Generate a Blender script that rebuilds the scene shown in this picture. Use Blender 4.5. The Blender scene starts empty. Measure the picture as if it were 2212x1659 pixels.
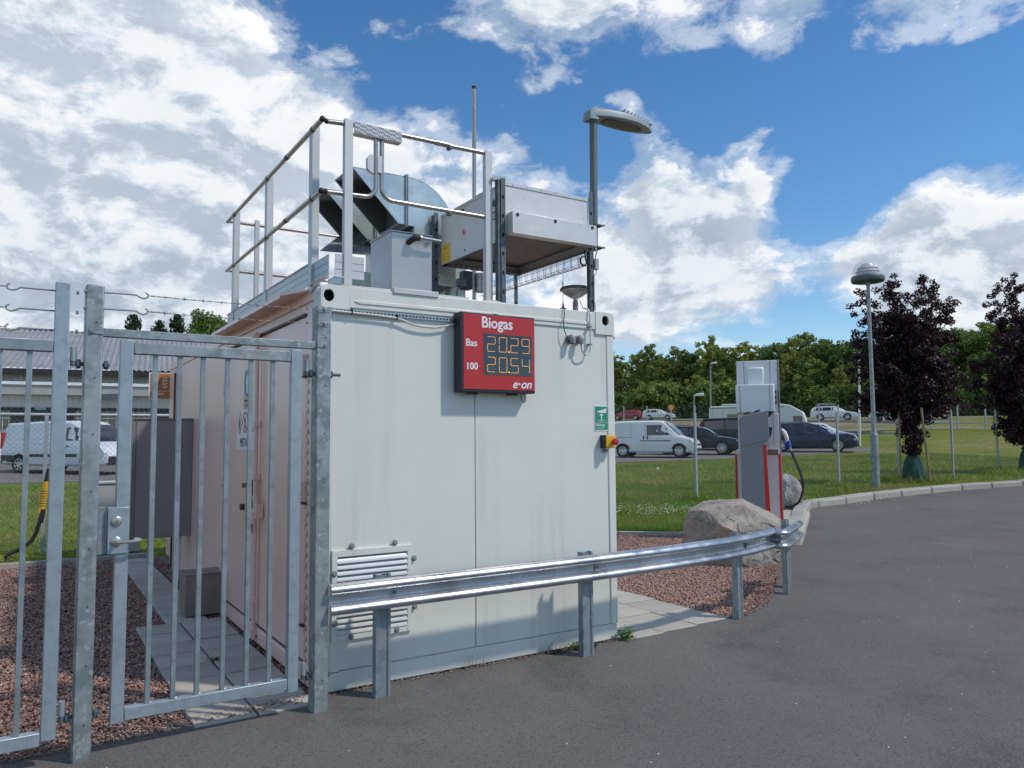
import bpy, bmesh, math, random
import numpy as np
from mathutils import Vector, Matrix, noise
R = math.radians
random.seed(7); rng = np.random.default_rng(7)
S = bpy.context.scene
COL = S.collection

# ------------------------------------------------------------------ camera
IMW, IMH = 2212.0, 1659.0            # survey picture size used for measuring
FPX = 1655.8
YAW, PITCH, ROLL = 1.00536262, 0.0704526, -0.0075037
CAM = Vector((-1.58587, -4.78651, 1.59337))
_f = Vector((math.cos(YAW)*math.cos(PITCH), math.sin(YAW)*math.cos(PITCH), math.sin(PITCH)))
_r0 = Vector((math.sin(YAW), -math.cos(YAW), 0)); _u0 = _r0.cross(_f)
_r = _r0*math.cos(ROLL) + _u0*math.sin(ROLL); _u = -_r0*math.sin(ROLL) + _u0*math.cos(ROLL)
cam_data = bpy.data.cameras.new('camera'); cam = bpy.data.objects.new('camera', cam_data)
COL.objects.link(cam); S.camera = cam
cam_data.sensor_width = 36; cam_data.lens = FPX/IMW*36; cam_data.clip_end = 3000; cam_data.clip_start = .05
cam.matrix_world = Matrix((( _r.x,_u.x,-_f.x,CAM.x),(_r.y,_u.y,-_f.y,CAM.y),(_r.z,_u.z,-_f.z,CAM.z),(0,0,0,1)))
S.render.resolution_x, S.render.resolution_y = 1024, 768
S.render.engine = 'CYCLES'
S.view_settings.view_transform = 'Standard'; S.view_settings.look = 'None'
S.view_settings.exposure = 0.20; S.view_settings.gamma = 1; S.view_settings.use_curve_mapping = False

def ray(u, v): return (_f*FPX + _r*(u-IMW/2) - _u*(v-IMH/2)).normalized()
def PX(u, v, x): d = ray(u, v); return CAM + d*((x-CAM.x)/d.x)
def PY(u, v, y): d = ray(u, v); return CAM + d*((y-CAM.y)/d.y)
def PZ(u, v, z): d = ray(u, v); return CAM + d*((z-CAM.z)/d.z)
def PD(u, v, D): d = ray(u, v); return CAM + d*(D/math.hypot(d.x, d.y))
_hx = [0, 9, 13, 48, 60, 85, 110, 135, 170, 700]; _hz = [0, 0, .045, .815, 1.35, 3.0, 3.9, 4.6, 5.6, 9]
_hd = np.arange(0, 701, .5); _hh = np.interp(_hd, _hx, _hz)
_hh = np.convolve(np.pad(_hh, 4, mode='edge'), np.ones(9)/9, mode='valid')
def H(x, y): return float(np.interp(math.hypot(x-CAM.x, y-CAM.y), _hd, _hh))
def G(u, v):
    d = ray(u, v); d = d/math.hypot(d.x, d.y); D = 1.0
    while D < 600:
        P = CAM + d*D
        if P.z < H(P.x, P.y): return P
        D += .02 if D < 60 else .1
    return P

# ------------------------------------------------------------------ sun and sky
SUN_EL, SUN_AZ = 49.0, -48.0          # azimuth counted from +X, counter-clockwise
sd = Vector((math.cos(R(SUN_AZ))*math.cos(R(SUN_EL)), math.sin(R(SUN_AZ))*math.cos(R(SUN_EL)), math.sin(R(SUN_EL))))
sl = bpy.data.lights.new('sun', 'SUN'); sl.energy = 2.3; sl.angle = R(3.0); sl.color = (1, .94, .86)
so = bpy.data.objects.new('sun', sl); COL.objects.link(so); so.rotation_euler = sd.to_track_quat('Z', 'Y').to_euler()
so.location = (0, -20, 30)
W = bpy.data.worlds.new('World'); S.world = W; W.use_nodes = True
nt = W.node_tree; nt.nodes.clear(); N = nt.nodes; L = nt.links
def wn(t, **k):
    n = N.new(t)
    for a, b in k.items(): setattr(n, a, b)
    return n
def wmath(op, a, b=None, c=None, clamp=False):
    n = wn('ShaderNodeMath', operation=op); n.use_clamp = clamp
    for i, x in enumerate((a, b, c)):
        if x is None: continue
        if isinstance(x, (int, float)): n.inputs[i].default_value = x
        else: L.new(x, n.inputs[i])
    return n.outputs[0]
def wvm(op, a, b=None):
    n = wn('ShaderNodeVectorMath', operation=op)
    for i, x in enumerate((a, b)):
        if x is None: continue
        if isinstance(x, (tuple, list, Vector)): n.inputs[i].default_value = tuple(x)
        else: L.new(x, n.inputs[i])
    return n.outputs['Value'] if op == 'DOT_PRODUCT' else n.outputs[0]
def wmap(v, a, b, c, d, smooth=True):
    n = wn('ShaderNodeMapRange'); n.interpolation_type = 'SMOOTHSTEP' if smooth else 'LINEAR'
    L.new(v, n.inputs[0])
    for i, x in enumerate((a, b, c, d)): n.inputs[i+1].default_value = x
    return n.outputs[0]
sky = wn('ShaderNodeTexSky', sky_type='NISHITA'); sky.sun_disc = False
sky.sun_elevation = R(SUN_EL); sky.sun_rotation = math.atan2(sd.x, sd.y)
sky.altitude = 0; sky.air_density = 1.0; sky.dust_density = 0.0; sky.ozone_density = 2.5
tc = wn('ShaderNodeTexCoord'); DIR = tc.outputs['Generated']
def fbm(vec, scale, det, rough, lac=2.0, dist=0.0):
    n = wn('ShaderNodeTexNoise'); n.inputs['Scale'].default_value = scale; n.inputs['Detail'].default_value = det
    n.inputs['Roughness'].default_value = rough; n.inputs['Lacunarity'].default_value = lac; n.inputs['Distortion'].default_value = dist
    L.new(vec, n.inputs['Vector']); return n.outputs['Fac']
# cloud masses and openings of that afternoon, as directions in the sky: (u, v, radius in degrees, weight)
BL = [(60,150,11,.16),(330,120,12,.15),(200,380,13,.20),(520,330,11,.16),(90,560,12,.18),(420,560,12,.18),(640,470,9,.12),
      (680,200,7,.08),(860,320,6,.05),(1000,440,7,.08),(1180,470,7,.08),(900,600,8,.12),(1180,620,9,.12),
      (950,60,7,.04),(1180,20,5,.08),(1400,-20,6,.14),(1600,-5,5,.16),(1780,30,5,.20),(1980,0,6,.22),(2170,50,6,.22),(1150,90,5,.06),
      (1440,380,3.6,.20),(1500,470,5.0,.20),(1580,560,5.5,.20),(1420,600,6,.18),(1680,660,4.0,.10),(1655,345,2.6,.36),(1380,275,1.6,.26),(1345,235,1.3,.22),(1300,150,4,-.10),(2060,440,4,.12),(1960,560,5,.10),
      (2010,470,4.0,.20),(1930,520,4.2,.18),(2130,560,6.5,.20),(2230,420,5,.16),(2000,620,5,.18),(2180,680,5,.15),(1860,600,3.0,.12),(2190,350,2.0,.10),
      (1700,200,9,-.22),(1950,230,9,-.22),(1420,180,6,-.16),(2120,250,6,-.13),(1860,400,4,-.16),(1740,470,3.2,-.12),(1225,190,4.5,-.10),
      (1090,120,3.0,-.10),(400,388,1.8,-.17),(800,45,5,-.11),(900,130,3.0,-.06),(1760,700,3.5,-.17),(1350,700,3.2,-.07),(1700,600,1.6,-.10),(1660,735,3,-.15),(2120,500,1.0,-.10),(30,460,2,-.10),
      (250,690,7,.12),(420,690,4,.08),(1130,200,4.5,-.10),(980,200,4,-.06),(700,40,5,-.10),(620,60,3,-.06),(1000,130,2.5,-.06),(1245,390,3,-.08),(1290,330,3,-.10),(700,90,3,-.08),(840,180,2,-.06),(1500,700,2.5,-.08),(1560,690,2,-.08)]
bias = None
for u_, v_, r_, w_ in BL:
    c = ray(u_, v_)
    m = wmap(wvm('DOT_PRODUCT', DIR, c), math.cos(R(r_*1.25)), math.cos(R(r_*.25)), 0, w_)
    bias = m if bias is None else wmath('ADD', bias, m)
nrm = wvm('NORMALIZE', DIR)
vs = wn('ShaderNodeVectorMath', operation='MULTIPLY'); L.new(nrm, vs.inputs[0]); vs.inputs[1].default_value = (1, 1, 1.75)
warp = wn('ShaderNodeTexNoise'); warp.inputs['Scale'].default_value = 5; warp.inputs['Detail'].default_value = 5; L.new(vs.outputs[0], warp.inputs['Vector'])
wsub = wvm('SUBTRACT', warp.outputs['Color'], (.5, .5, .5)); wsc = wn('ShaderNodeVectorMath', operation='SCALE'); L.new(wsub, wsc.inputs[0]); wsc.inputs['Scale'].default_value = .10
CV = wvm('ADD', vs.outputs[0], wsc.outputs[0])
def vor(vec, scale):
    n = wn('ShaderNodeTexVoronoi'); n.feature = 'F1'; n.inputs['Scale'].default_value = scale
    L.new(vec, n.inputs['Vector']); return n.outputs['Distance']
def dens(vec):
    b_ = wmath('MULTIPLY_ADD', vor(vec, 17), -.20, .09)
    return wmath('ADD', wmath('ADD', wmath('MULTIPLY_ADD', fbm(vec, 5.2, 13, .65), 2.0, -.50), b_), wmath('MULTIPLY', bias, 1.25))
d0 = dens(CV)
off = Vector((sd.x, sd.y, sd.z*1.75)).normalized()*.05
d1 = dens(wvm('ADD', CV, tuple(off)))
mask = wmap(d0, .53, .80, 0, 1)
soft = wmap(d0, .40, .62, 0, .45)
mask = wmath('MAXIMUM', mask, soft)
lit = wmap(wmath('SUBTRACT', d0, d1), -.16, .16, 0, 1)          # side turned to the sun
thick = wmap(d0, .62, 1.15, 1, .0)                                # thick cores go grey
big = wmap(fbm(vs.outputs[0], 2.3, 4, .5), .40, .62, 0, 1)
fine = fbm(CV, 16, 8, .6)
br = wmath('ADD', wmath('MULTIPLY', lit, .66), wmath('MULTIPLY', thick, .26))
br = wmath('ADD', br, wmath('MULTIPLY', big, .18)); br = wmath('ADD', br, wmath('MULTIPLY', wmath('SUBTRACT', fine, .5), .16), None, True)
cr = wn('ShaderNodeValToRGB'); L.new(br, cr.inputs[0])
e = cr.color_ramp.elements; e[0].position = 0; e[0].color = (.36, .43, .52, 1); e[1].position = 1; e[1].color = (.90, .905, .91, 1)
m_ = e.new(.5); m_.color = (.61, .67, .74, 1)
b1 = wn('ShaderNodeBackground'); b1.inputs[1].default_value = .122
b2 = wn('ShaderNodeBackground'); b2.inputs[1].default_value = 1.0
hs = wn('ShaderNodeHueSaturation'); hs.inputs['Saturation'].default_value = 1.25; L.new(sky.outputs[0], hs.inputs['Color'])
L.new(hs.outputs[0], b1.inputs[0]); L.new(cr.outputs[0], b2.inputs[0])
mx = wn('ShaderNodeMixShader'); L.new(mask, mx.inputs[0]); L.new(b1.outputs[0], mx.inputs[1]); L.new(b2.outputs[0], mx.inputs[2])
wo = wn('ShaderNodeOutputWorld'); L.new(mx.outputs[0], wo.inputs[0])

# ------------------------------------------------------------------ materials
def mat(name, col, rough=.5, metal=0.0, var=0.0, vs=3.0, bump=0.0, bs=60.0, col2=None, spec=.5, blotch=None, speck=None, trans=0, emis=None, coat=0, rnd=0.0, streak=None, rvar=0.0):
    m = bpy.data.materials.new(name); m.use_nodes = True; t = m.node_tree; n = t.nodes; l = t.links
    p = n['Principled BSDF']; p.inputs['Roughness'].default_value = rough; p.inputs['Metallic'].default_value = metal
    p.inputs['Specular IOR Level'].default_value = spec
    if coat: p.inputs['Coat Weight'].default_value = coat; p.inputs['Coat Roughness'].default_value = .05
    tcn = n.new('ShaderNodeTexCoord'); co = tcn.outputs['Object']
    c = (*col, 1); out = None
    def noise_(scale, det=6, rough_=.6, vec=co):
        q = n.new('ShaderNodeTexNoise'); q.inputs['Scale'].default_value = scale; q.inputs['Detail'].default_value = det; q.inputs['Roughness'].default_value = rough_
        l.new(vec, q.inputs['Vector']); return q.outputs['Fac']
    def mr(v, a, b, c_, d):
        q = n.new('ShaderNodeMapRange'); l.new(v, q.inputs[0])
        for i, x in enumerate((a, b, c_, d)): q.inputs[i+1].default_value = x
        return q.outputs[0]
    def mixc(f, a, b):
        q = n.new('ShaderNodeMix'); q.data_type = 'RGBA'
        if isinstance(f, float): q.inputs[0].default_value = f
        else: l.new(f, q.inputs[0])
        for i, x in ((6, a), (7, b)):
            if isinstance(x, tuple): q.inputs[i].default_value = x
            else: l.new(x, q.inputs[i])
        return q.outputs[2]
    out = c
    if col2: out = mixc(mr(noise_(vs), .38, .62, 0, 1), c, (*col2, 1))
    elif var: out = mixc(mr(noise_(vs), .3, .7, 0, 1), tuple(x*(1-var) for x in col)+(1,), tuple(min(1, x*(1+var)) for x in col)+(1,))
    if blotch:                                    # (scale, colour, lo, hi)
        out = mixc(mr(noise_(blotch[0], 5, .65), blotch[2], blotch[3], 0, 1), out, (*blotch[1], 1))
    if streak:                                    # vertical dirt runs: (colour, amount, scale)
        mp = n.new('ShaderNodeMapping'); mp.inputs['Scale'].default_value = (streak[2], streak[2], streak[2]*.045); l.new(co, mp.inputs[0])
        sf = noise_(1.0, 5, .62, mp.outputs[0]); bf = noise_(.9, 3, .5)
        q = n.new('ShaderNodeMath'); q.operation = 'MULTIPLY'; l.new(mr(sf, .52, .75, 0, streak[1]), q.inputs[0]); l.new(mr(bf, .35, .6, 0, 1), q.inputs[1])
        out = mixc(q.outputs[0], out, (*streak[0], 1))
    if speck:                                     # list of (scale, colour, threshold, softness)
        for sc, sc_col, th, so_ in speck:
            q = n.new('ShaderNodeTexVoronoi'); q.inputs['Scale'].default_value = sc; l.new(co, q.inputs['Vector'])
            sp = n.new('ShaderNodeSeparateColor'); l.new(q.outputs['Color'], sp.inputs[0])
            out = mixc(mr(sp.outputs[0], th, th+so_, 0, 1), out, (*sc_col, 1))
    if rnd:
        oi = n.new('ShaderNodeObjectInfo'); hv = n.new('ShaderNodeHueSaturation')
        l.new(mr(oi.outputs['Random'], 0, 1, 1-rnd, 1+rnd), hv.inputs['Value'])
        if isinstance(out, tuple): hv.inputs['Color'].default_value = out
        else: l.new(out, hv.inputs['Color'])
        out = hv.outputs[0]
    if isinstance(out, tuple): p.inputs['Base Color'].default_value = out
    else: l.new(out, p.inputs['Base Color'])
    if rvar: l.new(mr(noise_(vs*2.3, 5), .3, .7, max(.03, rough-rvar), min(1, rough+rvar)), p.inputs['Roughness'])
    if bump:
        bn = n.new('ShaderNodeBump'); bn.inputs['Strength'].default_value = bump; bn.inputs['Distance'].default_value = .01
        l.new(noise_(bs, 4), bn.inputs['Height']); l.new(bn.outputs[0], p.inputs['Normal'])
    if trans:
        tr = n.new('ShaderNodeBsdfTranslucent'); mxs = n.new('ShaderNodeMixShader'); mxs.inputs[0].default_value = trans
        if isinstance(out, tuple): tr.inputs[0].default_value = out
        else: l.new(out, tr.inputs[0])
        l.new(p.outputs[0], mxs.inputs[1]); l.new(tr.outputs[0], mxs.inputs[2]); l.new(mxs.outputs[0], n['Material Output'].inputs[0])
    if emis: p.inputs['Emission Color'].default_value = (*emis[0], 1); p.inputs['Emission Strength'].default_value = emis[1]
    return m
def glassmat(name, col=(1, 1, 1), rough=.02, alpha=.25):
    m = bpy.data.materials.new(name); m.use_nodes = True; t = m.node_tree; n = t.nodes; l = t.links
    p = n['Principled BSDF']; p.inputs['Base Color'].default_value = (*col, 1); p.inputs['Roughness'].default_value = rough
    tr = n.new('ShaderNodeBsdfTransparent'); ms = n.new('ShaderNodeMixShader'); ms.inputs[0].default_value = alpha
    l.new(tr.outputs[0], ms.inputs[1]); l.new(p.outputs[0], ms.inputs[2]); l.new(ms.outputs[0], n['Material Output'].inputs[0]); return m
M = {}
M['asphalt'] = mat('asphalt', (.150, .139, .126), .82, var=.20, vs=.55, bump=.8, bs=130, blotch=(.9, (.092, .087, .083), .52, .70),
    speck=[(105, (.158, .150, .142), .60, .3), (120, (.085, .081, .078), .80, .15), (170, (.20, .19, .18), .90, .1)], spec=.3)
M['asphalt_far'] = mat('asphalt_far', (.17, .16, .15), .85, var=.12, vs=1)
M['gravel_bed'] = mat('gravel_bed', (.20, .13, .11), .95, col2=(.13, .085, .072), vs=30, bump=1, bs=60)
M['stone_red'] = mat('gravel_stone', (.40, .25, .195), .9, rnd=0, vs=14, col2=(.30, .17, .13), speck=[(60, (.50, .40, .35), .8, .1), (71, (.15, .10, .09), .8, .1)])
M['tile'] = mat('concrete_tile', (.43, .405, .35), .85, var=.12, vs=6, bump=.3, bs=90, rnd=.10, blotch=(3, (.25, .24, .21), .5, .72))
M['kerb'] = mat('kerb_concrete', (.36, .345, .30), .85, var=.12, vs=8, bump=.3, bs=90, rnd=.08)
M['concrete'] = mat('concrete', (.40, .375, .31), .85, var=.12, vs=5, bump=.25, bs=60)
M['soil'] = mat('soil', (.07, .055, .04), .95, var=.3, vs=14, bump=.8, bs=40)
M['wallw'] = mat('white_paint', (.685, .695, .645), .36, var=.022, vs=2.0, bump=.02, bs=25, streak=((.40, .40, .34), .42, 7), rvar=.06)
M['wallp'] = mat('white_paint_bounce_light', (.86, .60, .53), .30, var=.03, vs=1.0, blotch=(.8, (.82, .54, .465), .45, .7))  # white paint with the pink light bounced off the gravel mixed into its colour
M['seam'] = mat('dark_seam', (.08, .08, .08), .8)
M['galv'] = mat('galvanised_steel', (.27, .315, .335), .45, .35, var=.12, vs=5, blotch=(11, (.20, .24, .255), .48, .62), rvar=.10, bump=.04, bs=14, rnd=.04)
M['galvp'] = mat('galvanised_weathered', (.30, .34, .345), .5, .35, var=.14, vs=4, blotch=(9, (.19, .225, .23), .45, .62), streak=((.33, .31, .24), .5, 9), rvar=.12, bump=.04, bs=10, speck=[(45, (.36, .39, .395), .85, .1)])
M['galvl'] = mat('galvanised_light', (.33, .385, .42), .42, .35, var=.07, vs=6, rvar=.08, bump=.03, bs=12, blotch=(16, (.27, .32, .35), .5, .66))
M['rail'] = mat('guardrail_zinc', (.50, .525, .56), .33, .8, var=.12, vs=3.2, blotch=(2.4, (.36, .385, .41), .46, .60), rvar=.12, streak=((.24, .25, .27), .6, 16))
M['duct'] = mat('duct_zinc', (.58, .645, .62), .30, .65, var=.10, vs=1.6, blotch=(1.7, (.42, .47, .47), .45, .62), rvar=.07)
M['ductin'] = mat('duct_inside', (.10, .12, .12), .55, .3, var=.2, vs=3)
M['stain'] = mat('stainless', (.43, .415, .39), .36, .7, var=.08, vs=2.5, rvar=.05)
M['alu'] = mat('aluminium', (.42, .43, .43), .4, .5, var=.05, vs=4, rvar=.06)
M['alul'] = mat('aluminium_light', (.55, .56, .555), .45, .3, var=.04, vs=5, streak=((.5, .5, .48), .35, 12))
M['tube'] = mat('steel_tube', (.42, .39, .36), .32, .85, var=.1, vs=8, rvar=.08)
M['strut'] = mat('strut_dark', (.085, .11, .125), .55, .2, var=.15, vs=8, blotch=(14, (.14, .165, .175), .52, .66))
M['cooler'] = mat('cooler_panel', (.66, .65, .62), .38, .25, var=.05, vs=5, rvar=.06, speck=[(75, (.56, .55, .53), .975, .02)])
M['fin'] = mat('cooler_fins', (.17, .17, .14), .7, .3, var=.2, vs=20)
M['lamppole'] = mat('lamp_pole_grey', (.13, .155, .165), .5, .2, var=.12, vs=8, streak=((.24, .26, .26), .5, 20))
M['lamphead'] = mat('lamp_head_grey', (.34, .37, .38), .4, .3)
M['black'] = mat('black_plastic', (.018, .018, .02), .42)
M['blackr'] = mat('black_rubber', (.022, .022, .024), .65)
M['dark'] = mat('dark_void', (.012, .012, .012), .9)
M['grey'] = mat('grey_plastic', (.24, .24, .25), .5)
M['cable'] = mat('grey_cable', (.52, .51, .48), .5)
M['cabinet'] = mat('cabinet_grey', (.27, .245, .24), .55, .1, var=.05, vs=3, bump=.05, bs=30, streak=((.10, .09, .085), .4, 7))
M['cabside'] = mat('cabinet_side', (.30, .30, .27), .5, .1, var=.1, vs=5)
M['meter'] = mat('meter_box', (.25, .21, .19), .5, .2, var=.12, vs=6)
M['util'] = mat('utility_cabinet', (.38, .40, .39), .6, var=.05, vs=3)
M['red'] = mat('sign_red', (.46, .022, .028), .32, var=.03, vs=6)
M['pumpred'] = mat('dispenser_red', (.62, .02, .015), .3)
M['frame'] = mat('sign_frame', (.022, .022, .03), .4)
M['white'] = mat('white_letter', (.80, .78, .80), .5)
M['screen'] = mat('display_glass', (.012, .016, .03), .06, spec=.8)
M['led'] = mat('led_lit', (.9, .5, .1), .5, emis=((1, .42, .08), 1.15))
M['ledoff'] = mat('led_unlit', (.10, .10, .09), .5)
M['green'] = mat('sign_green', (.02, .26, .15), .4)
M['signw'] = mat('sign_white', (.74, .76, .75), .45)
M['yellow'] = mat('yellow_plastic', (.72, .42, .03), .4, var=.06, vs=12)
M['label'] = mat('yellow_label', (.75, .50, .05), .5, var=.06, vs=20)
M['stopred'] = mat('button_red', (.45, .03, .03), .35)
M['blue'] = mat('sign_blue', (.05, .20, .46), .5)
M['signred'] = mat('symbol_red', (.62, .04, .06), .5)
M['beige'] = mat('sticker_beige', (.55, .46, .28), .6, var=.1, vs=30)
M['orange'] = mat('fire_sign_faded', (.46, .17, .045), .5, var=.06, vs=10)
M['ltgrey'] = mat('dispenser_light_grey', (.72, .745, .74), .38, .1, var=.02, vs=2)
M['mdgrey'] = mat('terminal_grey', (.24, .25, .265), .5, var=.03, vs=3)
M['pgrey'] = mat('dispenser_panel', (.76, .73, .71), .45, var=.03, vs=3)
M['brownp'] = mat('brown_plate', (.22, .15, .13), .5)
M['bluep'] = mat('nozzle_blue', (.03, .07, .40), .4)
M['lawn'] = mat('lawn_ground', (.15, .185, .036), 1.0, spec=0, col2=(.215, .215, .055), vs=.35, bump=.5, bs=18, blotch=(.13, (.28, .24, .10), .48, .62), speck=[(8, (.10, .16, .03), .6, .3)])
M['grass'] = mat('grass_blade', (.17, .265, .035), .7, col2=(.28, .325, .07), vs=.5, trans=.3, blotch=(.4, (.34, .28, .11), .52, .66))
M['dry'] = mat('dry_grass', (.30, .235, .115), .95, col2=(.19, .17, .07), vs=.35, bump=.6, bs=4, blotch=(.12, (.12, .145, .04), .5, .62))
M['weed'] = mat('weed_leaf', (.09, .20, .02), .6, trans=.3, var=.3, vs=30)
M['drygrass'] = mat('dry_stalk', (.28, .21, .12), .8)
M['boulder'] = mat('boulder_granite', (.34, .315, .27), .85, col2=(.22, .195, .16), vs=3.0, bump=1.4, bs=13, blotch=(1.6, (.41, .31, .26), .52, .64), speck=[(110, (.16, .145, .13), .86, .1), (95, (.42, .39, .35), .88, .1)])
M['boulder2'] = mat('boulder_grey', (.36, .36, .34), .85, col2=(.20, .20, .19), vs=4.0, bump=.8, bs=22, speck=[(40, (.12, .12, .11), .84, .1)])
M['purple'] = mat('purple_leaf', (.050, .014, .020), .5, vs=5, trans=.25, col2=(.022, .008, .014))
M['bark'] = mat('bark', (.10, .08, .06), .9, var=.3, vs=10, bump=.6, bs=30)
M['birchbark'] = mat('birch_bark', (.42, .40, .36), .8, blotch=(4, (.06, .055, .05), .52, .6))
M['leafA'] = mat('birch_foliage', (.24, .285, .065), .8, var=.35, vs=.5, trans=.28, rnd=.16, col2=(.32, .34, .09))
M['leafB'] = mat('oak_foliage', (.085, .155, .032), .8, var=.35, vs=.5, trans=.22, rnd=.22, col2=(.11, .18, .045))
M['leafC'] = mat('mixed_foliage', (.17, .24, .055), .8, var=.35, vs=.5, trans=.25, rnd=.2, col2=(.25, .29, .075))
M['leafD'] = mat('pine_foliage', (.022, .045, .014), .8, var=.3, vs=.5, trans=.1, rnd=.15)
M['bag'] = mat('green_bag', (.008, .05, .032), .45, var=.2, vs=8, bump=.3, bs=10)
M['wood'] = mat('wood_stake', (.30, .21, .12), .8, var=.2, vs=12)
M['tyre'] = mat('tyre', (.018, .018, .019), .8)
M['rim'] = mat('wheel_rim', (.55, .56, .57), .3, .8)
M['carw'] = mat('car_white', (.74, .745, .72), .25, coat=.6)
M['carw2'] = mat('car_silver_white', (.66, .68, .71), .25, coat=.6)
M['cark'] = mat('car_black', (.008, .010, .016), .25, spec=.35, coat=.25)
M['carb'] = mat('car_navy', (.006, .013, .045), .25, spec=.35, coat=.25)
M['carr'] = mat('car_red', (.36, .02, .03), .25, coat=.8)
M['carg'] = mat('car_glass', (.02, .025, .028), .05, spec=.9)
M['carglass'] = M['carg']
M['tail'] = mat('tail_light', (.40, .01, .015), .25)
M['head'] = mat('headlight', (.75, .77, .78), .12, spec=.8)
M['plate'] = mat('licence_plate', (.7, .7, .68), .5)
M['caravan'] = mat('caravan_white', (.70, .70, .66), .4, var=.03, vs=2)
M['decal'] = mat('decal_orange', (.55, .20, .05), .5)
M['decal2'] = mat('decal_dark', (.12, .09, .12), .5)
M['roofm'] = mat('corrugated_roof', (.34, .335, .33), .55, .4, var=.15, vs=.8, streak=((.15, .145, .14), .8, 3))
M['bwall'] = mat('corrugated_wall', (.72, .73, .74), .6, var=.05, vs=1)
M['bdark'] = mat('building_dark', (.02, .02, .022), .6)
M['bgrey'] = mat('building_grey_band', (.34, .34, .33), .6, var=.08, vs=2)
M['flag'] = mat('white_pole', (.70, .69, .66), .5)
M['lampglass'] = glassmat('lamp_dome_glass', (.9, .92, .93), .03, .30)
M['orangesign'] = mat('road_sign_orange', (.85, .30, .03), .5)
M['yellowcoil'] = mat('yellow_spiral', (.66, .40, .03), .5)
M['wire'] = mat('fence_wire', (.20, .22, .225), .5, .5)
M['barb'] = mat('barbed_wire', (.16, .15, .15), .5, .6)
M['fencepost'] = mat('fence_post_zinc', (.38, .41, .43), .5, .5, var=.1, vs=6)
M['daisy'] = mat('flower_white', (.8, .8, .75), .6)
M['brown'] = mat('signal_brown', (.10, .045, .035), .5)
M['curtain'] = mat('window_glass', (.03, .035, .04), .08, spec=.8)

# ------------------------------------------------------------------ mesh helpers
class B:
    def __init__(s): s.v = []; s.f = []
    def add(s, vs, fs):
        k = len(s.v); s.v += [tuple(p) for p in vs]; s.f += [tuple(i+k for i in f) for f in fs]; return s
    def box(s, x0, x1, y0, y1, z0, z1, mtx=None):
        vs = [Vector((x, y, z)) for z in (z0, z1) for x, y in ((x0, y0), (x1, y0), (x1, y1), (x0, y1))]
        if mtx: vs = [mtx @ v for v in vs]
        return s.add(vs, [(3, 2, 1, 0), (4, 5, 6, 7), (0, 1, 5, 4), (1, 2, 6, 5), (2, 3, 7, 6), (3, 0, 4, 7)])
    def bar(s, a, b, w, h, up=(0, 0, 1)):
        a, b = Vector(a), Vector(b); d = (b-a).normalized(); up = Vector(up)
        if abs(d.dot(up)) > .99: up = Vector((0, 1, 0))
        sx = d.cross(up).normalized(); sz = sx.cross(d).normalized()
        vs = [p + sx*i*w/2 + sz*j*h/2 for p in (a, b) for i, j in ((-1, -1), (1, -1), (1, 1), (-1, 1))]
        return s.add(vs, [(0, 1, 2, 3), (7, 6, 5, 4), (0, 4, 5, 1), (1, 5, 6, 2), (2, 6, 7, 3), (3, 7, 4, 0)])
    def tube(s, pts, r, n=10, cap=True):
        pts = [Vector(p) for p in pts]; m = len(pts); rr = r if isinstance(r, (list, tuple)) else [r]*m
        k = len(s.v); prev = None
        for i, p in enumerate(pts):
            d = (pts[min(i+1, m-1)] - pts[max(i-1, 0)]).normalized()
            if prev is None:
                a = Vector((0, 0, 1)) if abs(d.z) < .9 else Vector((1, 0, 0)); x = d.cross(a).normalized()
            else: x = (prev - d*prev.dot(d)).normalized()
            prev = x; y = d.cross(x)
            for j in range(n):
                t = 2*math.pi*j/n; s.v.append(tuple(p + (x*math.cos(t)+y*math.sin(t))*rr[i]))
        for i in range(m-1):
            for j in range(n):
                a = k+i*n+j; b = k+i*n+(j+1) % n; s.f.append((a, b, b+n, a+n))
        if cap: s.f.append(tuple(k+j for j in range(n))[::-1]); s.f.append(tuple(k+(m-1)*n+j for j in range(n)))
        return s
    def lathe(s, prof, c, n=20, mtx=None):
        k = len(s.v)
        for r_, z in prof:
            for j in range(n):
                t = 2*math.pi*j/n; v = Vector((r_*math.cos(t), r_*math.sin(t), z))
                s.v.append(tuple((mtx @ v if mtx else v) + Vector(c)))
        for i in range(len(prof)-1):
            for j in range(n):
                a = k+i*n+j; b = k+i*n+(j+1) % n; s.f.append((a, b, b+n, a+n))
        s.f.append(tuple(k+j for j in range(n))[::-1]); s.f.append(tuple(k+(len(prof)-1)*n+j for j in range(n)))
        return s
    def prism(s, poly, fn, d0, d1):
        """poly in 2-D, fn(a, b, depth) -> 3-D"""
        n = len(poly); vs = [fn(a, b, d0) for a, b in poly] + [fn(a, b, d1) for a, b in poly]
        return s.add(vs, [tuple(range(n)), tuple(range(2*n-1, n-1, -1))] + [(i, i+n, (i+1) % n+n, (i+1) % n) for i in range(n)])
    def sphere(s, c, r, n=10, sc=(1, 1, 1)):
        prof = [(max(.001, math.sin(math.pi*i/n))*r, -math.cos(math.pi*i/n)*r) for i in range(n+1)]
        return s.lathe([(a*sc[0], b*sc[2]) for a, b in prof], c, n*2)
    def build(s, name, m, parent=None, bev=0, seg=2, smooth=35, fix=True):
        me = bpy.data.meshes.new(name); me.from_pydata(s.v, [], s.f); me.update()
        if fix:
            bm = bmesh.new(); bm.from_mesh(me); bmesh.ops.recalc_face_normals(bm, faces=bm.faces); bm.to_mesh(me); bm.free()
        if smooth:
            me.polygons.foreach_set('use_smooth', [True]*len(me.polygons)); me.set_sharp_from_angle(angle=R(smooth))
        me.materials.append(M[m] if isinstance(m, str) else m)
        return obj(name, me, parent, bev, seg)
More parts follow.
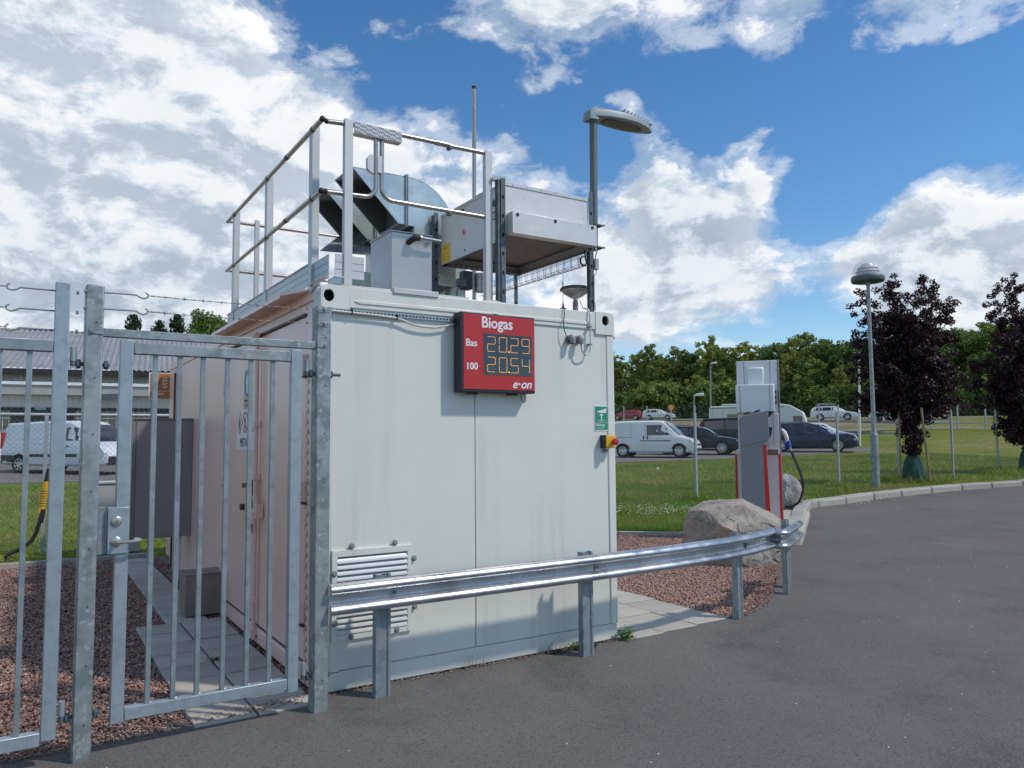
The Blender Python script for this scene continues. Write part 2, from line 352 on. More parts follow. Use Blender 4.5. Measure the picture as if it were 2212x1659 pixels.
def obj(name, me, parent=None, bev=0, seg=2):
    o = bpy.data.objects.new(name, me); COL.objects.link(o)
    if parent is not None: attach(o, parent)
    if bev:
        b = o.modifiers.new('bevel', 'BEVEL'); b.width = bev; b.segments = seg; b.limit_method = 'ANGLE'; b.angle_limit = R(40); b.harden_normals = False
    return o
WM = {}
def attach(o, p):
    o.parent = p
    o.matrix_parent_inverse = WM[p.name].inverted() if p.name in WM else Matrix.Identity(4)
def tag(o, label=None, cat=None, group=None, kind=None):
    if label: o['label'] = label
    if cat: o['category'] = cat
    if group: o['group'] = group
    if kind: o['kind'] = kind
    return o
def thing(name, label, cat, loc=(0, 0, 0), group=None, rz=0):
    o = bpy.data.objects.new(name, None); COL.objects.link(o); o.location = loc; o.rotation_euler = (0, 0, rz); o.empty_display_size = .2
    WM[o.name] = Matrix.Translation(Vector(loc)) @ Matrix.Rotation(rz, 4, 'Z')
    return tag(o, label, cat, group)
def copytree(root, loc=None, rz=None, label=None, scale=None):
    """copy a thing with its parts and sub-parts"""
    def cp(o, par):
        c = o.copy(); COL.objects.link(c)
        if par is not None: c.parent = par; c.matrix_parent_inverse = o.matrix_parent_inverse.copy()
        for ch in [x for x in ALLKIDS.get(o.name, [])]: cp(ch, c)
        return c
    r_ = cp(root, None)
    if loc is not None: r_.location = loc
    if rz is not None: r_.rotation_euler = (0, 0, rz)
    if scale is not None: r_.scale = scale
    if label: r_['label'] = label
    return r_
ALLKIDS = {}
def index_kids():
    ALLKIDS.clear()
    for o in COL.objects:
        if o.parent: ALLKIDS.setdefault(o.parent.name, []).append(o)
# local frames for flat prints: front wall (faces -Y) and side wall (faces -X)
def FR(x, y, z): return Matrix(((1, 0, 0, x), (0, 0, -1, y), (0, 1, 0, z), (0, 0, 0, 1)))
def SD(x, y, z): return Matrix(((0, 0, -1, x), (-1, 0, 0, y), (0, 1, 0, z), (0, 0, 0, 1)))
def text(s_, size, mtx, m, parent, name='lettering', bold=0.0, shear=0, ext=.0012, align='LEFT', sx=1.0, space=1.0, fat=0.0):
    cu = bpy.data.curves.new(name, 'FONT'); cu.body = s_; cu.size = size; cu.offset = bold; cu.shear = shear; cu.extrude = ext; cu.align_x = align; cu.space_character = space; cu.resolution_u = 3
    o = bpy.data.objects.new('tmp', cu); COL.objects.link(o)
    me = bpy.data.meshes.new_from_object(o, depsgraph=bpy.context.evaluated_depsgraph_get()); bpy.data.objects.remove(o); bpy.data.curves.remove(cu)
    if fat:
        bm = bmesh.new()
        for k_ in (-1, 0, 1, 2, 3):
            m2 = me.copy(); m2.transform(Matrix.Translation((fat*(k_ if k_ < 2 else 0), fat*(0 if k_ < 2 else (k_-2.5)*1.4), .00015*k_))); bm.from_mesh(m2); bpy.data.meshes.remove(m2)
        bm.to_mesh(me); bm.free()
    me.transform(mtx @ Matrix.Scale(sx, 4, (1, 0, 0))); me.materials.clear(); me.materials.append(M[m]); me.name = name
    return obj(name, me, parent)
def flat(poly, mtx, th, m, parent, name, bev=0):
    """a flat shape of thickness th standing proud along the local +Z of mtx"""
    return B().prism(poly, lambda a, b, d: mtx @ Vector((a, b, d)), 0, th).build(name, m, parent, bev, smooth=0)
def rect(x0, y0, x1, y1): return [(x0, y0), (x1, y0), (x1, y1), (x0, y1)]
def circ(cx, cy, r_, n=24, ry=None): return [(cx+r_*math.cos(2*math.pi*i/n), cy+(ry or r_)*math.sin(2*math.pi*i/n)) for i in range(n)]
def npmesh(name, verts, faces_flat, nv, m, parent=None, smooth=False):
    """fast mesh from numpy: faces_flat (F, nv)"""
    me = bpy.data.meshes.new(name); verts = np.asarray(verts, dtype=np.float32); F = np.asarray(faces_flat, dtype=np.int32)
    me.vertices.add(len(verts)); me.vertices.foreach_set('co', verts.ravel())
    me.loops.add(F.size); me.loops.foreach_set('vertex_index', F.ravel())
    me.polygons.add(len(F)); me.polygons.foreach_set('loop_start', np.arange(len(F), dtype=np.int32)*nv); me.polygons.foreach_set('loop_total', np.full(len(F), nv, dtype=np.int32))
    me.update(calc_edges=True); me.materials.append(M[m])
    if smooth: me.polygons.foreach_set('use_smooth', [True]*len(F))
    return obj(name, me, parent)
# ================================================================== GROUND
def g2(u, v): p = G(u, v); return (p.x, p.y)
def inpoly(px, py, poly):
    x = np.asarray(px); y = np.asarray(py); r = np.zeros(x.shape, bool); n = len(poly)
    for i in range(n):
        x0, y0 = poly[i]; x1, y1 = poly[(i+1) % n]
        c = ((y0 > y) != (y1 > y)) & (x < (x1-x0)*(y-y0)/((y1-y0) or 1e-9)+x0); r ^= c
    return r
def sheet(name, poly, dz, m, cut=1.0, kind='structure', skirt=.06):
    bm = bmesh.new(); vs = [bm.verts.new((x, y, 0)) for x, y in poly]; bm.faces.new(vs)
    bmesh.ops.triangulate(bm, faces=bm.faces[:])
    xs = [p[0] for p in poly]; ys = [p[1] for p in poly]
    for ax, a0, a1 in ((0, min(xs), max(xs)), (1, min(ys), max(ys))):
        c = math.floor(a0)+cut
        while c < a1:
            co = [0, 0, 0]; co[ax] = c; no = [0, 0, 0]; no[ax] = 1
            bmesh.ops.bisect_plane(bm, geom=bm.verts[:]+bm.edges[:]+bm.faces[:], plane_co=co, plane_no=no)
            c += cut if abs(c) < 30 else cut*3
    bmesh.ops.recalc_face_normals(bm, faces=bm.faces)
    for f in bm.faces:
        if f.normal.z < 0: f.normal_flip()
    for v in bm.verts: v.co.z = H(v.co.x, v.co.y)+dz
    ed = [e_ for e_ in bm.edges if e_.is_boundary]
    ex = bmesh.ops.extrude_edge_only(bm, edges=ed)
    for v in [g_ for g_ in ex['geom'] if isinstance(g_, bmesh.types.BMVert)]: v.co.z -= skirt
    me = bpy.data.meshes.new(name); bm.to_mesh(me); bm.free(); me.materials.append(M[m])
    o = obj(name, me); return tag(o, kind=kind)
# lawn base: polar sheet round the viewpoint out to the horizon
rings = list(np.arange(1, 14, 1.0)) + list(np.arange(14, 60, 2.0)) + list(np.arange(60, 180, 5)) + [200, 250, 320, 420, 560, 700]
vs, fs = [(CAM.x, CAM.y, -.05)], []; n_ = 120
for i, r_ in enumerate(rings):
    for j in range(n_):
        t = 2*math.pi*j/n_; x, y = CAM.x+r_*math.cos(t), CAM.y+r_*math.sin(t)
        vs.append((x, y, H(x, y)-.05+(0 if r_ < 60 else .5*noise.noise(Vector((x/30, y/30, 0))))))
for j in range(n_): fs.append((0, 1+j, 1+(j+1) % n_))
for i in range(len(rings)-1):
    for j in range(n_):
        a = 1+i*n_+j; b = 1+i*n_+(j+1) % n_; fs.append((a, a+n_, b+n_, b))
me = bpy.data.meshes.new('lawn'); me.from_pydata(vs, [], fs); me.materials.append(M['lawn']); me.polygons.foreach_set('use_smooth', [True]*len(fs))
tag(obj('lawn', me), kind='structure')

kerbline = [g2(u, v) for u, v in [(1770, 1095), (1830, 1088), (1890, 1079), (1950, 1072), (2015, 1065), (2080, 1059), (2145, 1054), (2212, 1049)]]
kx, ky = kerbline[-1]
kerbline += [(kx+3, ky-.5), (kx+8, ky-1.6), (kx+16, ky-4)]
edge_near = [(-9, -.10), (-1.9, -.06), (-1.64, -.04), (-1.23, -.03), (-.75, .06), (-.4, .03), (-.06, -.02), (.02, 0.0), (2.43, 0), (2.46, -.07), (2.88, -.02), (3.32, .05), (3.69, .09), (3.79, -.06), (3.95, .0), (4.35, .22), (4.67, .40), (5.2, .72), (5.7, 1.1), (6.18, 1.52), (6.7, 1.85), (7.75, 2.5), (8.10, 2.56), (9.2, 3.55)]
asph = edge_near + [(11.6, 5.35)] + [(kerbline[0][0]-.1, kerbline[0][1]+.15)] + kerbline[1:] + [(60, -20), (60, -60), (-60, -60), (-40, -.4)]
def rag(poly, n0, n1, amp, step=.12):
    out = []
    for i in range(len(poly)):
        a = Vector(poly[i]); b = Vector(poly[(i+1) % len(poly)])
        if n0 <= i < n1:
            k = max(1, int((b-a).length/step)); nn = Vector((-(b-a).y, (b-a).x)).normalized()
            for j in range(k):
                out.append(tuple(a+(b-a)*j/k + nn*random.uniform(-amp, amp)*(j > 0)))
        else: out.append(tuple(a))
    return out
asph2 = rag(asph, 1, 7, .012); tag_a = sheet('asphalt_road', rag(asph, 0, 22, .012), .0, 'asphalt', 1.0)
bank = [g2(u, v) for u, v in [(1336, 1155), (1470, 1157), (1600, 1150)]]
grav_l = [(-9, 6.85), (-9, -.3), (-1.2, -.25), (.1, -.2), (.1, 6.85)]
grav_r = [(2.42, -.2), (3.9, -.2), (4.7, .2), (6.25, 1.3), (8.0, 2.5), (8.35, 3.0)] + [bank[2], bank[1], bank[0]] + [(4.4, 6.9), (2.42, 6.9)]
sheet('gravel_bed', grav_l, -.03, 'gravel_bed', 1.0); sheet('gravel_bed', grav_r, -.03, 'gravel_bed', 1.0)
# parking strip and the raised road beyond
ps = [PD(300, 1037, 27.5), PD(90, 1042, 27.5), PD(-60, 1044, 27.5)]
strip = [(p.x, p.y) for p in (PD(-80, 1000, 28), PD(300, 1000, 27.5), PD(800, 1000, 30), PD(1340, 1000, 34.5), PD(1480, 1000, 35.8), PD(1600, 1000, 38.5), PD(1760, 1000, 42.5), PD(1880, 1000, 45.5), PD(1905, 1000, 47.5),
         PD(1880, 1000, 50), PD(1600, 1000, 52), PD(1340, 1000, 46), PD(700, 1000, 42), PD(-80, 1000, 45))]
sheet('parking_strip', strip, -.01, 'asphalt_far', 2.0)
far = []
for u, D in ((600, 112), (1200, 112), (1340, 111), (1450, 107), (1600, 98), (1700, 91), (1800, 85), (1900, 81.5), (2000, 79), (2250, 76), (2700, 70)): far.append((PD(u, 910, D).x, PD(u, 910, D).y))
back = [(PD(u, 910, D+7).x, PD(u, 910, D+7).y) for u, D in ((2700, 70), (2250, 76), (2000, 79), (1900, 81.5), (1800, 85), (1700, 91), (1600, 98), (1450, 107), (1340, 111), (1200, 112), (600, 112))]
sheet('raised_road', far+back, .09, 'asphalt_far', 3.0, skirt=.3)
dryp = [(PD(u, 910, D).x, PD(u, 910, D).y) for u, D in ((1100, 62), (1340, 60), (1500, 62), (1650, 66), (1800, 69), (2000, 71), (2300, 70))] + [(PD(u, 910, D).x, PD(u, 910, D).y) for u, D in ((2300, 75.5), (2000, 78.5), (1800, 84.5), (1600, 97.5), (1340, 110), (1100, 111))]
sheet('dry_grass_bank', dryp, .0, 'dry', 3.0, skirt=.3)
dryb = [(PD(u, 910, D+7.2).x, PD(u, 910, D+7.2).y) for u, D in ((1100, 111), (1340, 111), (1600, 98), (1800, 85), (2000, 79), (2300, 76))] + [(PD(u, 910, D).x, PD(u, 910, D).y) for u, D in ((2300, 98), (2000, 104), (1800, 112), (1600, 128), (1340, 140), (1100, 140))]
sheet('dry_grass_verge', dryb, .12, 'dry', 4.0, skirt=.3)

# concrete edging strips
def strip_blocks(parent, name, line, w, z0, z1, L_, m, gap=.008, rnd=.004, bev=.008, side=1):
    pts = [Vector((x, y)) for x, y in line]; 
    for i in range(len(pts)-1):
        a, b = pts[i], pts[i+1]; d = b-a; n = max(1, round(d.length/L_)); d = d/n; nn = Vector((-d.y, d.x)).normalized()*w*side
        for k in range(n):
            p = a+d*k; q = p+d-d.normalized()*gap; hz0, hz1 = H(p.x, p.y), H(q.x, q.y); dz = random.uniform(-rnd, rnd)
            vs = []
            for z in (0, 1):
                for c_, hh in ((p, hz0), (q, hz1), (q+nn, hz1), (p+nn, hz0)): vs.append((c_.x, c_.y, hh+(z1 if z else z0)+dz))
            B().add(vs, [(3, 2, 1, 0), (4, 5, 6, 7), (0, 1, 5, 4), (1, 2, 6, 5), (2, 3, 7, 6), (3, 0, 4, 7)]).build(name, m, parent, bev)
edging = thing('edging', None, None, (0, 6.85, 0)); tag(edging, kind='structure'); 
strip_blocks(edging, 'edging_block', [(-6.0, 6.86), (-.05, 6.86)], .07, -.1, .035, 1.0, 'kerb')
strip_blocks(edging, 'edging_block', [(2.5, 8.1), bank[0], bank[1], bank[2]], .08, -.1, .05, 1.0, 'kerb')
kerb = thing('kerb', None, None, (kerbline[0][0], kerbline[0][1], 0)); tag(kerb, kind='structure')
strip_blocks(kerb, 'kerb_stone', kerbline, .30, -.2, .13, 1.0, 'kerb', bev=.035, gap=.035, rnd=.012)
crn = [g2(1737, 1140), g2(1740, 1122), g2(1745, 1108), g2(1753, 1098), g2(1770, 1095)]
strip_blocks(kerb, 'kerb_stone', crn, .24, -.2, .14, .6, 'kerb', bev=.03, gap=.02)

# concrete tiles, one object each
tmesh = {}
def tile(parent, x0, y0, x1, y1, name='tile'):
    key = (round(x1-x0, 2), round(y1-y0, 2))
    if key not in tmesh:
        o = B().box(0, key[0]-.011, 0, key[1]-.011, -.045, 0).build(name, 'tile', parent, .006); tmesh[key] = o.data
    else: o = obj(name, tmesh[key], parent, .006)
    o.location = (x0, y0, .008+random.uniform(-.004, .004)); o.rotation_euler = (random.uniform(-.006, .006), random.uniform(-.006, .006), random.uniform(-.004, .004))
def tiles_thing(loc): t = thing('tile_path', None, None, (0, 0, 0)); return tag(t, kind='structure')
tp = tiles_thing(0)
for j in range(7):
    for i in range(2): tile(tp, -.74+.355*i, .08+.355*j, -.74+.355*(i+1), .08+.355*(j+1))
for j in range(12): tile(tp, -.49, 2.565+.355*j, -.14, 2.565+.355*(j+1))
tile(tp, -.14, 2.0, -.03, 2.56)
for i in range(2): tile(tp, -.74+.355*i, -.14, -.385+.355*i, .075)
tp2 = tiles_thing(0)
for j in range(-1, 18):
    for i in range(3):
        x0 = 2.46+.413*i; y0 = .03*i + .413*j - (.12 if j == -1 else 0)
        if j == -1: y0 = .04+.03*i-.413*.25; tile(tp2, x0, y0, x0+.413, .02+.03*0+.10)
        else: tile(tp2, x0, .12+.413*j, x0+.413, .12+.413*(j+1))

# gravel stones: real pebbles, one joined mesh per bed
def pebbles(name, poly, n, smin, smax, m, z=-.025, box=None, dens=None, avoid=()):
    xs = np.array([p[0] for p in poly]); ys = np.array([p[1] for p in poly]); X = []; Y = []; got = 0
    while got < n:
        x = rng.uniform(xs.min(), xs.max(), n*2); y = rng.uniform(ys.min(), ys.max(), n*2); k = inpoly(x, y, poly)
        for a in avoid: k &= ~inpoly(x, y, a)
        if dens is not None: k &= rng.random(n*2) < dens(x, y)
        X.append(x[k]); Y.append(y[k]); got += k.sum()
    x = np.concatenate(X)[:n]; y = np.concatenate(Y)[:n]; s = rng.uniform(smin, smax, n)
    base = np.array([(1, 0, 0), (.3, .9, .1), (-.8, .5, 0), (-.7, -.6, .1), (.4, -.9, 0), (.1, .1, .75), (-.1, 0, -.6)]); F = []
    for i in range(5): F += [(i, (i+1) % 5, 5), ((i+1) % 5, i, 6)]
    F = np.array(F); V = base[None]*(1+rng.uniform(-.35, .35, (n, 7, 3)))
    a = rng.uniform(0, 2*np.pi, n); c, s_ = np.cos(a), np.sin(a); t = rng.normal(0, .45, n); ct, st = np.cos(t), np.sin(t)
    Vx = V[..., 0]*ct[:, None]-V[..., 2]*st[:, None]; Vz = V[..., 0]*st[:, None]+V[..., 2]*ct[:, None]; Vy = V[..., 1]
    P = np.stack([Vx*c[:, None]-Vy*s_[:, None], Vx*s_[:, None]+Vy*c[:, None], Vz], -1)*s[:, None, None]
    hz = np.interp(np.hypot(x-CAM.x, y-CAM.y), _hd, _hh)
    P[..., 0] += x[:, None]; P[..., 1] += y[:, None]; P[..., 2] += (hz+z+s*.45+rng.uniform(0, .012, n))[:, None]
    FF = (F[None]+(np.arange(n)*7)[:, None, None]).reshape(-1, 3)
    return tag(npmesh(name, P.reshape(-1, 3), FF, 3, m), kind='stuff')
pebbles('larger_stones', [(-3.2, 6.8), (-3.2, 0), (-1.3, .05), (-.78, .2), (-.6, 6.8)], 700, .015, .026, 'stone_red', avoid=[[(-.75, .0), (.0, .0), (.0, 6.8), (-.50, 6.8), (-.50, 2.57), (-.75, 2.57)]])
t1 = [(-.75, .0), (-.03, .0), (-.03, 2.57), (-.13, 2.57), (-.13, 6.8), (-.50, 6.8), (-.50, 2.57), (-.75, 2.57)]
gl = [(-3.2, 6.84), (-3.2, -.06), (-1.2, .0), (-.75, .08), (.0, 0), (.0, 6.84)]
pebbles('gravel', gl, 52000, .006, .015, 'stone_red', avoid=[t1], dens=lambda x, y: np.clip(1.25-.13*y, .25, 1))
gr = [(3.7, .1), (3.8, -.02), (4.35, .24), (4.67, .42), (5.7, 1.12), (6.2, 1.55), (7.7, 2.5), (8.2, 3.0), bank[2], bank[1], bank[0], (5.0, 6.0), (3.7, 5.0)]
pebbles('gravel', gr, 42000, .008, .018, 'stone_red', dens=lambda x, y: np.clip(1.3-.16*(y), .3, 1))
# loose bits along the asphalt edge
pebbles('loose_gravel', [(-1.9, -.12), (-.1, -.10), (-.1, .04), (-1.9, .0)], 900, .004, .010, 'stone_red', z=0)
pebbles('loose_gravel', [(3.7, -.1), (4.4, .12), (6.3, 1.45), (6.1, 1.6), (4.3, .3), (3.7, .1)], 900, .005, .011, 'stone_red', z=0)
pebbles('loose_grit', [(-2.5, -4.3), (9, -5), (10, 2), (4, -.3), (-2.3, -.3)], 150, .0025, .0065, 'daisy', z=0)

# grass blades: dense near the edges, thinner further off
def blades(name, poly, n, hmin, hmax, w, m, avoid=(), dens=None, zoff=-.05, tuft=1):
    xs = np.array([p[0] for p in poly]); ys = np.array([p[1] for p in poly]); X = []; Y = []; got = 0
    while got < n:
        x = rng.uniform(xs.min(), xs.max(), n*2); y = rng.uniform(ys.min(), ys.max(), n*2); k = inpoly(x, y, poly)
        for a in avoid: k &= ~inpoly(x, y, a)
        if dens is not None: k &= rng.random(n*2) < dens(x, y)
        X.append(x[k]); Y.append(y[k]); got += k.sum()
    x = np.concatenate(X)[:n]; y = np.concatenate(Y)[:n]; h = rng.uniform(hmin, hmax, n)*(.7+.6*rng.random(n)); a = rng.uniform(0, 2*np.pi, n)
    D = np.hypot(x-CAM.x, y-CAM.y); ww = w*np.clip(D/14, .5, 3.2); hz = np.interp(D, _hd, _hh)+zoff; le = rng.normal(0, .5, (n, 2))*h[:, None]
    dx = np.cos(a)*ww; dy = np.sin(a)*ww
    P = np.stack([np.stack([x-dx, y-dy, hz], -1), np.stack([x+dx, y+dy, hz], -1), np.stack([x+le[:, 0], y+le[:, 1], hz+h], -1)], 1)
    return tag(npmesh(name, P.reshape(-1, 3), np.arange(3*n).reshape(-1, 3), 3, m), kind='stuff')
lawn_r = [bank[0], bank[1], bank[2], (9.2, 4.6), (12.3, 5.6)] + [(x, y+.32) for x, y in kerbline[:-1]] + [PD(2300, 1000, 38)[:2], PD(2000, 1000, 44)[:2], PD(1700, 1000, 40)[:2], PD(1340, 1000, 34)[:2], PD(1000, 1000, 30)[:2], (3, 12), (2.6, 8.2)]
blades('grass', lawn_r, 210000, .04, .085, .007, 'grass', dens=lambda x, y: np.clip((26-np.hypot(x-CAM.x, y-CAM.y))/12, .10, 1))
lawn_l = [(-6, 6.95), (2.3, 6.95), (2.3, 12), PD(500, 1000, 27)[:2], PD(-60, 1000, 27)[:2]]
blades('grass', lawn_l, 60000, .035, .075, .006, 'grass')
def ring(c, r_, n=14): return [(c[0]+r_*math.cos(i*.4488), c[1]+r_*math.sin(i*.4488)) for i in range(n)]
for u, v, r_, n in ((1893, 1058, .8, 700), (1972, 1038, 1.0, 1500), (2205, 1020, 1.4, 1800), (1505, 1078, .35, 300), (1813, 1049, .3, 250), (1943, 1031, .5, 350), (1870, 1066, .7, 400)):
    p = G(u, v); blades('long_grass', ring((p.x, p.y), r_), n, .10, .26, .007, 'grass')
for u, v, r_, n in ((1400, 1103, .9, 300), (1440, 1100, .6, 120), (1800, 1083, .9, 60), (1850, 1082, .8, 60), (1470, 1096, .8, 70)):
    p = G(u, v); pebbles('daisies', ring((p.x, p.y), r_), n//2, .008, .014, 'daisy', z=.02)
# ================================================================== CONTAINER
CW, CL, CH = 2.438, 6.15, 2.60
ct = thing('container', 'white steel container with red price display on its end wall', 'container', (CW/2, CL/2, 0))
# end wall: two pressed panels with a seam, base rail, top rail, posts
xs = 1.142
B().box(.075, xs-.002, .012, .05, .128, 2.50).build('wall_panel', 'wallw', ct, .006)
B().box(xs+.002, CW-.075, .012, .05, .128, 2.50).build('wall_panel', 'wallw', ct, .006)
B().box(0, CW, .02, .10, 0.0, .124).build('base_rail', 'wallw', ct, .008)
def roundrect(x0, z0, x1, z1, r_, n=6, c=(1, 1, 1, 1)):
    out = []
    for (cx, cz, a0), on in zip(((x1-r_, z1-r_, 0), (x0+r_, z1-r_, 90), (x0+r_, z0+r_, 180), (x1-r_, z0+r_, 270)), c):
        if on:
            for i in range(n+1): t = R(a0+90*i/n); out.append((cx+r_*math.cos(t), cz+r_*math.sin(t)))
        else: out.append({0: (x1, z1), 90: (x0, z1), 180: (x0, z0), 270: (x1, z0)}[a0])
    return out
M['fr'] = M['wallw']
fy = lambda a, b, d: Vector((a, d, b))
B().prism([(.19, 2.455), (CW-.19, 2.455), (CW-.19, CH-.004), (.19, CH-.004)], fy, 0.0, .16).build('top_rail', 'wallw', ct, .006)
B().prism([(.22, 2.50), (.26, 2.513), (CW-.26, 2.513), (CW-.22, 2.50), (CW-.26, 2.487), (.26, 2.487)], fy, -.007, .004).build('rail_ridge', 'wallw', ct, .004)
# corner castings with real holes (bridge outline to hole)
def casting(x0, x1, hx, hz, side):
    z0, z1 = 2.42, CH; out = roundrect(x0, z0, x1, z1, .045, 5, (side > 0, side < 0, 0, 0)); hole = [(hx+.036*math.cos(t)*(1), hz+.042*math.sin(t) + (.0)) for t in np.linspace(0, 2*math.pi, 20, endpoint=False)]
    bm = bmesh.new(); vo = [bm.verts.new((a, -.004, b)) for a, b in out]; vh = [bm.verts.new((a, -.004, b)) for a, b in hole]
    eo = [bm.edges.new((vo[i], vo[(i+1) % len(vo)])) for i in range(len(vo))]; eh = [bm.edges.new((vh[i], vh[(i+1) % len(vh)])) for i in range(len(vh))]
    bmesh.ops.triangle_fill(bm, edges=eo+eh, use_beauty=True)
    r1 = bmesh.ops.extrude_edge_only(bm, edges=eo); [setattr(v.co, 'y', .16) for v in r1['geom'] if isinstance(v, bmesh.types.BMVert)]
    r2 = bmesh.ops.extrude_edge_only(bm, edges=eh); [setattr(v.co, 'y', .012) for v in r2['geom'] if isinstance(v, bmesh.types.BMVert)]
    bmesh.ops.recalc_face_normals(bm, faces=bm.faces)
    me = bpy.data.meshes.new('corner_casting'); bm.to_mesh(me); bm.free(); me.materials.append(M['wallw'])
    o = obj('corner_casting', me, ct); me.polygons.foreach_set('use_smooth', [True]*len(me.polygons)); me.set_sharp_from_angle(angle=R(30))
    B().prism([(hx+.045*math.cos(t), hz+.05*math.sin(t)) for t in np.linspace(0, 2*math.pi, 16, endpoint=False)], fy, .06, .07).build('casting_hole', 'dark', o)
casting(.0, .19, .050, 2.528, -1); casting(CW-.19, CW, 2.348, 2.534, 1)
B().box(0.0, .075, .004, .09, .124, 2.42).build('corner_post', 'wallw', ct, .006)
B().box(CW-.075, CW, .004, .09, .124, 2.42).build('corner_post', 'wallw', ct, .010)
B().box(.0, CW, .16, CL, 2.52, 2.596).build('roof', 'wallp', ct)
B().box(CW-.05, CW-.002, .09, CL, 0, 2.52).build('side_wall', 'wallw', ct)
B().box(.05, CW-.05, CL-.05, CL, 0, 2.52).build('end_wall', 'wallw', ct)
# side wall (faces -X): frame, bottom rail with groove, two door leaves, plain wall beyond
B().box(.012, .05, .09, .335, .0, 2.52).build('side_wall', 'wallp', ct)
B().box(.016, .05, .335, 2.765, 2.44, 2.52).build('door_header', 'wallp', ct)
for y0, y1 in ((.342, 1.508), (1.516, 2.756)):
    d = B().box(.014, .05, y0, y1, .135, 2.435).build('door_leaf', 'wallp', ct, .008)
    for z in (.45, 1.25, 2.10):
        yy = y0-.004 if y0 < 1 else y1+.004
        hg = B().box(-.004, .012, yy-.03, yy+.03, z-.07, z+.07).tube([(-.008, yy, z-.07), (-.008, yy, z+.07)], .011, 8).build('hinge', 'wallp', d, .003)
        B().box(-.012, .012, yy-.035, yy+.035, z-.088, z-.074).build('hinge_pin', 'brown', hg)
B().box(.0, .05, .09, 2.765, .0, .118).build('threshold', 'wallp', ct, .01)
B().box(.02, .05, .335, 2.765, .118, .135).build('door_seal', 'seam', ct)
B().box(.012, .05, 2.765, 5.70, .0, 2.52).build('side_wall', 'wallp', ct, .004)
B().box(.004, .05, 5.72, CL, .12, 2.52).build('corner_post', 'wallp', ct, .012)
B().box(.008, .014, 3.98, 3.99, .1, 2.50).build('panel_joint', 'seam', ct)
B().tube([(.0, 5.70, .05), (.0, 5.70, 2.45)], .012, 6).build('hinge_line', 'brown', ct)
# lock rod with brackets
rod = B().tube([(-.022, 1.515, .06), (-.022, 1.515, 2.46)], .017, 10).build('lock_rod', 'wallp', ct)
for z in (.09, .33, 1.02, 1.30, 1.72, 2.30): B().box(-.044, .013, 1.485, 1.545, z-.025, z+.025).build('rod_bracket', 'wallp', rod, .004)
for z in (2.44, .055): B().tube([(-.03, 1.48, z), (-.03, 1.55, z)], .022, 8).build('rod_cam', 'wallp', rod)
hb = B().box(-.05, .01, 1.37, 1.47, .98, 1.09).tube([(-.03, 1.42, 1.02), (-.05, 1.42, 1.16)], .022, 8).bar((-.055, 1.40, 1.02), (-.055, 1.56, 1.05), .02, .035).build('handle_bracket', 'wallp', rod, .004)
B().box(-.075, -.045, 1.50, 1.55, .86, .93).build('padlock', 'brown', hb, .004)
B().tube([(-.06, 1.512, .93), (-.06, 1.512, .965), (-.06, 1.538, .965), (-.06, 1.538, .93)], .004, 6).build('shackle', 'tube', hb)
B().box(-.03, .012, 1.60, 1.665, 1.03, 1.27).bar((-.05, 1.63, 1.23), (-.05, 1.80, 1.22), .02, .04).build('door_lock', 'black', ct, .004)
B().box(-.02, .012, 2.0, 2.04, 1.0, 1.05).build('latch_pin', 'brown', ct)
# rain hood along the top of the door side
hp = [(.02, .12), (-.005, .18), (-.125, .50), (-.125, 2.80), (.02, 3.15)]
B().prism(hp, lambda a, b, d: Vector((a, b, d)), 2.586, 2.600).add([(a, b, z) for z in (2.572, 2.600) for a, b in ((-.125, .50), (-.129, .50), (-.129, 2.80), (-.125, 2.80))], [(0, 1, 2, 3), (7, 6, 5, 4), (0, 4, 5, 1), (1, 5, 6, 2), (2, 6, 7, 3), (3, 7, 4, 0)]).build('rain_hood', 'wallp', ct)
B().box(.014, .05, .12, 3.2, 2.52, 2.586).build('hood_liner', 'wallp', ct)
B().box(-.006, .014, .34, 2.76, 2.437, 2.452).build('hood_seal', 'brown', ct)
# ventilation grille low on the end wall: frame, louvre slats, screws
vg = B().box(.086, .121, -.006, .014, .315, .885).box(.607, .637, -.006, .014, .315, .885).box(.121, .607, -.006, .014, .842, .885).box(.121, .607, -.006, .014, .315, .352).build('vent_grille', 'wallw', ct, .002)
B().box(.12, .61, .008, .0105, .35, .845).build('grille_back', 'grey', vg)
sl_ = None
for i in range(13):
    z = .365+.0372*i
    if sl_ is None:
        o = B().add([(.121, .006, .020), (.607, .006, .020), (.607, -.010, -.008), (.121, -.010, -.008), (.121, .006, .018), (.607, .006, .018), (.607, -.010, -.0105), (.121, -.010, -.0105)], [(0, 1, 2, 3), (7, 6, 5, 4), (0, 4, 5, 1), (1, 5, 6, 2), (2, 6, 7, 3), (3, 7, 4, 0)]).build('slat', 'alul', vg); sl_ = o.data
    else: o = obj('slat', sl_, vg)
    o.location.z = z
for x, z in ((.215, .905), (.515, .905), (.10, .74), (.655, .79), (.10, .43), (.66, .47), (.215, .335), (.53, .335)):
    B().lathe([(.020, 0), (.020, .003), (.012, .004), (.012, .010), (.004, .012)], (x, -.005, z), 12, Matrix.Rotation(R(90), 4, 'X')).build('screw', 'grey', vg)
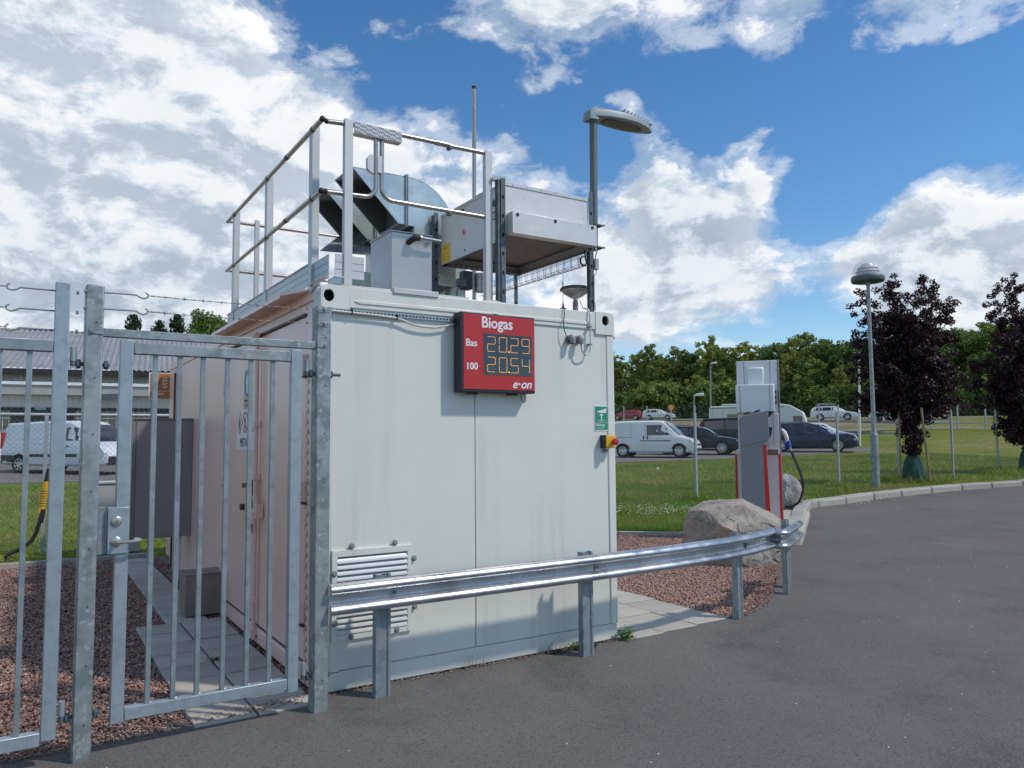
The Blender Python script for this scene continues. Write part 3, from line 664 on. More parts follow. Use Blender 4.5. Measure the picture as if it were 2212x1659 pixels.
# cable rail and grey cable under the top edge
cr_ = B()
for x0, x1 in ((.05, .585), (.59, .825), (.83, 1.0)): cr_.box(x0, x1, -.008, .0, 2.418, 2.446)
cr_ = cr_.build('cable_rail', 'galvl', ct)
hl = B()
for i in range(36):
    x = .07+i*.026; hl.box(x, x+.011, -.010, -.0078, 2.428, 2.438)
hl.build('rail_slot', 'dark', cr_)
cb = [(-.03, .02, 2.50), (-.02, -.02, 2.555), (.005, -.02, 2.56), (.012, -.02, 2.50), (.012, -.02, 2.44)]
B().tube([(-.03, .12, 2.555), (-.03, .03, 2.585), (-.012, -.014, 2.59), (-.006, -.016, 2.56), (-.008, -.016, 2.43)], .011, 8).build('cable_pipe', 'alul', ct)
cpts = [(x, -.020, z) for x, z in ((.06, 2.424), (.20, 2.422), (.38, 2.418), (.50, 2.412), (.56, 2.400), (.64, 2.375), (.72, 2.366), (.80, 2.366), (.90, 2.385), (.96, 2.402), (1.02, 2.405))]
gc = B().tube(cpts, .0075, 8).build('grey_cable', 'cable', ct)
for x, z in ((.20, 2.422), (.52, 2.41), (.955, 2.40)): B().box(x-.003, x+.003, -.030, -.008, z-.012, z+.026).build('cable_tie', 'black', gc)
B().box(.50, .84, -.012, .05, 2.583, 2.622).build('edge_strip', 'alul', ct, .003)
B().box(CW, CW+.05, .05, .08, 2.40, 2.42).build('side_bolt', 'grey', ct)

# two cable inlets with their leads
ci = thing('cable_inlet', 'grey hooded cable inlet with thin black lead, left of the pair', 'cable inlet', (1.985, 0, 2.36), 'cable inlets on the end wall')
def inlet(t, x):
    B().lathe([(.034, 0), (.034, .008), (.026, .012), (.02, .02)], (x, .012, 2.36), 16, Matrix.Rotation(R(90), 4, 'X')).build('flange', 'grey', t)
    B().tube([(x, .0, 2.372), (x, -.03, 2.372), (x, -.045, 2.355), (x, -.047, 2.325)], [.022, .025, .026, .022], 14).build('hood', 'grey', t)
inlet(ci, 1.985)
B().tube([(1.93, -.01, 2.603), (1.93, -.015, 2.55), (1.915, -.02, 2.48), (1.92, -.025, 2.42), (1.945, -.03, 2.36), (1.965, -.035, 2.325), (1.985, -.045, 2.318), (1.985, -.047, 2.33)], .0035, 6).build('lead', 'black', ci)
ci2 = thing('cable_inlet', 'grey hooded cable inlet with looped grey conduit, right of the pair', 'cable inlet', (2.065, 0, 2.36), 'cable inlets on the end wall')
inlet(ci2, 2.065)
B().tube([(2.065, -.047, 2.33), (2.070, -.045, 2.28), (2.09, -.04, 2.25), (2.12, -.035, 2.243), (2.16, -.03, 2.258), (2.175, -.025, 2.30), (2.178, -.02, 2.40), (2.178, -.02, 2.57), (2.172, -.005, 2.61), (2.17, .05, 2.63), (2.165, .09, 2.70)], .0065, 8).build('conduit', 'alul', ci2)
for z in (2.33, 2.47): B().box(2.165, 2.19, -.03, .012, z-.005, z+.005).build('clip', 'grey', ci2)

# ================================================================== PRICE DISPLAY
YF = -.10; _a, _b = PY(995, 846, YF), PY(1154.5, 687, YF); X0, X1, Z0, Z1 = _a.x, _b.x, _a.z, _b.z
pd = thing('price_display', 'red Biogas price display with orange LED digits in black frame', 'price display', ((X0+X1)/2, YF/2, Z0))
B().box(X0, X1, YF, .0, Z0, Z1).build('housing', 'frame', pd, .006)
B().box(X0+.022, X1-.008, YF-.004, YF, Z0+.022, Z1-.012).build('face_plate', 'red', pd)
for x in (1.04, 1.37): B().tube([(x, -.06, Z0-.002), (x+.08, -.06, Z0-.002)], .014, 8).build('bracket', 'black', pd)
B().sphere(((X0+X1)/2, -.05, Z1), .022, 6, (1.5, 1, .7)).build('light_sensor', 'black', pd)
B().tube([(1.535, -.05, Z0), (1.535, -.05, Z0-.05), (1.52, -.05, Z0-.062), (1.505, -.05, Z0-.05), (1.505, -.04, Z0-.02)], .007, 8).build('hasp', 'tube', pd)
fw = (X1-X0)
def du(u, v): p = PY(u, v, YF-.004); return p.x, p.z
sx0, sz1 = du(1042, 716); sx1, sz0 = du(1145, 811)
sc0 = B().box(1.150, 1.560, YF-.006, YF-.004, 2.045, 2.340).build('screen', 'screen', pd)
fp = YF-.0045
text('Biogas', .112, FR(1.13, fp, 2.382), 'white', pd, fat=.0022, bold=.0006, ext=.0006, sx=.92)
text('Bas', .072, FR(1.002, fp, 2.243), 'white', pd, fat=.0018, ext=.0006, sx=.95)
text('100', .070, FR(1.002, fp, 2.078), 'white', pd, fat=.0018, ext=.0006, sx=.95)
text('e', .092, FR(1.385, fp, 1.955), 'white', pd, 'logo', fat=.002, ext=.0006, shear=.35)
text('on', .092, FR(1.458, fp, 1.955), 'white', pd, 'logo', fat=.002, ext=.0006, shear=.35, space=.95)
flat(circ(1.449, 1.985, .0085, 14), Matrix(((1, 0, 0, 0), (0, 0, -1, fp), (0, 1, 0, 0), (0, 0, 0, 1))), .001, 'white', pd, 'logo')
SEG = {'0': 'abcdef', '1': 'bc', '2': 'abged', '3': 'abgcd', '4': 'fgbc', '5': 'afgcd', '9': 'abcfgd'}
def led(parent, s_, z0, m_on=True):
    x = 1.180; w, h = .062, .105
    for ch in s_:
        on = B(); offb = B()
        if ch == '.':
            for dx, dz in ((-.020, 0), (-.013, 0), (-.0165, .006)): on.box(x+dx-.0022, x+dx+.0022, YF-.0085, YF-.006, z0+dz-.0022, z0+dz+.0022)
            on.build('led_point', 'led', parent, smooth=0, fix=False); continue
        segs = {'a': [((i+.5)/6*w, h) for i in range(6)], 'g': [((i+.5)/6*w, h/2) for i in range(6)], 'd': [((i+.5)/6*w, 0) for i in range(6)],
                'f': [(-.001, h/2+(i+.8)/5.5*h/2) for i in range(5)], 'b': [(w+.001, h/2+(i+.8)/5.5*h/2) for i in range(5)],
                'e': [(-.001, (i+.7)/5.5*h/2) for i in range(5)], 'c': [(w+.001, (i+.7)/5.5*h/2) for i in range(5)]}
        for k, pts in segs.items():
            t_ = on if k in SEG[ch] else offb
            for a, b in pts:
                q = .0018 if t_ is on else .0009
                t_.box(x+a-q, x+a+q, YF-.0085, YF-.006, z0+b-q, z0+b+q)
        x += .098
        on.build('led_digit', 'led', parent, smooth=0, fix=False)['kind'] = 'stuff'
        if offb.v: offb.build('led_unlit', 'ledoff', parent, smooth=0, fix=False)['kind'] = 'stuff'
led(sc0, '20.29', 2.213); led(sc0, '20.54', 2.066)

# emergency sign and stop button
es = thing('safety_sign', 'green emergency stop sign on the end wall above yellow button box', 'safety sign', (2.30, 0, 1.645))
fr = lambda x, y, z: Matrix(((1, 0, 0, x), (0, 0, -1, y), (0, 1, 0, z), (0, 0, 0, 1)))
E0 = fr(2.229, .011, 1.646)
flat(rect(0, 0, .142, .200), E0, .003, 'signw', es, 'plate')
flat(rect(.006, .066, .136, .194), fr(2.229, .008, 1.646), .0012, 'green', es, 'pictogram_field')
flat(rect(.006, .008, .136, .062), fr(2.229, .008, 1.646), .0012, 'green', es, 'text_field')
P1 = fr(2.229, .0065, 1.646)
flat([(.020, .150), (.058, .163), (.085, .168), (.122, .180), (.122, .150), (.104, .140), (.060, .144), (.040, .146)], P1, .001, 'signw', es, 'hand_symbol')
flat([(.052+.020*math.cos(t)+.018, .122+.013*math.sin(t)) for t in np.linspace(0, math.pi, 10)], P1, .001, 'signw', es, 'button_symbol')
flat(rect(.065, .082, .075, .122), P1, .001, 'signw', es, 'button_symbol'); flat(rect(.030, .080, .110, .083), P1, .001, 'signw', es, 'button_symbol'); flat([(.050, .076), (.090, .076), (.080, .086), (.060, .086)], P1, .001, 'signw', es, 'button_symbol')
text('Nödstopp', .027, fr(2.240, .0065, 1.646+.038), 'signw', es, bold=.0006, ext=.0005, sx=.86)
text('Gastankning', .016, fr(2.248, .0065, 1.646+.018), 'signw', es, ext=.0005, sx=.9)
eb = thing('emergency_button', 'yellow emergency stop box with red mushroom button below green sign', 'emergency button', (2.35, 0, 1.50))
B().box(2.285, 2.345, -.06, .012, 1.508, 1.612).build('box_base', 'black', eb, .004)
B().box(2.287, 2.388, -.066, -.022, 1.51, 1.61).build('housing', 'yellow', eb, .006)
B().lathe([(.014, 0), (.014, .02), (.026, .022), (.028, .034), (.022, .046), (.004, .050)], (2.352, -.066, 1.558), 16, Matrix.Rotation(R(90), 4, 'X')).build('button', 'stopred', eb)
B().box(2.312, 2.336, -.02, .012, 1.475, 1.50).build('cable_clamp', 'grey', eb, .003)

# signs on the door side
def side_sign(y0, z1): return lambda x, a, b: SD(x, y0-a, z1+b)
ms = thing('warning_sign', 'white METAN warning sign with three symbols on door leaf', 'warning sign', (0, 2.0, 1.52))
mt = SD(.012, 2.31, 1.51)
flat(rect(0, 0, .60, .345), mt, .003, 'signw', ms, 'plate'); q = SD(.0085, 2.31, 1.51)
flat([(.11, .13), (.20, .235), (.11, .34-.005), (.02, .235)], q, .001, 'signred', ms, 'flame_diamond')
flat([(.11, .15), (.183, .235), (.11, .32), (.037, .235)], SD(.0075, 2.31, 1.51), .001, 'signw', ms, 'flame_diamond')
flat([(.085, .20), (.083, .235), (.098, .262), (.108, .30), (.122, .262), (.138, .235), (.132, .205), (.12, .195), (.10, .195)], SD(.0065, 2.31, 1.51), .001, 'black', ms, 'flame_symbol')
flat(rect(.075, .178, .145, .187), SD(.0065, 2.31, 1.51), .001, 'black', ms, 'flame_symbol')
flat(circ(.30, .235, .092, 30), q, .001, 'signred', ms, 'no_fire_symbol'); flat(circ(.30, .235, .074, 30), SD(.0075, 2.31, 1.51), .001, 'signw', ms, 'no_fire_symbol')
flat([(.285, .17), (.30, .17), (.325, .235), (.308, .29), (.285, .25)], SD(.0065, 2.31, 1.51), .001, 'black', ms, 'match_symbol')
flat([(.235, .290), (.248, .303), (.366, .182), (.353, .169)], SD(.0055, 2.31, 1.51), .001, 'signred', ms, 'no_fire_symbol')
flat([(.41, .15), (.59, .15), (.50, .32)], q, .001, 'black', ms, 'warning_triangle'); flat([(.432, .162), (.568, .162), (.50, .292)], SD(.0075, 2.31, 1.51), .001, 'label', ms, 'warning_triangle')
text('EX', .06, SD(.0065, 2.31-.468, 1.51+.178), 'black', ms, bold=.001, ext=.0005, sx=.8)
text('METAN', .105, SD(.0085, 2.31-.13, 1.51+.028), 'black', ms, fat=.0025, ext=.0006, sx=.88)
bs_ = thing('protective_clothing_sign', 'faded blue round protective clothing sticker above the white warning sign', 'sticker', (0, 1.95, 1.86))
flat(rect(0, 0, .25, .34), SD(.012, 2.08, 1.86), .0015, 'beige', bs_, 'plate')
flat(circ(.125, .215, .112, 30), SD(.0102, 2.08, 1.86), .001, 'blue', bs_, 'disc')
flat([(.095, .135), (.155, .135), (.150, .20), (.172, .225), (.160, .27), (.137, .282), (.137, .30), (.113, .30), (.113, .282), (.09, .27), (.078, .225), (.10, .20)], SD(.009, 2.08, 1.86), .001, 'signw', bs_, 'figure_symbol')
text('Skyddskläder', .030, SD(.0102, 2.08-.02, 1.86+.062), 'brown', bs_, ext=.0005, sx=.95)
text('ska användas', .024, SD(.0102, 2.08-.035, 1.86+.025), 'brown', bs_, ext=.0005, sx=.95)

# grey cabinet hung on the side wall, meter box on the ground
cbn = thing('wall_cabinet', 'tall dark grey cabinet standing out from the container side wall', 'cabinet', (-.3, 4.6, .53))
B().box(-.595, .010, 4.44, 4.80, .535, 1.825).build('body', 'cabinet', cbn, .006)
B().box(-.605, -.597, 4.43, 4.80, .53, 1.83).build('side_plate', 'cabside', cbn, .002)
B().box(-.61, .008, 4.425, 4.81, 1.826, 1.842).build('lid', 'cabinet', cbn, .003)
B().box(-.57, -.564, 4.436, 4.44, .56, 1.80).build('door_gap', 'seam', cbn)
B().tube([(-.09, 4.5, .53), (-.09, 4.5, .25), (-.11, 4.45, .08), (-.16, 4.4, .01)], .012, 6).build('cable', 'cable', cbn)
mb = thing('meter_box', 'low brown grey metal box on the tiles against the side wall', 'box', (-.17, 2.85, 0))
B().box(-.325, .012, 2.70, 3.03, .012, .375).build('body', 'meter', mb, .006)
B().box(-.33, .012, 2.695, 3.035, .376, .384).build('lid', 'meter', mb, .002)
B().box(.0, .012, 2.66, 2.70, .30, .42).build('bracket', 'meter', mb)
uc = thing('utility_cabinet', 'low light grey ground cabinet behind the gate by the lawn', 'cabinet', (-.4, 7.45, 0))
B().box(-.86, -.16, 7.35, 7.62, .03, 1.0).build('body', 'util', uc, .01); B().box(-.88, -.14, 7.33, 7.64, 1.0, 1.03).build('lid', 'alul', uc, .005); B().box(-.86, -.16, 7.37, 7.6, -.02, .03).build('plinth', 'grey', uc)
# plant stem climbing the fence beside it
# fire extinguisher sign on its post behind the cabinet
fs_ = thing('fire_extinguisher_sign', 'faded orange fire extinguisher sign with flames and Pulver lettering', 'fire sign', PX(352, 860, -.03))
c0 = PY(326, 806, 6.25); c1 = PY(366, 861, 6.25); w_ = c1.x-c0.x; h_ = c0.z-c1.z
def F2(x, z, y=6.25): return Matrix(((1, 0, 0, c0.x+x), (0, 0, -1, y), (0, 1, 0, c1.z+z), (0, 0, 0, 1)))
flat(rect(-.02, -.01, w_+.01, h_+.01), F2(0, 0, 6.262), .006, 'signw', fs_, 'plate'); flat(rect(0, 0, w_, h_*.28), F2(0, 0), .002, 'orange', fs_, 'text_field'); flat(rect(0, h_*.31, w_, h_), F2(0, 0), .002, 'orange', fs_, 'pictogram_field')
for k in range(4):
    z = h_*(.42+.12*k); flat([(w_*.60, z+.022), (w_*.70, z), (w_*.80, z+.008), (w_*.92, z+.03), (w_*.80, z+.024), (w_*.70, z+.016), (w_*.63, z+.034)], F2(0, 0, 6.247), .001, 'signw', fs_, 'flame_symbol')
flat([(w_*.12, h_*.42), (w_*.38, h_*.42), (w_*.38, h_*.80), (w_*.32, h_*.86), (w_*.44, h_*.93), (w_*.25, h_*.93), (w_*.12, h_*.8)], F2(0, 0, 6.247), .001, 'signw', fs_, 'extinguisher_symbol')
text('Pulver', .052, F2(w_*.14, h_*.14, 6.247), 'signw', fs_, fat=.001, ext=.0005, shear=.1)
B().tube([(c0.x+.03, 6.29, .0), (c0.x+.03, 6.29, c0.z+.03)], .02, 8).build('post', 'galv', fs_)
# ================================================================== GATES
GL0, GL1 = Vector((-1.342, -.311, 0)), Vector((-.115, -.287, 0))
gd = (GL1-GL0).normalized(); gn = Vector((gd.y, -gd.x, 0))      # gn points to the camera side
def GP(x, off, z): t = (x-GL0.x)/gd.x; p = GL0+gd*t+gn*off; return Vector((p.x, p.y, z))
def gbox(b, x0, x1, d0, d1, z0, z1):     # d: depth behind the front line
    vs = [GP(x, -d, z) for z in (z0, z1) for x, d in ((x0, d0), (x1, d0), (x1, d1), (x0, d1))]
    return b.add(vs, [(3, 2, 1, 0), (4, 5, 6, 7), (0, 1, 5, 4), (1, 2, 6, 5), (2, 3, 7, 6), (3, 0, 4, 7)])
def post(x0, x1, label, z0=-.02, holes=True):
    t = thing('gate_post', label, 'gate post', GP((x0+x1)/2, -.05, 0), 'gate posts')
    o = gbox(B(), x0, x1, 0, .10, z0, 2.405).build('post', 'galvp', t, .007, 2)
    if holes:
        for z in np.arange(.18, 2.3, .29):
            B().lathe([(.0032, 0), (.0032, .004)], GP((x0+x1)/2+.008, .0005, z), 8, Matrix.Rotation(R(90), 4, 'X')).build('drill_hole', 'dark', o)
    return t, o
p_m, pm = post(-1.342, -1.258, 'thick galvanised square post between the two gates')
p_r, pr = post(-.118, -.028, 'galvanised square post at the container corner right of the gate')
def nut(t, c, r_=.024, th=.02): B().lathe([(r_*.9, 0), (r_, .002), (r_, th-.002), (r_*.9, th)], c, 6, Matrix.Rotation(R(90), 4, 'Y')).build('nut', 'strut', t, .001)
def hinge(t, xa, z, d=.05, flip=1, long=.0):
    """threaded pin through the post with a welded barrel on the leaf; xa: post face, flip: +1 leaf lies left of the post"""
    x_leaf = xa-flip*.052
    B().tube([GP(xa+flip*(.12+long), -d, z), GP(x_leaf, -d, z)], .0105, 8).build('hinge_pin', 'strut', t)
    nut(t, GP(xa-flip*.012 - (.02 if flip > 0 else 0), -d, z)); nut(t, GP(xa+flip*.094, -d, z))
    B().tube([GP(x_leaf+flip*.006, -d, z-.012), GP(x_leaf+flip*.006, -d, z+.012)], .014, 10).build('pin_eye', 'strut', t)
    B().tube([GP(x_leaf+flip*.006, -d, z+.013), GP(x_leaf+flip*.006, -d, z+.085)], .0155, 14).build('barrel', 'galvl', t)
    B().box(0, 0, 0, 0, 0, 0)
# pedestrian gate leaf
g1 = thing('pedestrian_gate', 'narrow galvanised bar gate with lock and handle between two posts', 'gate', GP(-.68, -.03, .14), None)
D0, D1 = .012, .062
gbox(B(), -1.176, -1.112, D0, D1, .150, 2.128).build('stile', 'galvl', g1, .004)
gbox(B(), -.268, -.205, D0, D1, .140, 2.128).build('stile', 'galvl', g1, .004)
gbox(B(), -1.110, -.270, D0, D1, 2.055, 2.115).build('top_rail', 'galvp', g1, .004)
gbox(B(), -1.110, -.270, D0, D1, .158, .222).build('bottom_rail', 'galvl', g1, .004)
bar_me = None
for u in (330, 384, 435, 489, 540, 588):
    p = ray(u, 1000); t_ = ((GL0-CAM).dot(gn))/p.dot(gn); x = (CAM+p*t_).x+.006
    o = gbox(B(), x-.0125, x+.0125, .024, .050, .222, 2.055).build('bar', 'galv', g1, .002)
    B().tube([GP(x+.013, -.036, .224), GP(x+.020, -.036, .2225)], .006, 6).build('weld', 'galvl', o)
lk = gbox(B(), -1.212, -1.112, .002, .060, 1.012, 1.250).build('lock_case', 'galvl', g1, .003)
B().lathe([(.026, 0), (.026, .006), (.022, .010), (.014, .012), (.004, .0125)], GP(-1.172, -.002, 1.180), 20, Matrix.Rotation(R(90), 4, 'X')).build('lock_cylinder', 'stain', g1)
B().box(-.0015, .0015, -.002, .002, -.006, .004, Matrix.Translation(GP(-1.171, .0125, 1.178))).build('key_slot', 'dark', g1)
hd = B().lathe([(.026, 0), (.026, .006), (.020, .010), (.010, .012), (.010, .04)], GP(-1.172, -.002, 1.075), 20, Matrix.Rotation(R(90), 4, 'X')).build('handle_rose', 'stain', g1)
hc = lambda x, d, z: GP(x, d, z)
B().tube([hc(-1.172, .03, 1.075), hc(-1.168, .046, 1.075), hc(-1.155, .052, 1.0755), hc(-1.09, .053, 1.077), hc(-1.068, .050, 1.078), hc(-1.060, .036, 1.080), hc(-1.068, .024, 1.083), hc(-1.09, .022, 1.084)], .0085, 10).build('handle', 'stain', hd)
gbox(B(), -1.256, -1.222, .03, .075, 1.010, 1.252).build('strike_plate', 'galv', p_m, .002)
for z in (1.990, .205):
    hinge(g1, -.118, z, .05, 1, .045)
# lintel bar over the gate
lb = thing('lintel_bar', 'flat galvanised bar bolted across both posts above the gate', 'bar', GP(-.68, 0, 2.15))
gbox(B(), -1.262, -.114, .012, .05, 2.138, 2.182).build('bar', 'galvp', lb, .003)
for a, b_, bx in ((-1.325, -1.258, -1.310), (-.118, -.058, -.072)):
    gbox(B(), a, b_, -.006, -.001, 2.148, 2.176).build('bar_lug', 'galvp', lb, .001); B().lathe([(.009, 0), (.008, .006)], GP(bx, .006, 2.162), 8, Matrix.Rotation(R(90), 4, 'X')).build('bolt', 'grey', lb)
# vehicle gate leaf on the left
g2_ = thing('vehicle_gate', 'galvanised bar gate cut off by the left edge of the picture', 'gate', GP(-2.6, -.03, .1))
gbox(B(), -1.478, -1.412, .0, .055, .135, 2.402).build('stile', 'galvl', g2_, .004)
gbox(B(), -4.2, -1.480, .0, .055, 2.045, 2.105).build('top_rail', 'galv', g2_, .004)
gbox(B(), -4.2, -1.480, .0, .055, .115, .180).build('bottom_rail', 'galvl', g2_, .004)
x = -1.578
for k in range(21):
    gbox(B(), x-.0125, x+.0125, .014, .040, .180, 2.045).build('bar', 'galv', g2_, .002); x -= .124
gbox(B(), -4.26, -4.2, .0, .055, .115, 2.402).build('stile', 'galvl', g2_, .004)
for z in (1.992, .215): hinge(g2_, -1.342, z, .05, 1)
p_l, _ = post(-4.40, -4.31, 'galvanised square post at the far end of the left gate, outside the picture')
# barbed wire: three strands over the left gate, two over the pedestrian gate
def barbed(label, a, b, hook_a=True, n=None, sag=.012, group='barbed wire strands above the gates', tail=0.0):
    a, b = Vector(a), Vector(b); t = thing('barbed_wire', label, 'barbed wire', (a+b)/2, group); d = (b-a); Ln = d.length; d.normalize()
    hk = .20
    if hook_a:
        up = Vector((0, 0, 1)); pts = [a-d*.0, a+d*(hk-.05), a+d*(hk-.035)-up*.010, a+d*(hk-.015)-up*.017, a+d*(hk+.004)-up*.010, a+d*(hk+.008)+up*.006, a+d*(hk-.006)+up*.016]
        B().tube(pts, .0042, 8).build('hook_bolt', 'grey', t)
        B().lathe([(.010, 0), (.010, .012)], a-d*.094, 6, Matrix.Rotation(R(90), 4, 'Y')).build('bolt_end', 'grey', t)
        s0 = a+d*hk
    else: s0 = a
    L2 = (b-s0).length; m = int(L2/.012)
    w1, w2 = [], []
    for i in range(m+1):
        f = i/m; p = s0+(b-s0)*f - Vector((0, 0, sag*4*f*(1-f))); ph = i*.9; k = .0016
        o1 = Vector((0, math.cos(ph)*k, math.sin(ph)*k)); w1.append(p+o1); w2.append(p-o1)
    bb = B().tube(w1, .0012, 5).tube(w2, .0012, 5)
    if hook_a:                              # wrapped end
        for i in range(26):
            p = s0+d*(.02+.0048*i); q = s0+d*(.0225+.0048*i); ph = i*1.6
            bb.tube([p+Vector((0, math.cos(ph)*.004, math.sin(ph)*.004)), q+Vector((0, math.cos(ph+1)*.0045, math.sin(ph+1)*.0045))], .0012, 4)
    bb.build('twisted_wire', 'barb', t)
    br_ = B(); xx = .09 if hook_a else .04
    while xx < L2-.02:
        f = xx/L2; p = s0+(b-s0)*f-Vector((0, 0, sag*4*f*(1-f)))
        br_.tube([p-d*.006+Vector((0, 0, .003)), p-d*.002+Vector((0, .003, -.003)), p+d*.003+Vector((0, -.003, .003)), p+d*.006+Vector((0, 0, -.003))], .0018, 4)
        for q in range(2):
            v = Vector((random.uniform(-.5, .5), random.uniform(-.5, .5), random.choice((-1, 1)))).normalized()*.013; br_.tube([p-v*.8, p+v], .0009, 4)
        xx += .098
    br_.build('barbs', 'barb', t); return t
for nm, z1, z0 in (('topmost', 2.360, 2.372), ('middle', 2.256, 2.264), ('lowest', 2.158, 2.163)):
    barbed('%s of three barbed wire strands over the left gate' % nm, GP(-1.478, -.03, z1), GP(-4.2, -.03, z0), group='barbed wire strands over the left gate')
for nm, z in (('upper', 2.367), ('lower', 2.281)):
    barbed('%s of two barbed wire strands over the pedestrian gate' % nm, GP(-1.258, .0, z), GP(-.035, .012, z+.012), sag=.006, group='barbed wire strands over the pedestrian gate')
for z in (2.378, 2.292): B().tube([GP(-.075, .004, z-.014), GP(-.068, .012, z), GP(-.075, .004, z+.012)], .0045, 6).build('wire_staple', 'alul', p_r)
# cut edge of chain link hanging behind the right post
ce = thing('chain_link_end', 'rusty cut edge of chain link hanging between gate hinge side and post', 'wire mesh', GP(-.15, -.09, 1.0))
cb_ = B(); z = 2.04; s_ = 1
while z > .12:
    x = -.148+random.uniform(-.004, .004)
    cb_.tube([GP(x, -.085, z), GP(x+.014, -.085, z-.030), GP(x-.004, -.085, z-.060)], .0016, 5)
    cb_.tube([GP(x+.016, -.085, z-.018), GP(x-.004, -.08, z-.036), GP(x+.012, -.09, z-.046)], .0014, 5); cb_.tube([GP(x+.002, -.085, z-.028), GP(x+.018, -.08, z-.044)], .0014, 5)
    z -= .0615
cb_.build('wire', 'barb', ce)

# ================================================================== GUARD RAIL
gr_ = thing('guard_rail', 'low galvanised guard rail on steel posts in front of the container', 'guard rail', (2.2, -.3, 0))
prof = [(.0, -.094), (.020, -.092), (.040, -.082), (.052, -.066), (.052, -.054), (.040, -.038), (.018, -.026), (.004, -.022), (.0, -.018), (.0, .018), (.004, .022), (.018, .026), (.040, .038), (.052, .054), (.052, .066), (.040, .082), (.020, .092), (.0, .094)]
_p = [Vector((a_, b_, 0)) for a_, b_ in prof]; prof = []
for i in range(len(_p)-1):
    q0, q1, q2, q3 = _p[max(i-1, 0)], _p[i], _p[i+1], _p[min(i+2, len(_p)-1)]
    for f in (0, .25, .5, .75):
        q = .5*((2*q1)+(q2-q0)*f+(2*q0-5*q1+4*q2-q3)*f*f+(3*q1-q0-3*q2+q3)*f**3); prof.append((q.x, q.y))
prof.append((_p[-1].x, _p[-1].y))
e_top = PZ(1724.5, 1122.8, .685)
path = [(-.03, -.290, .642), (.9, -.289, .642), (1.97, -.285, .642), (2.7, -.262, .642), (3.45, -.188, .640), (3.9, -.088, .638), (4.40, .075, .634)]
e_mid = Vector((e_top.x, e_top.y, .59))
# smooth bend then straight to the far end
a = Vector(path[-1]); bd = (e_mid-a)
ctl = PZ(1693, 1150, .70); ctl = Vector((ctl.x, ctl.y, .63))
p1_ = a.lerp(ctl, .72); p2_ = ctl.lerp(e_mid, .30); path.append(tuple(a.lerp(ctl, .5))); path.append(tuple(p1_))
for f in (.2, .4, .6, .8): path.append(tuple(p1_*(1-f)**2 + ctl*2*f*(1-f) + p2_*f*f))
path += [tuple(p2_), tuple(ctl.lerp(e_mid, .5)), tuple(e_mid)]
def sweep(path, prof, th=.004, twist=None):
    b = B(); n = len(prof); P = [Vector(p) for p in path]; k = []
    for i, p in enumerate(P):
        d = P[min(i+1, len(P)-1)]-P[max(i-1, 0)]; d.z = 0; d.normalize(); out = Vector((d.y, -d.x, 0))
        for s in (0, 1):
            for o_, z in prof: b.v.append(tuple(p + out*(o_-s*th) + Vector((0, 0, z))))
    for i in range(len(P)-1):
        for s in (0, 1):
            for j in range(n-1):
                a_ = (i*2+s)*n+j; c_ = ((i+1)*2+s)*n+j; b.f.append((a_, a_+1, c_+1, c_) if s == 0 else (a_, c_, c_+1, a_+1))
        for j in (0, n-1): a_ = i*2*n+j; c_ = (i+1)*2*n+j; b.f.append((a_, c_, c_+n, a_+n))
    for i in (0, len(P)-1):
        for j in range(n-1): a_ = i*2*n+j; b.f.append((a_, a_+1, a_+n+1, a_+n))
    return b
B_ = sweep(path, prof); B_.build('beam', 'rail', gr_, smooth=60)
def sigma(t, x, y, zt, dirv, z0=-.05):
    dx, dy = dirv; d = Vector((dx, dy, 0)).normalized(); n = Vector((d.y, -d.x, 0)); c = Vector((x, y, 0))
    sec = [(-.05, 0), (-.05, -.055), (-.042, -.055), (-.042, -.006), (-.012, -.006), (-.004, -.016), (.022, -.016), (.03, -.006), (.042, -.006), (.042, -.055), (.050, -.055), (.050, 0), (.033, 0), (.024, -.010), (-.006, -.010), (-.014, 0)]
    return B().prism(sec, lambda a, b, z: c + d*a + n*b*-1*-1 + Vector((0, 0, z)), z0, zt).build('post', 'galv', t, .0015)
for x, y, zt, dv in ((.335, -.245, .752, (1, 0)), (1.945, -.243, .752, (1, .03)), (3.765, -.075, .75, (1, .28)), (4.98, .36, .745, (1, .45))):
    po = sigma(gr_, x, y, zt, dv)
    d = Vector((*dv, 0)).normalized(); n = Vector((d.y, -d.x, 0)); c = Vector((x, y, 0))
    q = c+n*.046; B().bar(q-d*.0+Vector((.05, 0, .618)), q+Vector((.05, 0, .664)), .042, .004, up=n).build('spacer_plate', 'galvl', gr_)
    B().lathe([(.010, 0), (.009, .007)], q+Vector((.05, 0, .642))+n*.003, 8, Matrix.Rotation(R(90), 4, 'X')).build('bolt', 'strut', gr_)
ep = Vector((e_mid.x, e_mid.y, 0)); dd = bd.normalized(); sigma(gr_, ep.x-.05-dd.x*.25, ep.y-dd.y*.25+.03, .68, (dd.x, dd.y))

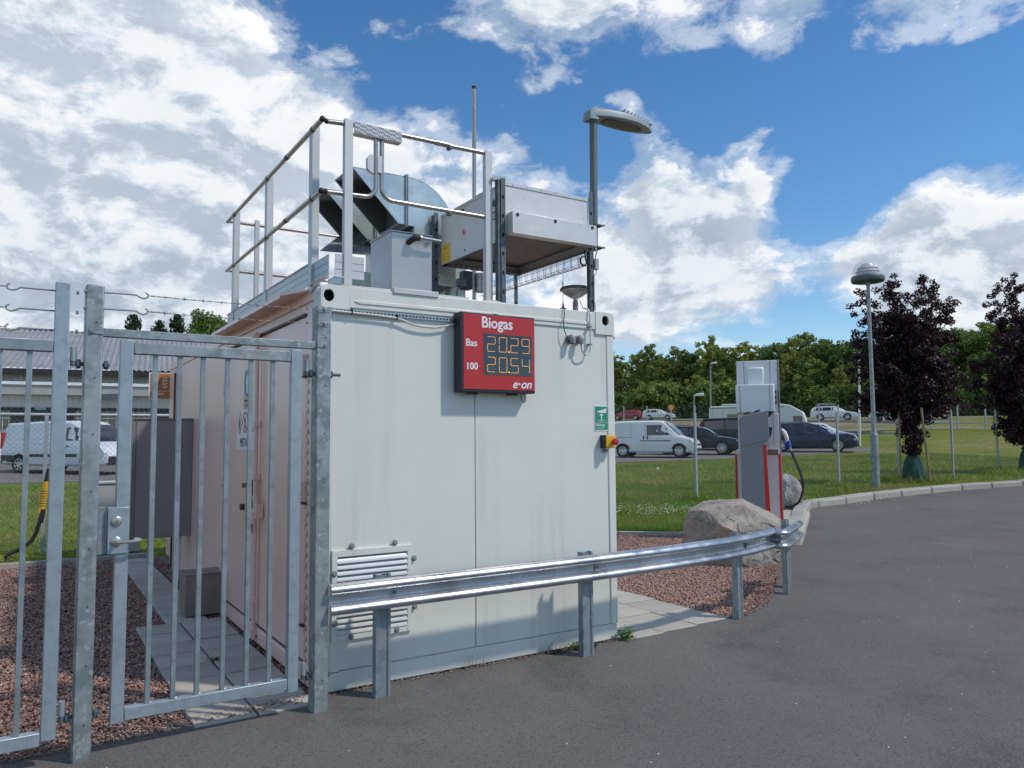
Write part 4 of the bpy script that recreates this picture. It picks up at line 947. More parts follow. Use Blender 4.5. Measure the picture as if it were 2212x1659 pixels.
# ================================================================== ROOF RAILING
rr = thing('roof_railing', 'aluminium roof railing with posts and round tube rails on the container', 'railing', (.7, 1.5, 2.6))
def post_side(y, zt=3.79):
    return B().box(.045, .10, y-.035, y+.035, 2.602, zt).build('post', 'alul', rr, .003)
for y in (.40, 1.585, 2.765): post_side(y)
def post_front(x, y=.10, zt=3.775, w=.030):
    o = B().box(x-w, x+w, y, y+.045, 2.62, zt).build('post', 'alul', rr, .003)
    B().box(x-.075, x+.075, y-.05, y+.09, 2.600, 2.612).build('base_plate', 'alul', o, .002); B().box(x-.06, x+.06, y-.04, y+.08, 2.612, 2.620).build('base_plate', 'concrete', o, .002); return o
post_front(.216); post_front(1.322)
for z, a, b_ in ((3.755, .155, 3.03), (3.262, .165, 3.02)):
    o = B().tube([(.045-.0, a, z), (.045, 1.0, z)], .0175, 12).tube([(.045, 1.0, z), (.045, b_, z)], .0165, 12).build('rail', 'tube', rr)
    B().tube([(.045, .95, z), (.045, 1.0, z)], .020, 12).build('sleeve', 'strut', o); B().sphere((.045, a-.006, z), .0215, 8).build('end_cap', 'black', o)
    for y in (.40, 1.585, 2.765): B().tube([(.045, y-.065, z), (.045, y-.038, z)], .0195, 12).build('collar', 'strut', o)
def tubepath(pts, r_=.0165, name='rail', n=12): return B().tube(pts, r_, n).build(name, 'tube', rr)
o = tubepath([(.070, .125, 3.735), (.216, .125, 3.748), (.30, .125, 3.752), (.99, .125, 3.757), (1.02, .125, 3.752), (1.30, .125, 3.758)])
B().sphere((.066, .125, 3.735), .018, 8).build('end_cap', 'black', o)
B().tube([(.88, .125, 3.756), (1.0, .125, 3.756)], .020, 12).build('sleeve', 'tube', o); B().box(.985, 1.01, .10, .15, 3.725, 3.742).build('clip', 'strut', o)
def arc(cx, cz, r_, a0, a1, n=8, y=.125): return [(cx+r_*math.cos(R(a0+(a1-a0)*i/n)), y, cz+r_*math.sin(R(a0+(a1-a0)*i/n))) for i in range(n+1)]
o = tubepath([(.070, .125, 3.250), (.33, .125, 3.262)] + arc(.335, 3.347, .085, -90, 0) + [(.42, .125, 3.62)] + arc(.375, 3.66, .045, 0, 90)[:5], .0165)
B().sphere((.066, .125, 3.250), .018, 8).build('end_cap', 'black', o)
o = tubepath(list(reversed([(1.30, .125, 3.262), (.72, .125, 3.262), (.62, .125, 3.262)] + [(.548+.085*math.cos(R(a_)), .125, 3.347+.085*math.sin(R(a_))) for a_ in np.linspace(-90, -180, 9)] + [(.463, .125, 3.62)] + [(.505+.042*math.cos(R(a_)), .125, 3.66+.042*math.sin(R(a_))) for a_ in np.linspace(180, 120, 5)])), .0165)
B().tube([(.60, .125, 3.262), (.66, .125, 3.262)], .0185, 12).build('sleeve', 'tube', o); B().box(.985, 1.01, .10, .15, 3.23, 3.248).build('clip', 'strut', o)
B().prism([(.352, 3.46), (.372, 3.44), (.40, 3.43), (.40, 3.57), (.372, 3.56), (.352, 3.535)], fy, .11, .14).box(.425, .458, .105, .145, 3.44, 3.56).build('gate_latch', 'alul', rr, .002)
# chequer plate with raised lozenges
cp_ = B().box(.252, .604, .095, .105, 3.690, 3.765).box(.252, .604, .095, .16, 3.684, 3.690).build('chequer_plate', 'alul', rr, .002)
lz = B()
for i in range(24):
    for j in range(5):
        cx, cz = .262+.0145*i, 3.699+.0145*j; s_ = 1 if ((i//3)+(j)) % 2 else -1
        if cx < .598: lz.bar((cx-.0065, .0935, cz-.0065*s_), (cx+.0065, .0935, cz+.0065*s_), .0036, .005, up=(0, 1, 0))
lz.build('raised_lozenges', 'alul', cp_)
for x in (.268, .588): B().sphere((x, .094, 3.722), .005, 4).build('rivet', 'grey', cp_)
# back rail and posts
for z in (3.752, 3.262): tubepath([(.045, 3.0, z), (2.38, 3.0, z)], .0165)
B().box(.30, .345, 2.97, 3.01, 2.602, 3.80).build('post', 'alul', rr, .003); B().box(1.5, 1.545, 2.97, 3.01, 2.602, 3.80).build('post', 'alul', rr, .003)
# toe boards
tb = B().box(.055, .065, .44, 3.0, 2.665, 2.815).box(.045, .065, .44, 3.0, 2.815, 2.821).build('toe_board', 'alul', rr, .001)
gl_ = B().box(.0535, .0549, .44, 3.0, 2.715, 2.7175).box(.0535, .0549, .44, 3.0, 2.765, 2.7675).build('board_groove', 'grey', tb)
tb = B().box(.060, .068, .05, .365, 2.655, 2.810).box(.030, .068, .03, .365, 2.652, 2.658).build('toe_board', 'alu', rr, .001); B().box(.0585, .0599, .05, .365, 2.705, 2.7075).box(.0585, .0599, .05, .365, 2.755, 2.7575).build('board_groove', 'grey', tb)
tb = B().box(.128, .188, .112, .118, 2.675, 2.836).box(.245, .334, .112, .118, 2.675, 2.830).box(.12, .19, .09, .118, 2.672, 2.678).build('toe_board', 'alul', rr, .001); B().box(.128, .334, .1105, .112, 2.73, 2.7325).box(.128, .334, .1105, .112, 2.78, 2.7825).build('board_groove', 'grey', tb)
B().box(.08, 2.3, 2.98, 2.99, 2.665, 2.81).build('toe_board', 'alul', rr, .001)
B().box(.15, 1.2, .20, .24, 2.63, 2.65).build('floor_track', 'alul', rr, .002)

# ================================================================== VENTILATION DUCTS
def duct(y0, y1, dx, dz, label, big=True):
    t = thing('ventilation_duct', label, 'duct', (1.2+dx, (y0+y1)/2, 2.6), 'ventilation ducts on the roof')
    K_ = 1.0911; y0, y1 = [-4.787+(q_+4.787)*K_ for q_ in (y0, y1)]
    zt, zb = [1.593+(q_-1.593)*K_ for q_ in (3.676, 3.288)]; xl, xb, xc, xa = [-1.586+(q_+1.586)*K_ for q_ in (.462, .850, .98, .915)]; R_ = .42*K_
    arcp = [(xa+.02+(R_)*math.sin(R(a_)), zt-R_+R_*math.cos(R(a_))) for a_ in np.linspace(0, 90, 16)]
    def P_(lst): return [(a+dx, b+dz) for a, b in lst]
    f3 = lambda a, b, d: Vector((a, d, b))
    def shell(b, pts, yy0, yy1, m, name, th=.004):     # thin sheet along a polyline, spanning y
        bb = B()
        for (a, c), (a2, c2) in zip(pts[:-1], pts[1:]): bb.add([(a, yy0, c), (a2, yy0, c2), (a2, yy1, c2), (a, yy1, c)], [(0, 1, 2, 3)])
        o = bb.build(name, m, t, smooth=60); s_ = o.modifiers.new('s', 'SOLIDIFY'); s_.thickness = th; return o
    top = P_([(xl, zt), (xa, zt)]); bot = P_([(xb, zb), (xc, zb-.005)])
    sidep = P_([(xl, zt), (xa-.012, zt), (xa-.012, zb), (xb, zb)])
    elb = P_([(xa+.012, zt)] + arcp + [(xa+.02+R_, zb-.5), (xc+.0, zb-.5), (xc, zb-.006), (xa+.012, zb-.006)])
    for yy in (y0, y1-.003):
        B().prism(sidep, f3, yy, yy+.003).build('side_sheet', 'duct', t); B().prism(elb, f3, yy, yy+.003).build('elbow_side', 'duct', t)
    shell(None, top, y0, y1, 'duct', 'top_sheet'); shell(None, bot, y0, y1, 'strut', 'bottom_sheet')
    shell(None, P_([(xa, zt)]+arcp+[(xa+.02+R_, zb-.5)]), y0, y1, 'duct', 'elbow_back'); shell(None, P_([(xc, zb-.5), (xc, zb)]), y0, y1, 'duct', 'elbow_throat')
    B().box(xa-.012+dx, xa-.003+dx, y0-.018, y1+.018, zb-.02+dz, zt+.018+dz).box(xa+.003+dx, xa+.012+dx, y0-.018, y1+.018, zb-.02+dz, zt+.018+dz).build('flange', 'galv', t, .001)
    # rim round the oblique mouth
    a, b_ = Vector((xl+dx, 0, zt+dz)), Vector((xb+dx, 0, zb+dz)); rim = B()
    for yy in (y0, y1): rim.bar(a+Vector((0, yy, 0)), b_+Vector((0, yy, 0)), .007, .007)
    for q in (a, b_): rim.bar(q+Vector((0, y0, 0)), q+Vector((0, y1, 0)), .007, .007)
    rim.build('mouth_rim', 'galvl', t)
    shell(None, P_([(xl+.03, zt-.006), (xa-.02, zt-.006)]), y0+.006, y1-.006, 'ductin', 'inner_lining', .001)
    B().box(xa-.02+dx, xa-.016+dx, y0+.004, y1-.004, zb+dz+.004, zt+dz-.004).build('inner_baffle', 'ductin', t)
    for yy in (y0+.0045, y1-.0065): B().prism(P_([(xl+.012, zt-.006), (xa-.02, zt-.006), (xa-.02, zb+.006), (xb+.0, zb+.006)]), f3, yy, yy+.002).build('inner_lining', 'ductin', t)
    return t
duct(.70, 1.075, 0, 0, 'nearer zinc duct elbow with oblique open mouth on the roof')
duct(1.31, 1.70, -.012, .0, 'zinc duct elbow with oblique open mouth behind the nearer one')
pb = thing('plenum_box', 'brushed stainless steel box standing at the roof edge below the ducts', 'metal box', (.78, .45, 2.6))
o = B().box(.592, .918, .25, .64, 2.600, 3.086).build('body', 'stain', pb, .006, 3); B().box(.586, .924, .243, .646, 3.087, 3.094).build('lid', 'alul', pb, .001)
pe = thing('coolant_pipe', 'galvanised pipe with black elbow leaving the stainless box', 'pipe', (.86, .2, 3.07))
ex = PY(892, 520, .235)
B().tube([(ex.x-.03, .26, ex.z-.015), (ex.x-.018, .215, ex.z+.0), (ex.x+.0, .19, ex.z+.012), (ex.x+.03, .185, ex.z+.014)], [.020, .022, .023, .022], 12).build('elbow', 'blackr', pe)
B().tube([(ex.x+.03, .185, ex.z+.014), (ex.x+.045, .185, ex.z+.014)], .021, 12).build('union', 'tube', pe); B().tube([(ex.x+.045, .185, ex.z+.014), (ex.x+.20, .185, ex.z+.010)], .013, 12).build('pipe', 'galv', pe)
lv = thing('louvre_cowl', 'zinc cowl with folded flaps seen under the rear duct', 'cowl', (.75, 2.1, 3.0))
B().add([PY(690, 542, 1.75), PY(800, 552, 1.75), PY(812, 500, 2.3), PY(745, 500, 2.3)], [(0, 1, 2, 3)]).box(.86, 1.35, 1.9, 2.4, 2.6, 3.15).build('cowl_sheet', 'duct', lv); B().box(.66, .90, 2.45, 2.47, 2.6, 2.93).build('rear_plate', 'alul', lv); B().tube([(.70, 2.43, 2.75), (.82, 2.43, 2.98)], .008, 6).build('brace', 'strut', lv)

# ================================================================== AIR COOLER ON STRUTS
ac = thing('air_cooler', 'flat boxed air cooler with fan on four perforated struts over the roof', 'air cooler', (1.85, .6, 2.6))
AX0, AX1, AY0, AY1, AZ0, AZ1 = 1.435, 2.235, .06, 1.11, 3.10, 3.535
B().box(AX0, AX0+.006, AY0, AY1, AZ0, AZ1).build('side_panel', 'cooler', ac, .001)
B().box(AX1-.006, AX1, AY0, AY1, AZ0, AZ1).build('side_panel', 'cooler', ac, .001)
B().box(AX0+.006, AX1-.006, AY0, AY0+.006, AZ0+.05, AZ1).build('front_panel', 'cooler', ac, .001)
B().box(AX0+.006, AX1-.006, AY1-.006, AY1, AZ0, AZ1).build('rear_panel', 'cooler', ac, .001)
B().box(AX0, AX1, AY0, AY1, AZ1+.001, AZ1+.006).box(AX0-.005, AX1+.005, AY0-.006, AY0-.001, AZ1-.022, AZ1+.006).box(AX0-.006, AX0-.001, AY0-.006, AY1, AZ1-.018, AZ1+.006).build('top_panel', 'alul', ac, .001)
for i in range(6): B().sphere((AX0+.07+.135*i, AY0-.006, AZ1-.008), .004, 4).build('screw', 'grey', ac)
fb = B().box(1.455, 2.26, -.02, .055, 3.130, 3.298).build('front_box', 'cooler', ac, .003)
for x in (1.50, 1.85, 2.215): B().lathe([(.014, 0), (.014, .003)], (x, -.020, 3.275), 12, Matrix.Rotation(R(90), 4, 'X')).build('plug', 'black', fb)
B().box(AX0+.01, AX1-.01, AY0+.01, AY1-.01, AZ0+.07, AZ0+.075).build('coil_face', 'fin', ac)
fo = B()
for i in range(9):
    x = AX0+.04+.085*i; fo.box(x, x+.012, AY0+.01, AY1-.01, AZ0+.05, AZ0+.07)
fo = None
B().box(AX0, AX0+.03, AY0, AY1, AZ0-.006, AZ0-.001).box(AX1-.04, AX1, AY0, AY1, AZ0-.006, AZ0-.001).box(AX0, AX1, AY1-.09, AY1, AZ0-.006, AZ0-.001).build('bottom_flange', 'strut', ac)
for i in range(12): B().lathe([(.013, 0), (.013, .03), (.006, .032)], (AX0+.06+.055*i, AY1-.045, AZ0-.018), 8).build('tube_end', 'fin', ac)
fg = B(); cx, cy = 1.80, .62
for r_ in (.05, .11, .17, .23, .29): fg.tube([(cx+r_*math.cos(R(a_)), cy+r_*math.sin(R(a_)), AZ1+.13-.07*(r_/.29)**4) for a_ in range(0, 361, 15)], .003, 5)
for a_ in range(0, 360, 20): fg.tube([(cx+r_*math.cos(R(a_)), cy+r_*math.sin(R(a_)), AZ1+.13-.07*(r_/.29)**4) for r_ in (.03, .12, .2, .26, .29, .30)] + [(cx+.31*math.cos(R(a_)), cy+.31*math.sin(R(a_)), AZ1+.006)], .003, 5)
fg.build('fan_guard', 'black', ac); B().lathe([(.30, 0), (.30, .02)], (cx, cy, AZ1+.006), 28).build('fan_ring', 'strut', ac)
def SDm(y, z, x=AX0-.001): return SD(x, y, z)
text('A', .105, SDm(.255, 3.372), 'frame', ac, 'logo', bold=.003, ext=.0006); text('LU', .105, SDm(.175, 3.372), 'frame', ac, 'logo', bold=.003, ext=.0006)
text('Quality', .03, SDm(.25, 3.335), 'frame', ac, 'lettering', ext=.0005); flat(rect(0, 0, .1, .008), SDm(.25, 3.285), .0006, 'frame', ac, 'lettering'); flat(rect(0, 0, .12, .006), SDm(.25, 3.31), .0006, 'grey', ac, 'lettering')
flat(rect(0, 0, .155, .165), SDm(1.10, 3.106), .001, 'label', ac, 'yellow_label')
for k in range(3): flat(rect(.035, .145-.010*k, .105, .148-.010*k), SDm(1.10, 3.106, AX0-.0025), .0005, 'brown', ac, 'lettering')
for k in range(3):
    for j in range(2): flat(rect(.03+.045*k, .035+.045*j, .042+.045*k, .043+.045*j), SDm(1.10, 3.106, AX0-.0025), .0005, 'orange', ac, 'lettering')
rc = SDm(.70, 3.30); flat(circ(0, 0, .028, 22), rc, .0006, 'signred', ac, 'no_hands_symbol'); flat(circ(0, 0, .022, 22), SDm(.70, 3.30, AX0-.0018), .0005, 'signw', ac, 'no_hands_symbol'); flat([(-.010, -.015), (.008, -.015), (.010, .0), (.004, .016), (-.004, .014), (-.008, .004)], SDm(.70, 3.30, AX0-.0026), .0004, 'black', ac, 'no_hands_symbol'); flat([(-.020, .014), (-.014, .020), (.020, -.014), (.014, -.020)], SDm(.70, 3.30, AX0-.0034), .0004, 'signred', ac, 'no_hands_symbol')
B().box(AX0-.012, AX0, .70, .725, 3.475, 3.495).build('clip', 'black', ac)
B().tube([(AX0-.003, .685, 3.145), (AX0, .685, 3.145)], .009, 8).build('plug', 'black', ac)
def strut(x, y, z1, dark='strut', z0=2.60):
    # L-section upright with oval cut outs
    o = B().box(x-.036, x+.004, y-.003, y, z0, z1).box(x+.001, x+.004, y, y+.05, z0, z1).build('strut', dark, ac, .001)
    o2 = B(); z = z0+.09
    while z < z1-.06:
        o2.prism([(x-.018+.010*math.cos(t), z+.017*math.sin(t)) for t in np.linspace(0, 2*math.pi, 12, endpoint=False)], fy, y-.0045, y-.0032); z += .145
    o2.build('cut_out', 'dark', o)['kind'] = 'stuff'
    o3 = B(); z = z0+.06
    while z < z1-.04: o3.sphere((x-.004, y-.0045, z), .0035, 3); z += .072
    o3.build('bolt_hole', 'alul', o)['kind'] = 'stuff'; B().box(x-.05, x+.02, y-.02, y+.07, 2.597, 2.604).build('foot_plate', 'galv', o); return o
strut(AX0-.004, .05, 3.56); strut(AX0-.022, 1.135, 3.57); strut(2.275, .05, 3.60); strut(AX1+.0, 1.13, 3.2)
B().box(AX0-.062, AX0-.030, .055, .10, 2.60, 3.55).build('strut_web', 'strut', ac, .001)
B().box(AX0-.060, AX0-.054, 1.138, 1.185, 2.60, 3.55).build('strut_web', 'strut', ac, .001)
B().box(2.245, 2.262, .052, .10, 2.60, 3.12).build('strut_web', 'strut', ac, .001)
B().bar((1.345, .095, 3.555), (1.445, .06, 3.568), .035, .028).build('tie_bracket', 'alul', ac, .002)

# lamp on the corner strut
rl = thing('area_lamp', 'flat grey street lamp head on short post above the cooler corner', 'lamp', (2.33, .1, 3.14))
B().tube([(2.325, .10, 3.165), (2.338, .10, 4.235)], .0325, 16).build('pole', 'lamppole', rl)
for z in (3.150, 3.335):
    B().box(2.285, 2.385, .06, .155, z-.008, z+.004).tube([(2.326, .10, z-.02), (2.326, .10, z+.02)], .036, 12).bar((2.29, .052, z), (2.40, .052, z), .012, .012).build('clamp', 'strut', rl, .001)
hx, hy, hz = 2.338, .10, 4.225
sk = B().tube([(hx, hy, hz-.01), (hx, hy, hz+.07)], .034, 14).prism([(-.075, -.01), (-.072, .07), (-.02, .105), (.02, .108), (.02, -.0)], lambda a, b, d: Vector((hx+a, hy+d, hz+b)), -.055, .045).build('spigot', 'galv', rl, .004)
ou = [(-.03, .055), (.10, .090), (.25, .112), (.40, .110), (.55, .075), (.645, .022), (.65, -.015), (.55, -.075), (.40, -.110), (.25, -.112), (.10, -.090), (-.03, -.055)]
hb_ = B(); lo = [(a, b) for a, b in ou]
# head: loft of outline at three heights, nose dropping slightly
def hv(a, b, s, z): return (hx+.32+(a-.32)*s, hy+b*s, hz+z-.0*a)
rings_ = [[hv(a, b, .985, .028+.012*math.sin(a*4.2)) for a, b in lo], [hv(a, b, 1.0, .045+.014*math.sin(a*4.2)) for a, b in lo], [hv(a, b*.97, .985, .085+.010*math.sin(a*4.2)-.05*max(0, a-.35)) for a, b in lo], [hv(a, b*.72, .90, .112-.075*max(0, a-.30)) for a, b in lo]]
n_ = len(lo)
for r_ in rings_: hb_.v += r_
for i in range(3):
    for j in range(n_): a = i*n_+j; b = i*n_+(j+1) % n_; hb_.f.append((a, b, b+n_, a+n_))
hb_.f.append(tuple(range(n_))[::-1]); hb_.f.append(tuple(range(3*n_, 4*n_)))
hb_.build('head', 'lamphead', rl, .003)
B().add([hv(a, b, .62, .026+.010*math.sin(a*4.2)) for a, b in lo] + [hv(a, b, .62, .021+.010*math.sin(a*4.2)) for a, b in lo], [tuple(range(n_)), tuple(range(2*n_-1, n_-1, -1))] + [(i, i+n_, (i+1) % n_+n_, (i+1) % n_) for i in range(n_)]).build('lens', 'fin', rl)
for i in range(9):
    x = hx+.30+.038*i; h_ = .075-.005*i
    B().add([(x-.026, hy-.07, hz+.098-.07*max(0, x-hx-.30)), (x, hy-.07, hz+.098-.07*max(0, x-hx-.30)), (x, hy-.07, hz+.098+h_*.75-.07*max(0, x-hx-.30)), (x-.026, hy+.07, hz+.098-.07*max(0, x-hx-.30)), (x, hy+.07, hz+.098-.07*max(0, x-hx-.30)), (x, hy+.07, hz+.098+h_*.75-.07*max(0, x-hx-.30))], [(0, 1, 2), (5, 4, 3), (0, 3, 4, 1), (1, 4, 5, 2), (2, 5, 3, 0)]).build('cooling_fin', 'alu', rl)
# small light cone luminaire, whip antenna, mast
bl = thing('cone_lamp', 'small upturned cone lamp on grey stub at the right roof edge', 'lamp', (2.24, .25, 2.6))
B().tube([(2.24, .25, 2.60), (2.24, .25, 2.715)], .023, 14).tube([(2.24, .25, 2.715), (2.24, .25, 2.735)], .018, 12).build('stub', 'grey', bl)
B().lathe([(.020, .735), (.10, .795), (.123, .815), (.125, .82)], (2.24, .25, 2.0), 24).build('glass_cone', 'lampglass', bl)
B().lathe([(.012, .742), (.05, .758), (.10, .79), (.117, .812)], (2.24, .25, 2.0), 24).build('reflector', 'galvp', bl)
B().lathe([(.128, .812), (.130, .822), (.118, .838), (.06, .850), (.004, .853)], (2.24, .25, 2.0), 24).build('cap', 'strut', bl)
wa = thing('whip_antenna', 'thin black whip antenna with coil standing on the front roof edge', 'antenna', (1.951, .03, 2.6))
B().lathe([(.028, .0), (.026, .006), (.010, .010), (.007, .03), (.003, .055)], (1.951, .03, 2.602), 14).build('base', 'black', wa)
B().tube([(1.951, .03, 2.65), (1.953, .03, 2.82), (1.955, .03, 2.93)], .0018, 5).build('whip', 'black', wa)
B().tube([(1.9525+.006*math.cos(i*.9), .03+.006*math.sin(i*.9), 2.775+.0009*i) for i in range(50)], .0014, 4).build('coil', 'black', wa)
mp_ = thing('vent_mast', 'tall thin steel vent pipe rising behind the air cooler', 'mast', (2.27, 2.0, 2.6))
B().tube([(2.268, 2.0, 2.6), (2.277, 2.0, 5.25)], .021, 12).build('pipe', 'tube', mp_); B().tube([(2.277, 2.0, 5.25), (2.277, 2.0, 5.275)], .025, 12).build('cap', 'blackr', mp_)
# wire cable tray behind the cooler's right side
ct_ = thing('cable_tray', 'wire mesh cable tray running along the roof under the cooler', 'cable tray', (2.30, 1.0, 3.05))
w_ = B()
for x, z in ((2.27, 3.135), (2.27, 3.085), (2.275, 3.035), (2.30, 3.03), (2.33, 3.03), (2.355, 3.035), (2.36, 3.135)): w_.tube([(x, .22, z), (x, 1.9, z)], .0024, 5)
y = .25
while y < 1.9: w_.tube([(2.27, y, 3.14), (2.27, y, 3.05), (2.275, y, 3.034), (2.30, y, 3.028), (2.355, y, 3.03), (2.36, y, 3.14)], .0024, 5); y += .10
w_.build('wire_mesh', 'galv', ct_)
B().bar((2.26, .50, 3.15), (2.32, .12, 3.15), .02, .03).build('bracket', 'strut', ct_)
# cables and junction box at the corner strut
jb = thing('junction_box', 'small grey junction box with black cables on the right roof strut', 'junction box', (2.30, .06, 3.0))
B().box(2.282, 2.318, .03, .06, 2.955, 3.045).build('box', 'util', jb, .003)
B().tube([(2.30, .05, 3.14), (2.305, .04, 3.10), (2.295, .045, 3.06), (2.297, .045, 3.045)], .006, 6).tube([(2.298, .045, 2.955), (2.295, .04, 2.93), (2.275, .04, 2.90), (2.272, .04, 2.70), (2.28, .035, 2.62)], .005, 6).build('cable', 'cable', jb)
cc = B()
for r_, k in ((.030, 0), (.034, .006)): cc.tube([(2.215+r_*math.cos(R(a_)), .10+k, 3.03+r_*1.1*math.sin(R(a_))) for a_ in range(0, 361, 20)], .004, 6)
cc.tube([(2.225, .10, 3.12), (2.235, .10, 3.05), (2.25, .09, 2.99), (2.262, .08, 2.90)], .006, 6).build('cable_coil', 'black', jb)
# pump, pipe and motor under the cooler
cpmp = thing('coolant_pump', 'black pump with stainless banded motor under the air cooler', 'pump', (1.40, .45, 2.6))
def pv(u, v, y=.45): return PY(u, v, y)
a, b_ = pv(1022, 590), pv(1054, 632); B().tube([((a.x+b_.x)/2, .45, b_.z), ((a.x+b_.x)/2, .45, a.z)], .058, 20).build('motor', 'stain', cpmp)
for v in (602, 618): q = pv(1038, v); B().tube([(q.x, .45, q.z-.002), (q.x, .45, q.z+.002)], .0595, 20).build('band', 'grey', cpmp)
a, b_ = pv(998, 585), pv(1018, 636); B().box(a.x, b_.x, .42, .50, b_.z+.035, a.z).build('pump_body', 'black', cpmp, .008)
q = pv(1008, 632); B().tube([(q.x, .45, 2.60), (q.x, .45, 2.68)], .026, 14).build('pump_foot', 'galv', cpmp)
a, b_ = pv(985, 603), pv(1002, 622); B().box(a.x, b_.x, .40, .46, b_.z, a.z).build('terminal_box', 'strut', cpmp, .006)
B().tube([(a.x+.01, .41, b_.z), (a.x-.012, .41, b_.z-.03), (a.x-.02, .41, 2.60)], .004, 6).build('lead', 'black', cpmp)
B().box(pv(1015, 600).x, pv(1052, 600).x+.02, .36, .56, 2.60, 2.625).build('base_frame', 'alul', cpmp)
vp_ = thing('standpipe', 'grey vertical pipe with socket between plenum box and pump', 'pipe', (1.2, .6, 2.6))
q = pv(968, 580, 1.32); B().tube([(q.x, 1.32, 2.6), (q.x, 1.32, q.z-.05)], .026, 12).build('pipe', 'galvp', vp_); B().tube([(q.x, 1.32, q.z-.05), (q.x, 1.32, q.z+.04)], .034, 12).build('socket', 'galv', vp_)
sp_ = thing('duct_cover', 'pale zinc sheet housing standing behind pipe and pump', 'metal box', (1.5, 1.3, 2.6))
a, b_ = PY(950, 560, 1.45), PY(1006, 640, 1.45); B().box(a.x, b_.x, 1.45, 1.9, 2.6, 3.22).build('body', 'duct', sp_, .004)
# ================================================================== BOULDERS
def rock(name, label, c, size, m, seed, cuts, sub=5, rz=0, grp=None):
    bm = bmesh.new(); bmesh.ops.create_icosphere(bm, subdivisions=sub, radius=1)
    rd = random.Random(seed); pl_ = []
    for n_, d in cuts: pl_.append((Vector(n_).normalized(), d))
    for i in range(7): pl_.append((Vector((rd.gauss(0, 1), rd.gauss(0, 1), rd.gauss(0, .7))).normalized(), rd.uniform(.80, .95)))
    off_ = Vector((seed, seed*2.3, 0))
    for v in bm.verts:
        p = v.co.copy()
        for n_, d in pl_:
            k = p.dot(n_)-d
            if k > 0: p -= n_*k*.93
        nn = noise.fractal(p*1.6+off_, .9, 2, 6)*.055 + noise.fractal(p*6+off_, .7, 2, 5)*.020
        cr2 = abs(noise.noise(p*2.6+off_*2)); nn -= .035*max(0, .06-cr2)/.06
        v.co = p*(1+nn)
    for v in bm.verts: v.co = Vector((v.co.x*size[0], v.co.y*size[1], v.co.z*size[2]))
    bm.transform(Matrix.Translation(c) @ Matrix.Rotation(rz, 4, 'Z'))
    me = bpy.data.meshes.new(name); bm.to_mesh(me); bm.free(); me.materials.append(M[m])
    me.polygons.foreach_set('use_smooth', [True]*len(me.polygons)); me.set_sharp_from_angle(angle=R(28))
    return tag(obj(name, me), label, 'boulder', grp)
vdir = math.atan2(2.2-CAM.y, 5.9-CAM.x)     # view azimuth at the boulder
rock('boulder', 'big pinkish grey granite boulder on the gravel behind the guard rail', Vector((6.32, 2.28, .26)), (.76, .80, .60), 'boulder', 11,
     [((-1, 0.1, .10), .78), ((-.12, -.15, 1), .74), ((.62, -.1, .8), .74), ((.05, -.6, .8), .80), ((1, -.3, .25), .86), ((-.5, -.95, -.1), .80), ((.5, -.9, .1), .84), ((0, 0, -1), .72)], 6, rz=vdir-math.pi/2)
rock('boulder', 'smaller pale grey boulder half hidden behind the gas dispenser', G(1706, 1106)+Vector((.1, .25, .28)), (.34, .4, .52), 'boulder2', 5, [((.6, 0, .8), .7), ((-.8, .2, .4), .7), ((.9, -.2, .3), .8)], 5, rz=.3)

# ================================================================== CONCRETE ISLAND AND DISPENSER
ip = [g2(1690, 1179), g2(1733, 1177), g2(1741, 1148), g2(1750, 1116), g2(1700, 1112), g2(1600, 1120), g2(1560, 1135), g2(1600, 1172)]
iz = .20
b = B(); n_ = len(ip); b.v = [(x, y, -.1) for x, y in ip]+[(x, y, iz) for x, y in ip]
b.f = [tuple(range(n_, 2*n_))]+[(i, (i+1) % n_, (i+1) % n_+n_, i+n_) for i in range(n_)]
isl = tag(b.build('concrete_island', 'concrete', None, .035, 3), kind='structure')
pbp = PZ(1648, 1136, iz+.01); DP = math.hypot(pbp.x-CAM.x, pbp.y-CAM.y); raz = math.atan2(pbp.y-CAM.y, pbp.x-CAM.x)
px_ = DP/FPX*1.012                      # metres per survey pixel at the dispenser
gp_ = thing('gas_dispenser', 'tall light grey gas dispenser cabinet with red edges on the island', 'gas dispenser', (pbp.x, pbp.y, iz), None, raz-math.pi/2)
def LM(t): return WM[t.name]
def lbox(b, x0, x1, y0, y1, z0, z1, t): return b.box(x0, x1, y0, y1, z0, z1, LM(t))
ub = 1137
def lx(u): return (u-1648)*px_
def lz_(v): return (ub-v)*px_*.995
def LB(u0, u1, v0, v1, y0, y1, name, m, t, par=None, bev=.006): return lbox(B(), lx(u0), lx(u1), y0, y1, lz_(v1), lz_(v0), t).build(name, m, par or t, bev)
# crop coordinates -> survey: u = (1740+x/3.456)/1.15732
cu_ = lambda x: (1740+x/3.456)/1.15732
cv_ = lambda y: (880+y/3.456)/1.15732
def CB(x0, x1, y0, y1, d0, d1, name, m, t=gp_, par=None, bev=.006): return LB(cu_(x0), cu_(x1), cv_(y0), cv_(y1), d0, d1, name, m, t, par, bev)
body = CB(404, 728, 146, 900, .28, .62, 'upper_cabinet', 'ltgrey')
CB(729, 741, 142, 1462, .25, .66, 'side_frame', 'grey'); CB(400, 404, 150, 900, .28, .64, 'side_frame', 'grey')
for x in (462, 668): CB(x, x+3, 150, 350, .276, .28, 'panel_joint', 'seam', gp_, body, 0)
ant = CB(490, 622, 203, 350, .20, .28, 'meter_hood', 'ltgrey', bev=.03)
fbx = CB(396, 700, 350, 586, .06, .40, 'front_housing', 'ltgrey', bev=.02)
for x in (427, 660): CB(x, x+3, 354, 584, .056, .06, 'panel_joint', 'seam', gp_, fbx, 0)
